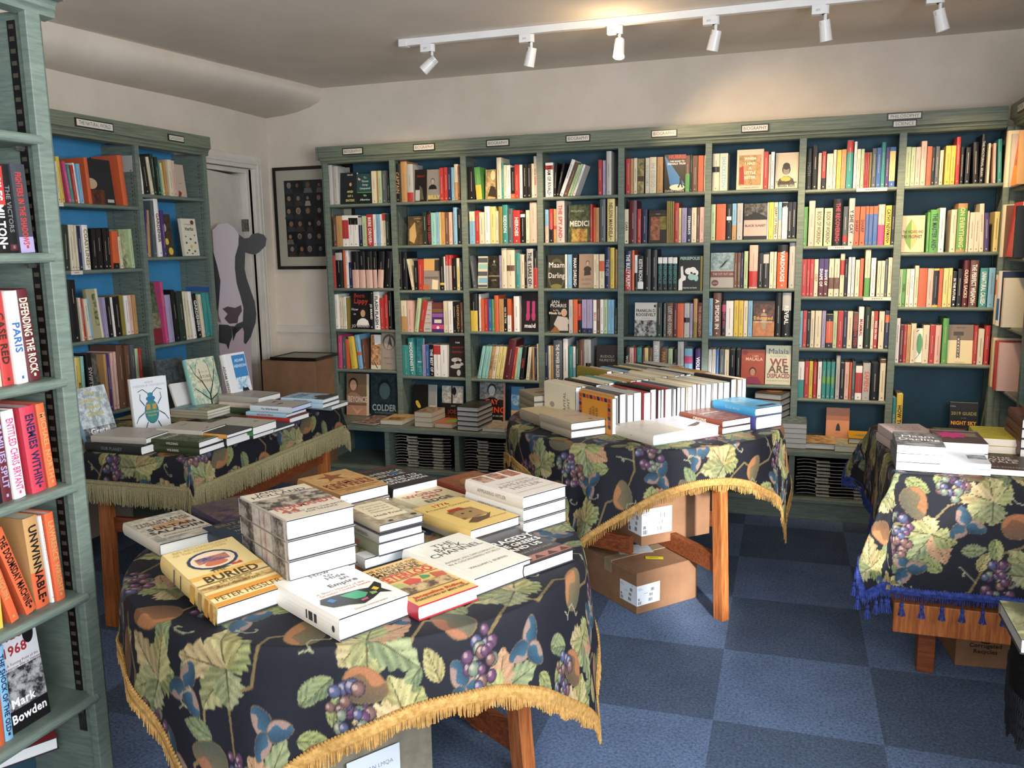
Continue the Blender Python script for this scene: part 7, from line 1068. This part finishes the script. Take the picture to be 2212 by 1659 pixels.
# ---------------------------------------------------------------- books on the front table
z = TZ + .003
def far(F, ang, W_, L_): pass
LYING_FRONT = [
 {'F': (-0.826, 1.375), 'z': 0.729, 'ang': 62, 'W_': 0.17, 'L_': 0.262, 'T': 0.047, 'cover': 'ece4d8', 'label': 'white hardback titled How to Hide an Empire with a map', 'sart': 'r .3 .3 .7 .34 3a3a3a;r .3 .36 .7 .42 3a3a3a;r .3 .44 .7 .46 3a3a3a;e .5 .06 .15 .02 3a3a3a', 'page': 'eef2f6', 'design': 'b e9e0d3;T .55 .86 .11 i How;T .62 .79 .11 i to;T .66 .72 .11 i Hide;T .72 .65 .11 i an;T .62 .56 .11 i Empire;t .5 .48 .06 8a5a4a A Short History of the;t .52 .43 .065 c0503a Greater United States;p 1c1a18 .05 .32 .12 .4 .3 .4 .5 .38 .62 .37 .75 .34 .84 .38 .92 .42 .94 .34 .86 .26 .9 .14 .78 .2 .62 .14 .45 .1 .3 .16 .12 .2;p 3c9a6c .35 .36 .6 .36 .66 .26 .56 .2 .44 .22 .4 .28;p 3a6aa0 .15 .34 .22 .36 .26 .3 .18 .28;p b04a6a .48 .18 .58 .19 .56 .15 .47 .15;p d8b03a .75 .3 .82 .33 .84 .27 .78 .25;p 7a9a5a .68 .26 .76 .24 .74 .2 .66 .2;t .5 .04 .05 6a6058 Daniel Immerwahr'},
 {'F': (-1.106, 1.367), 'z': 0.729, 'ang': 64, 'W_': 0.168, 'L_': 0.262, 'T': 0.042, 'cover': 'd3b878', 'label': 'sand coloured hardback titled THE BURIED with a round emblem', 'tilt': 10.5, 'page': 'edf1f4', 'sart': 'r .03 .06 .97 .1 c98a3c;r .03 .13 .97 .19 c88a3a;r .03 .24 .97 .3 a88a58;r .03 .36 .97 .44 d0a050;r .03 .6 .97 .615 2c3a58;r .03 .72 .97 .735 2c3a58;n .03 .0 .97 .05 8a4a2a d8b878', 'design': 'b d6bf86;r 0 0 1 .06 c98a3c;r 0 .06 1 .13 e0c890;r 0 .13 1 .2 c88a3a;r 0 .24 1 .3 a88a58;n 0 .25 1 .31 8a6a40 c8a868;r 0 .34 1 .36 8a6c3c;r 0 .44 1 .5 d0a050;T .52 .37 .17 4a3820 BURIED;t .5 .31 .06 5a4428 Life Death and;t .5 .255 .06 5a4428 Revolution in Egypt;t .5 .075 .12 6a5028 PETER HESSLER;t .42 .49 .09 7a6030 THE;e .48 .70 .34 .16 2c3a58;e .48 .70 .3 .135 d8c0a0;n .26 .66 .7 .76 33446c b07058;e .48 .63 .16 .04 b8684a;p b8402c .62 .53 .78 .53 .76 .57 .7 .55 .64 .57;p 3a3428 .3 .52 .6 .52 .45 .57;t .5 .93 .07 b09858 AN ARCHAEOLOGY;t .45 .88 .06 b09858 OF THE REVOLUTION'},
 {'F': (-0.717, 1.505), 'z': 0.729, 'ang': 60, 'W_': 0.158, 'L_': 0.245, 'T': 0.032, 'cover': 'a3242e', 'board': '98202a', 'label': 'yellow and red hardback titled PETERLOO with a drawn crowd', 'page': 'f4eeee', 'design': 'b d9b069;T .5 .9 .085 3a2a1c THE STORY OF THE;T .5 .83 .1 3a2a1c MANCHESTER;T .5 .755 .12 3a2a1c MASSACRE;r .04 .735 .96 .745 5a3a20;T .5 .6 .22 c03028 PETERLOO;r .04 .575 .96 .585 5a3a20;n .08 .24 .92 .42 5a4a38 c8a878;p c04838 .32 .42 .3 .52 .46 .56 .56 .48 .5 .42;p 4a8a5a .58 .46 .62 .56 .74 .5 .7 .46;p b85a40 .76 .42 .78 .54 .96 .5 .94 .4;e .16 .46 .12 .06 a8a860;r .04 .225 .96 .235 5a3a20;T .5 .13 .09 b03828 Jacqueline Riding;T .5 .07 .06 4a3828 FOREWORD BY MIKE LEIGH'},
 {'z': 0.729, 'ang': 62, 'W_': 0.176, 'L_': 0.262, 'T': 0.042, 'cover': 'dedacd', 'label': 'cream hardback titled THE BACK CHANNEL', 'page': 'eef3f8', 'design': 'b dfdacb;l .1 .04 .1 .96 .004 c8c0a8;l .94 .04 .94 .96 .004 c8c0a8;t .5 .80 .15 4a4844 THE;t .5 .70 .15 4a4844 BACK;t .5 .60 .15 4a4844 CHANNEL;t .5 .42 .065 9a8a70 AMERICAN DIPLOMACY;t .5 .36 .065 9a8a70 IN A DISORDERED WORLD;t .5 .18 .065 7a7668 WILLIAM J. BURNS;t .5 .5 .08 9a8a70 . . .;t .5 .26 .08 9a8a70 . . .', 'F': (-0.65, 1.651)},
 {'z': 0.729, 'ang': 60, 'W_': 0.165, 'L_': 0.245, 'T': 0.03, 'cover': '3a2f2b', 'label': 'dark brown hardback titled TRAGEDY THE GREEKS AND US', 'page': 'eef0f4', 'design': 'b 38302c;r 0 .9 1 .99 b09a8c;r 0 .03 1 .16 a06a5c;p 4a2a24 .05 .05 .15 .14 .25 .05;p 4a2a24 .3 .05 .4 .14 .5 .05;p 4a2a24 .55 .05 .65 .14 .75 .05;p 4a2a24 .8 .05 .9 .14 .98 .05;e .12 .945 .05 .02 4a2a24;e .3 .945 .05 .02 4a2a24;e .48 .945 .05 .02 4a2a24;e .66 .945 .05 .02 4a2a24;e .84 .945 .05 .02 4a2a24;T .52 .56 .19 e4e0d8 TRAGEDY;T .5 .44 .14 e4e0d8 THE GREEKS;T .52 .33 .13 e4e0d8 AND US;t .52 .22 .07 9a8a80 SIMON CRITCHLEY', 'F': (-0.579, 1.785)},
 {'F': (-1.04, 1.532), 'z': 0.729, 'ang': 57, 'W_': 0.165, 'L_': 0.25, 'T': 0.044, 'cover': 'cfc8c0', 'label': 'grey white hardback beneath the pile titled NORMANDY', 'page': 'eef3f8', 'design': 'n 0 0 1 1 8a847c d0c8bc'},
 {'F': (-1.026, 1.515), 'z': 0.775, 'ang': 58, 'W_': 0.165, 'L_': 0.25, 'T': 0.045, 'cover': 'cfc3b4', 'label': 'thick hardback titled NORMANDY 44 by James Holland', 'count': 3, 'page': 'eef3f8', 'group': 'Normandy hardbacks', 'spine': 'c5bcb0', 'sart': 'n .04 0 .96 1 a8a098 c8c0b4;n .04 .04 .96 .3 3a3633 a09a90;n .04 .7 .96 .98 3a3633 a09a90;t .5 .42 .3 b04038 NORMANDY;t .5 .52 .2 5a5650 JAMES HOLLAND', 'design': 'b d6c8b2;n 0 .38 1 .74 4a443e b5a894;n .45 .6 1 .8 4a443e c5b8a4;t .4 .9 .13 3a3632 JAMES;t .48 .80 .14 3a3632 HOLLAND;T .52 .30 .19 b8604e NORMANDY;T .22 .18 .19 b8604e 44;t .6 .16 .065 6a6258 D-DAY AND THE BATTLE;t .6 .1 .065 6a6258 FOR FRANCE'},
 {'z': 0.729, 'ang': 63, 'W_': 0.16, 'L_': 0.245, 'T': 0.032, 'cover': 'd8cfc0', 'label': 'white patterned hardback titled SULTAN SALADIN', 'page': 'ecebe4', 'design': 'b d5cab8;n 0 .0 1 .16 8a9088 d5cab8;n 0 .84 1 1 9a9a88 d5cab8;n .0 .1 .14 .9 9a9a88 d5cab8;n .25 .45 .85 .66 b08a60 cfa880;T .5 .74 .12 6a5a48 THE LIFE AND;T .5 .66 .11 6a5a48 LEGEND OF THE;T .52 .46 .17 3a302a SULTAN;T .52 .32 .17 3a302a SALADIN;t .6 .2 .07 6a5a48 JONATHAN PHILLIPS', 'F': (-1.504, 1.666)},
 {'z': 0.729, 'ang': 60, 'W_': 0.16, 'L_': 0.24, 'T': 0.034, 'cover': '1f3446', 'label': 'dark blue hardback wedged between the sand book and the Normandy pile', 'page': 'e4e0d8', 'design': 'b 1f3446;T .5 .86 .14 8a6a48 BRITAIN;T .5 .72 .14 8a6a48 LOST;t .5 .6 .07 d8d8d8 THE WAR;t .5 .5 .05 8a98a8 ALAN ALLPORT', 'F': (-1.274, 1.68)},
 {'z': 0.729, 'ang': 61, 'W_': 0.165, 'L_': 0.245, 'T': 0.036, 'cover': 'e4ddd2', 'label': 'white hardback with red lettering MAN under the Kremlin book', 'page': 'f0f0f0', 'design': 'b e8e2d8;T .6 .1 .2 b8303a MAN', 'F': (-1.205, 2.048)},
 {'z': 0.767, 'ang': 61, 'W_': 0.165, 'L_': 0.245, 'T': 0.034, 'cover': 'b98a50', 'label': 'tan hardback titled THE KREMLIN LETTERS with a star', 'page': 'f2ece8', 'spine': 'b08048', 'design': 'b c29a60;n 0 0 1 1 b88c52 c8a06a;p 8a5028 .5 .98 .56 .84 .78 .82 .6 .74 .68 .6 .5 .68 .32 .6 .4 .74 .22 .82 .44 .84;T .5 .48 .09 7a2a20 THE;T .5 .38 .18 7a2a20 KREMLIN;T .5 .25 .18 7a2a20 LETTERS;t .5 .16 .055 6a4028 STALINS WARTIME CORRESPONDENCE;t .5 .1 .055 6a4028 WITH CHURCHILL', 'F': (-1.209, 2.053)},
 {'z': 0.729, 'ang': 60, 'W_': 0.165, 'L_': 0.245, 'T': 0.055, 'cover': '221e1e', 'label': 'thick black hardback titled AMERICA BEFORE', 'page': 'f4f4f0', 'design': 'b 2a2626;t .5 .88 .13 7a2430 GRAHAM HANCOCK;T .45 .66 .15 b0aca0 AMERICA;T .45 .52 .15 b0aca0 BEFORE;e .6 .6 .12 .05 2c5a78;T .5 .36 .11 e4e4e0 THE KEY TO;T .5 .26 .11 e4e4e0 EARTHS LOST;T .5 .16 .11 e4e4e0 CIVILISATION', 'F': (-1.12, 2.206)},
 {'F': (-0.959, 1.727), 'z': 0.729, 'ang': 60, 'W_': 0.16, 'L_': 0.24, 'T': 0.028, 'cover': 'c9c6bc', 'label': 'landscape patterned hardback at the bottom of the small pile', 'page': 'e8eef2', 'design': 'n 0 0 1 1 5a5038 a89a70;r 0 0 1 .2 c8c8c4;t .5 .08 .1 3a3a38 EMPIRE'},
 {'F': (-0.93, 1.745), 'z': 0.759, 'ang': 59, 'W_': 0.135, 'L_': 0.21, 'T': 0.032, 'cover': '6d6f58', 'label': 'olive hardback with red lettering D-DAY in the small pile', 'page': 'eef3f8', 'title': 'D-DAY', 'tcol': 'R', 'spine': '77785f'},
 {'F': (-0.925, 1.738), 'z': 0.793, 'ang': 58, 'W_': 0.125, 'L_': 0.205, 'T': 0.022, 'cover': '3a3a44', 'label': 'slate hardback with a pale spine, second in the small pile', 'page': 'eef3f8', 'spine': '9a9488', 'title': 'TALES OF SUFFERING', 'tcol': '6a6458'},
 {'F': (-0.927, 1.748), 'z': 0.817, 'ang': 58, 'W_': 0.125, 'L_': 0.195, 'T': 0.02, 'cover': 'b5a68c', 'label': 'small tan hardback titled Questions I Am Asked topping the pile', 'page': 'f0ece4', 'design': 'n 0 0 1 1 8a7c60 bcae92;r .14 .2 .84 .9 e0d2b0;t .5 .76 .1 8a7a5a Questions;t .5 .66 .1 8a7a5a I am asked;t .5 .56 .1 8a7a5a about the;t .5 .46 .1 8a7a5a Holocaust;t .5 .3 .12 3a3428 Hedi Fried;e .86 .1 .06 .04 3a3428;e .3 .06 .05 .03 3a3428'},
 {'z': 0.729, 'ang': 60, 'W_': 0.17, 'L_': 0.25, 'T': 0.03, 'cover': 'd5c79c', 'label': 'cream hardback titled A WORLD ON EDGE in red letters', 'page': 'eae8e0', 'design': 'b d9cba2;n 0 0 1 .2 6a5a3a d9cba2;n 0 .92 1 1 6a5a3a d9cba2;T .5 .82 .14 b03a34 A;T .5 .68 .17 b03a34 WORLD;T .5 .54 .17 b03a34 ON;T .52 .39 .17 4a3a2c EDGE;t .5 .3 .05 8a7a58 THE END OF THE GREAT WAR', 'F': (-0.931, 2.092)},
 {'z': 0.729, 'ang': 60, 'W_': 0.165, 'L_': 0.25, 'T': 0.028, 'cover': 'e0d4c0', 'label': 'cream hardback partly hidden with a large red S', 'page': 'f0ece4', 'design': 'b e4d8c4;T .55 .36 .3 b03028 SS;t .5 .2 .06 6a5a48 A HISTORY', 'F': (-0.806, 1.969)},
 {'z': 0.76, 'ang': 61, 'W_': 0.168, 'L_': 0.25, 'T': 0.026, 'cover': 'd3b068', 'label': 'yellow hardback titled 1776 A London Chronicle with a drawn face', 'page': 'f0f2f4', 'design': 'b d8b86c;T .45 .86 .13 9a3a28 1776;t .5 .77 .1 5a3a20 A London Chronicle;n .25 .3 .75 .62 6a5030 a88450;e .5 .46 .24 .13 9a7848;e .42 .48 .03 .02 2a2018;e .58 .48 .03 .02 2a2018;p 9a2c24 .3 .6 .62 .6 .58 .68 .34 .68;p 5a4028 .2 .2 .4 .3 .62 .26 .8 .32 .6 .18 .3 .14;t .72 .16 .06 9a3a28 Theo Aronson', 'F': (-0.759, 1.911)},
 {'F': (-0.671, 2.07), 'z': 0.729, 'ang': 60, 'W_': 0.162, 'L_': 0.245, 'T': 0.034, 'cover': 'd9d2c8', 'label': 'pale pink white hardback titled APPEASING HITLER', 'count': 3, 'page': 'f0f5fa', 'title': 'APPEASING HITLER', 'tcol': '9a9286', 'group': 'Appeasing Hitler hardbacks', 'tsize': 0.4, 'design': 'b dcd2c6;n .08 .72 .34 .98 7a4a38 c09a84;n .4 .72 .64 .98 8a5440 c8a088;n .7 .72 .94 .98 8a4a38 b88068;t .5 .52 .09 a8a094 TIM BOUVERIE;t .5 .40 .16 9a9488 APPEASING;t .5 .27 .17 9a9488 HITLER;t .5 .14 .05 a8a094 CHAMBERLAIN CHURCHILL AND THE ROAD TO WAR'},
 {'z': 0.729, 'ang': 60, 'W_': 0.165, 'L_': 0.245, 'T': 0.03, 'cover': '8a3a2a', 'label': 'red brown patterned hardback behind the Appeasing Hitler pile', 'page': 'eae6dc', 'design': 'b 8a4030;n .06 .04 .94 .96 8a5a30 7a3a28;e .5 .5 .3 .3 9a6a38;t .5 .5 .08 5a2a1c THE SILK ROADS', 'F': (-0.867, 2.288)},
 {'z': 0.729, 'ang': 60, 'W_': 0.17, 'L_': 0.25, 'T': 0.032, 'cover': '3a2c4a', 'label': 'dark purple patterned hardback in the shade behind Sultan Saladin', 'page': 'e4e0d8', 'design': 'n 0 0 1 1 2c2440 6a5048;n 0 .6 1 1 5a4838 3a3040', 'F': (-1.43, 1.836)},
]
for d in LYING_FRONT: 
    d = dict(d); F = d.pop('F'); lying('b', F, **d)
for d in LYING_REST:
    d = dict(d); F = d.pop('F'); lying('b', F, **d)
# ---------------------------------------------------------------- spine-up rows on the middle table
def spine_up(P0, ang, specs, row, start=0):
    """books standing on their fore edge: spine up, tail towards the window; P0 = lowest tail corner of the first book"""
    u = Vector((math.cos(R(ang)), math.sin(R(ang)), 0)); v = Vector((-u.y, u.x, 0)); s = 0; k = 0
    for T, W_, L_, c, lab, ttl, dv in specs:
        k += 1; e = empty('hardback_book', Vector((P0[0], P0[1], TZ+.003+W_)) + u*s + v*dv)
        m3 = Matrix((u, Vector((0, 0, -1)), v)).transposed(); e.rotation_euler = m3.to_euler(); mc = MB(); mp = MB()
        book_body(mc, mp, T, W_, L_, c, None, True, 'f3f4f4', deco=False, board=rr_.choice(['2a2c30', '34363a', '5a5c60', '7a2430', '2c3038', '4a4440']))
        if ttl: text(mc, ttl, (T/2-T*.2, -.1*T-.0006, L_*.5), (0, 0, -1), (1, 0, 0), T*.62, 'K' if c not in DARK or c == 'R' else 'C', 1, fit=L_*.8)
        if k == 1 and row == 1: # patterned gift book: back cover faces the room
            art(mc, 'b c9982c;' + ';'.join(f'p {"R" if (i+j) % 2 else "N"} {x:.3f} {y:.3f} {x+.1:.3f} {y+.02:.3f} {x+.1:.3f} {y+.1:.3f} {x:.3f} {y+.08:.3f}' for j, (x, n_) in enumerate(((.02, 9), (.88, 9))) for i, y in enumerate([.02+q_*.108 for q_ in range(n_)])) + ';' + ';'.join(f'p {"R" if i % 2 else "N"} {.15+i*.12:.3f} {y:.3f} {.25+i*.12:.3f} {y:.3f} {.27+i*.12:.3f} {y+.07:.3f} {.17+i*.12:.3f} {y+.07:.3f}' for i in range(6) for y in (.03, .9)) + ';T .5 .6 .1 q FALL;T .5 .5 .1 q GREAT;T .5 .4 .1 q TALES', W_, L_, (0, W_, 0), (0, -1, 0), (0, 0, 1), (-1, 0, 0))
        if k == 1 and row == 2:
            art(mc, 'b 8a7c70;n .0 .5 1 1 5a5048 9a8c80;h .4 .74 .3 a09084 6a6058 7a6c60;t .5 .3 .13 4a4038 CAPITAL;t .5 .18 .13 4a4038 ISNT', W_, L_, (0, W_, 0), (0, -1, 0), (0, 0, 1), (-1, 0, 0))
        mc.build('cover', e); mp.build('page_block', e)
        nm = {1: 'front', 2: 'middle', 3: 'back'}[row]
        tag(e, lab or f"{NAMES.get(c, 'pale')} spined hardback, {ORD[k] if k <= 20 else 'twenty-'+ORD[k-20]} along the {nm} row of upright books", 'book', f'upright hardbacks, {nm} row'); s += T+.0016
rr_ = random.Random(21)
def gen(cols, w0=.155, l0=.235, tt=None):
    out = []
    for k, c in enumerate(cols):
        T = (tt[k] if tt and k < len(tt) else rr_.uniform(.022, .034)); ttl = ''
        if ':' in c: c, ttl = c.split(':')
        out.append((T, w0*rr_.uniform(.97, 1.04), l0*rr_.uniform(.97, 1.03), c, None, ttl, rr_.uniform(0, .012)))
    return out
r1 = gen(['a', 'n', 'S', 'C', 'g:WALES', 'R', 'K', 'M', 'M', 'R', 'g', 'S', 'C', 'C', 'C', 'n', 'C', 'C', 'g', 'C', 'C', 'K', 'n', 'C'], tt=[t_*1.2 for t_ in (.030, .020, .030, .030, .038, .034, .030, .016, .018, .034, .016, .020, .024, .026, .024, .018, .024, .028, .026, .028, .034, .030, .026, .024)])
r1[0] = (.026, .150, .225, 'a', 'yellow gift hardback with a red and blue zigzag border, heading the upright rows', '', -.012)
r1[4] = r1[4][:4] + ('pale hardback with WALES lettered on its upturned spine',) + r1[4][5:]
r2 = gen(['C', 'C', 'C', 'K', 'C', 'C', 'T', 'C', 'n', 'C', 'C', 'C', 'C', 'C', 'C', 'C', 'g', 'K', 'C', 'C', 'n'], tt=[.036]*21)
r2[0] = (.036, .160, .24, 'C', 'cream hardback with a grey portrait cover heading the middle row', '', 0)
r2[6] = r2[6][:4] + ('bright teal spined hardback among the cream upright ones',) + r2[6][5:]
r3 = gen(['l', 'N', 'C', 'R', 'b', 'K', 'Y', 'C', 'G', 'C', 'K', 'C', 'g', 'C'], tt=[.034]*14)
r3[0] = (.034, .172, .24, 'l', 'olive green hardback at the back corner of the upright rows', '', 0)
spine_up(UP[0], UPA, r1, 1); spine_up(UP[1], UPA, r2, 2); spine_up(UP[2], UPA, r3, 3)
# ---------------------------------------------------------------- books displayed standing on the nature table
for a in STAND: standing(*a[0], **a[1])
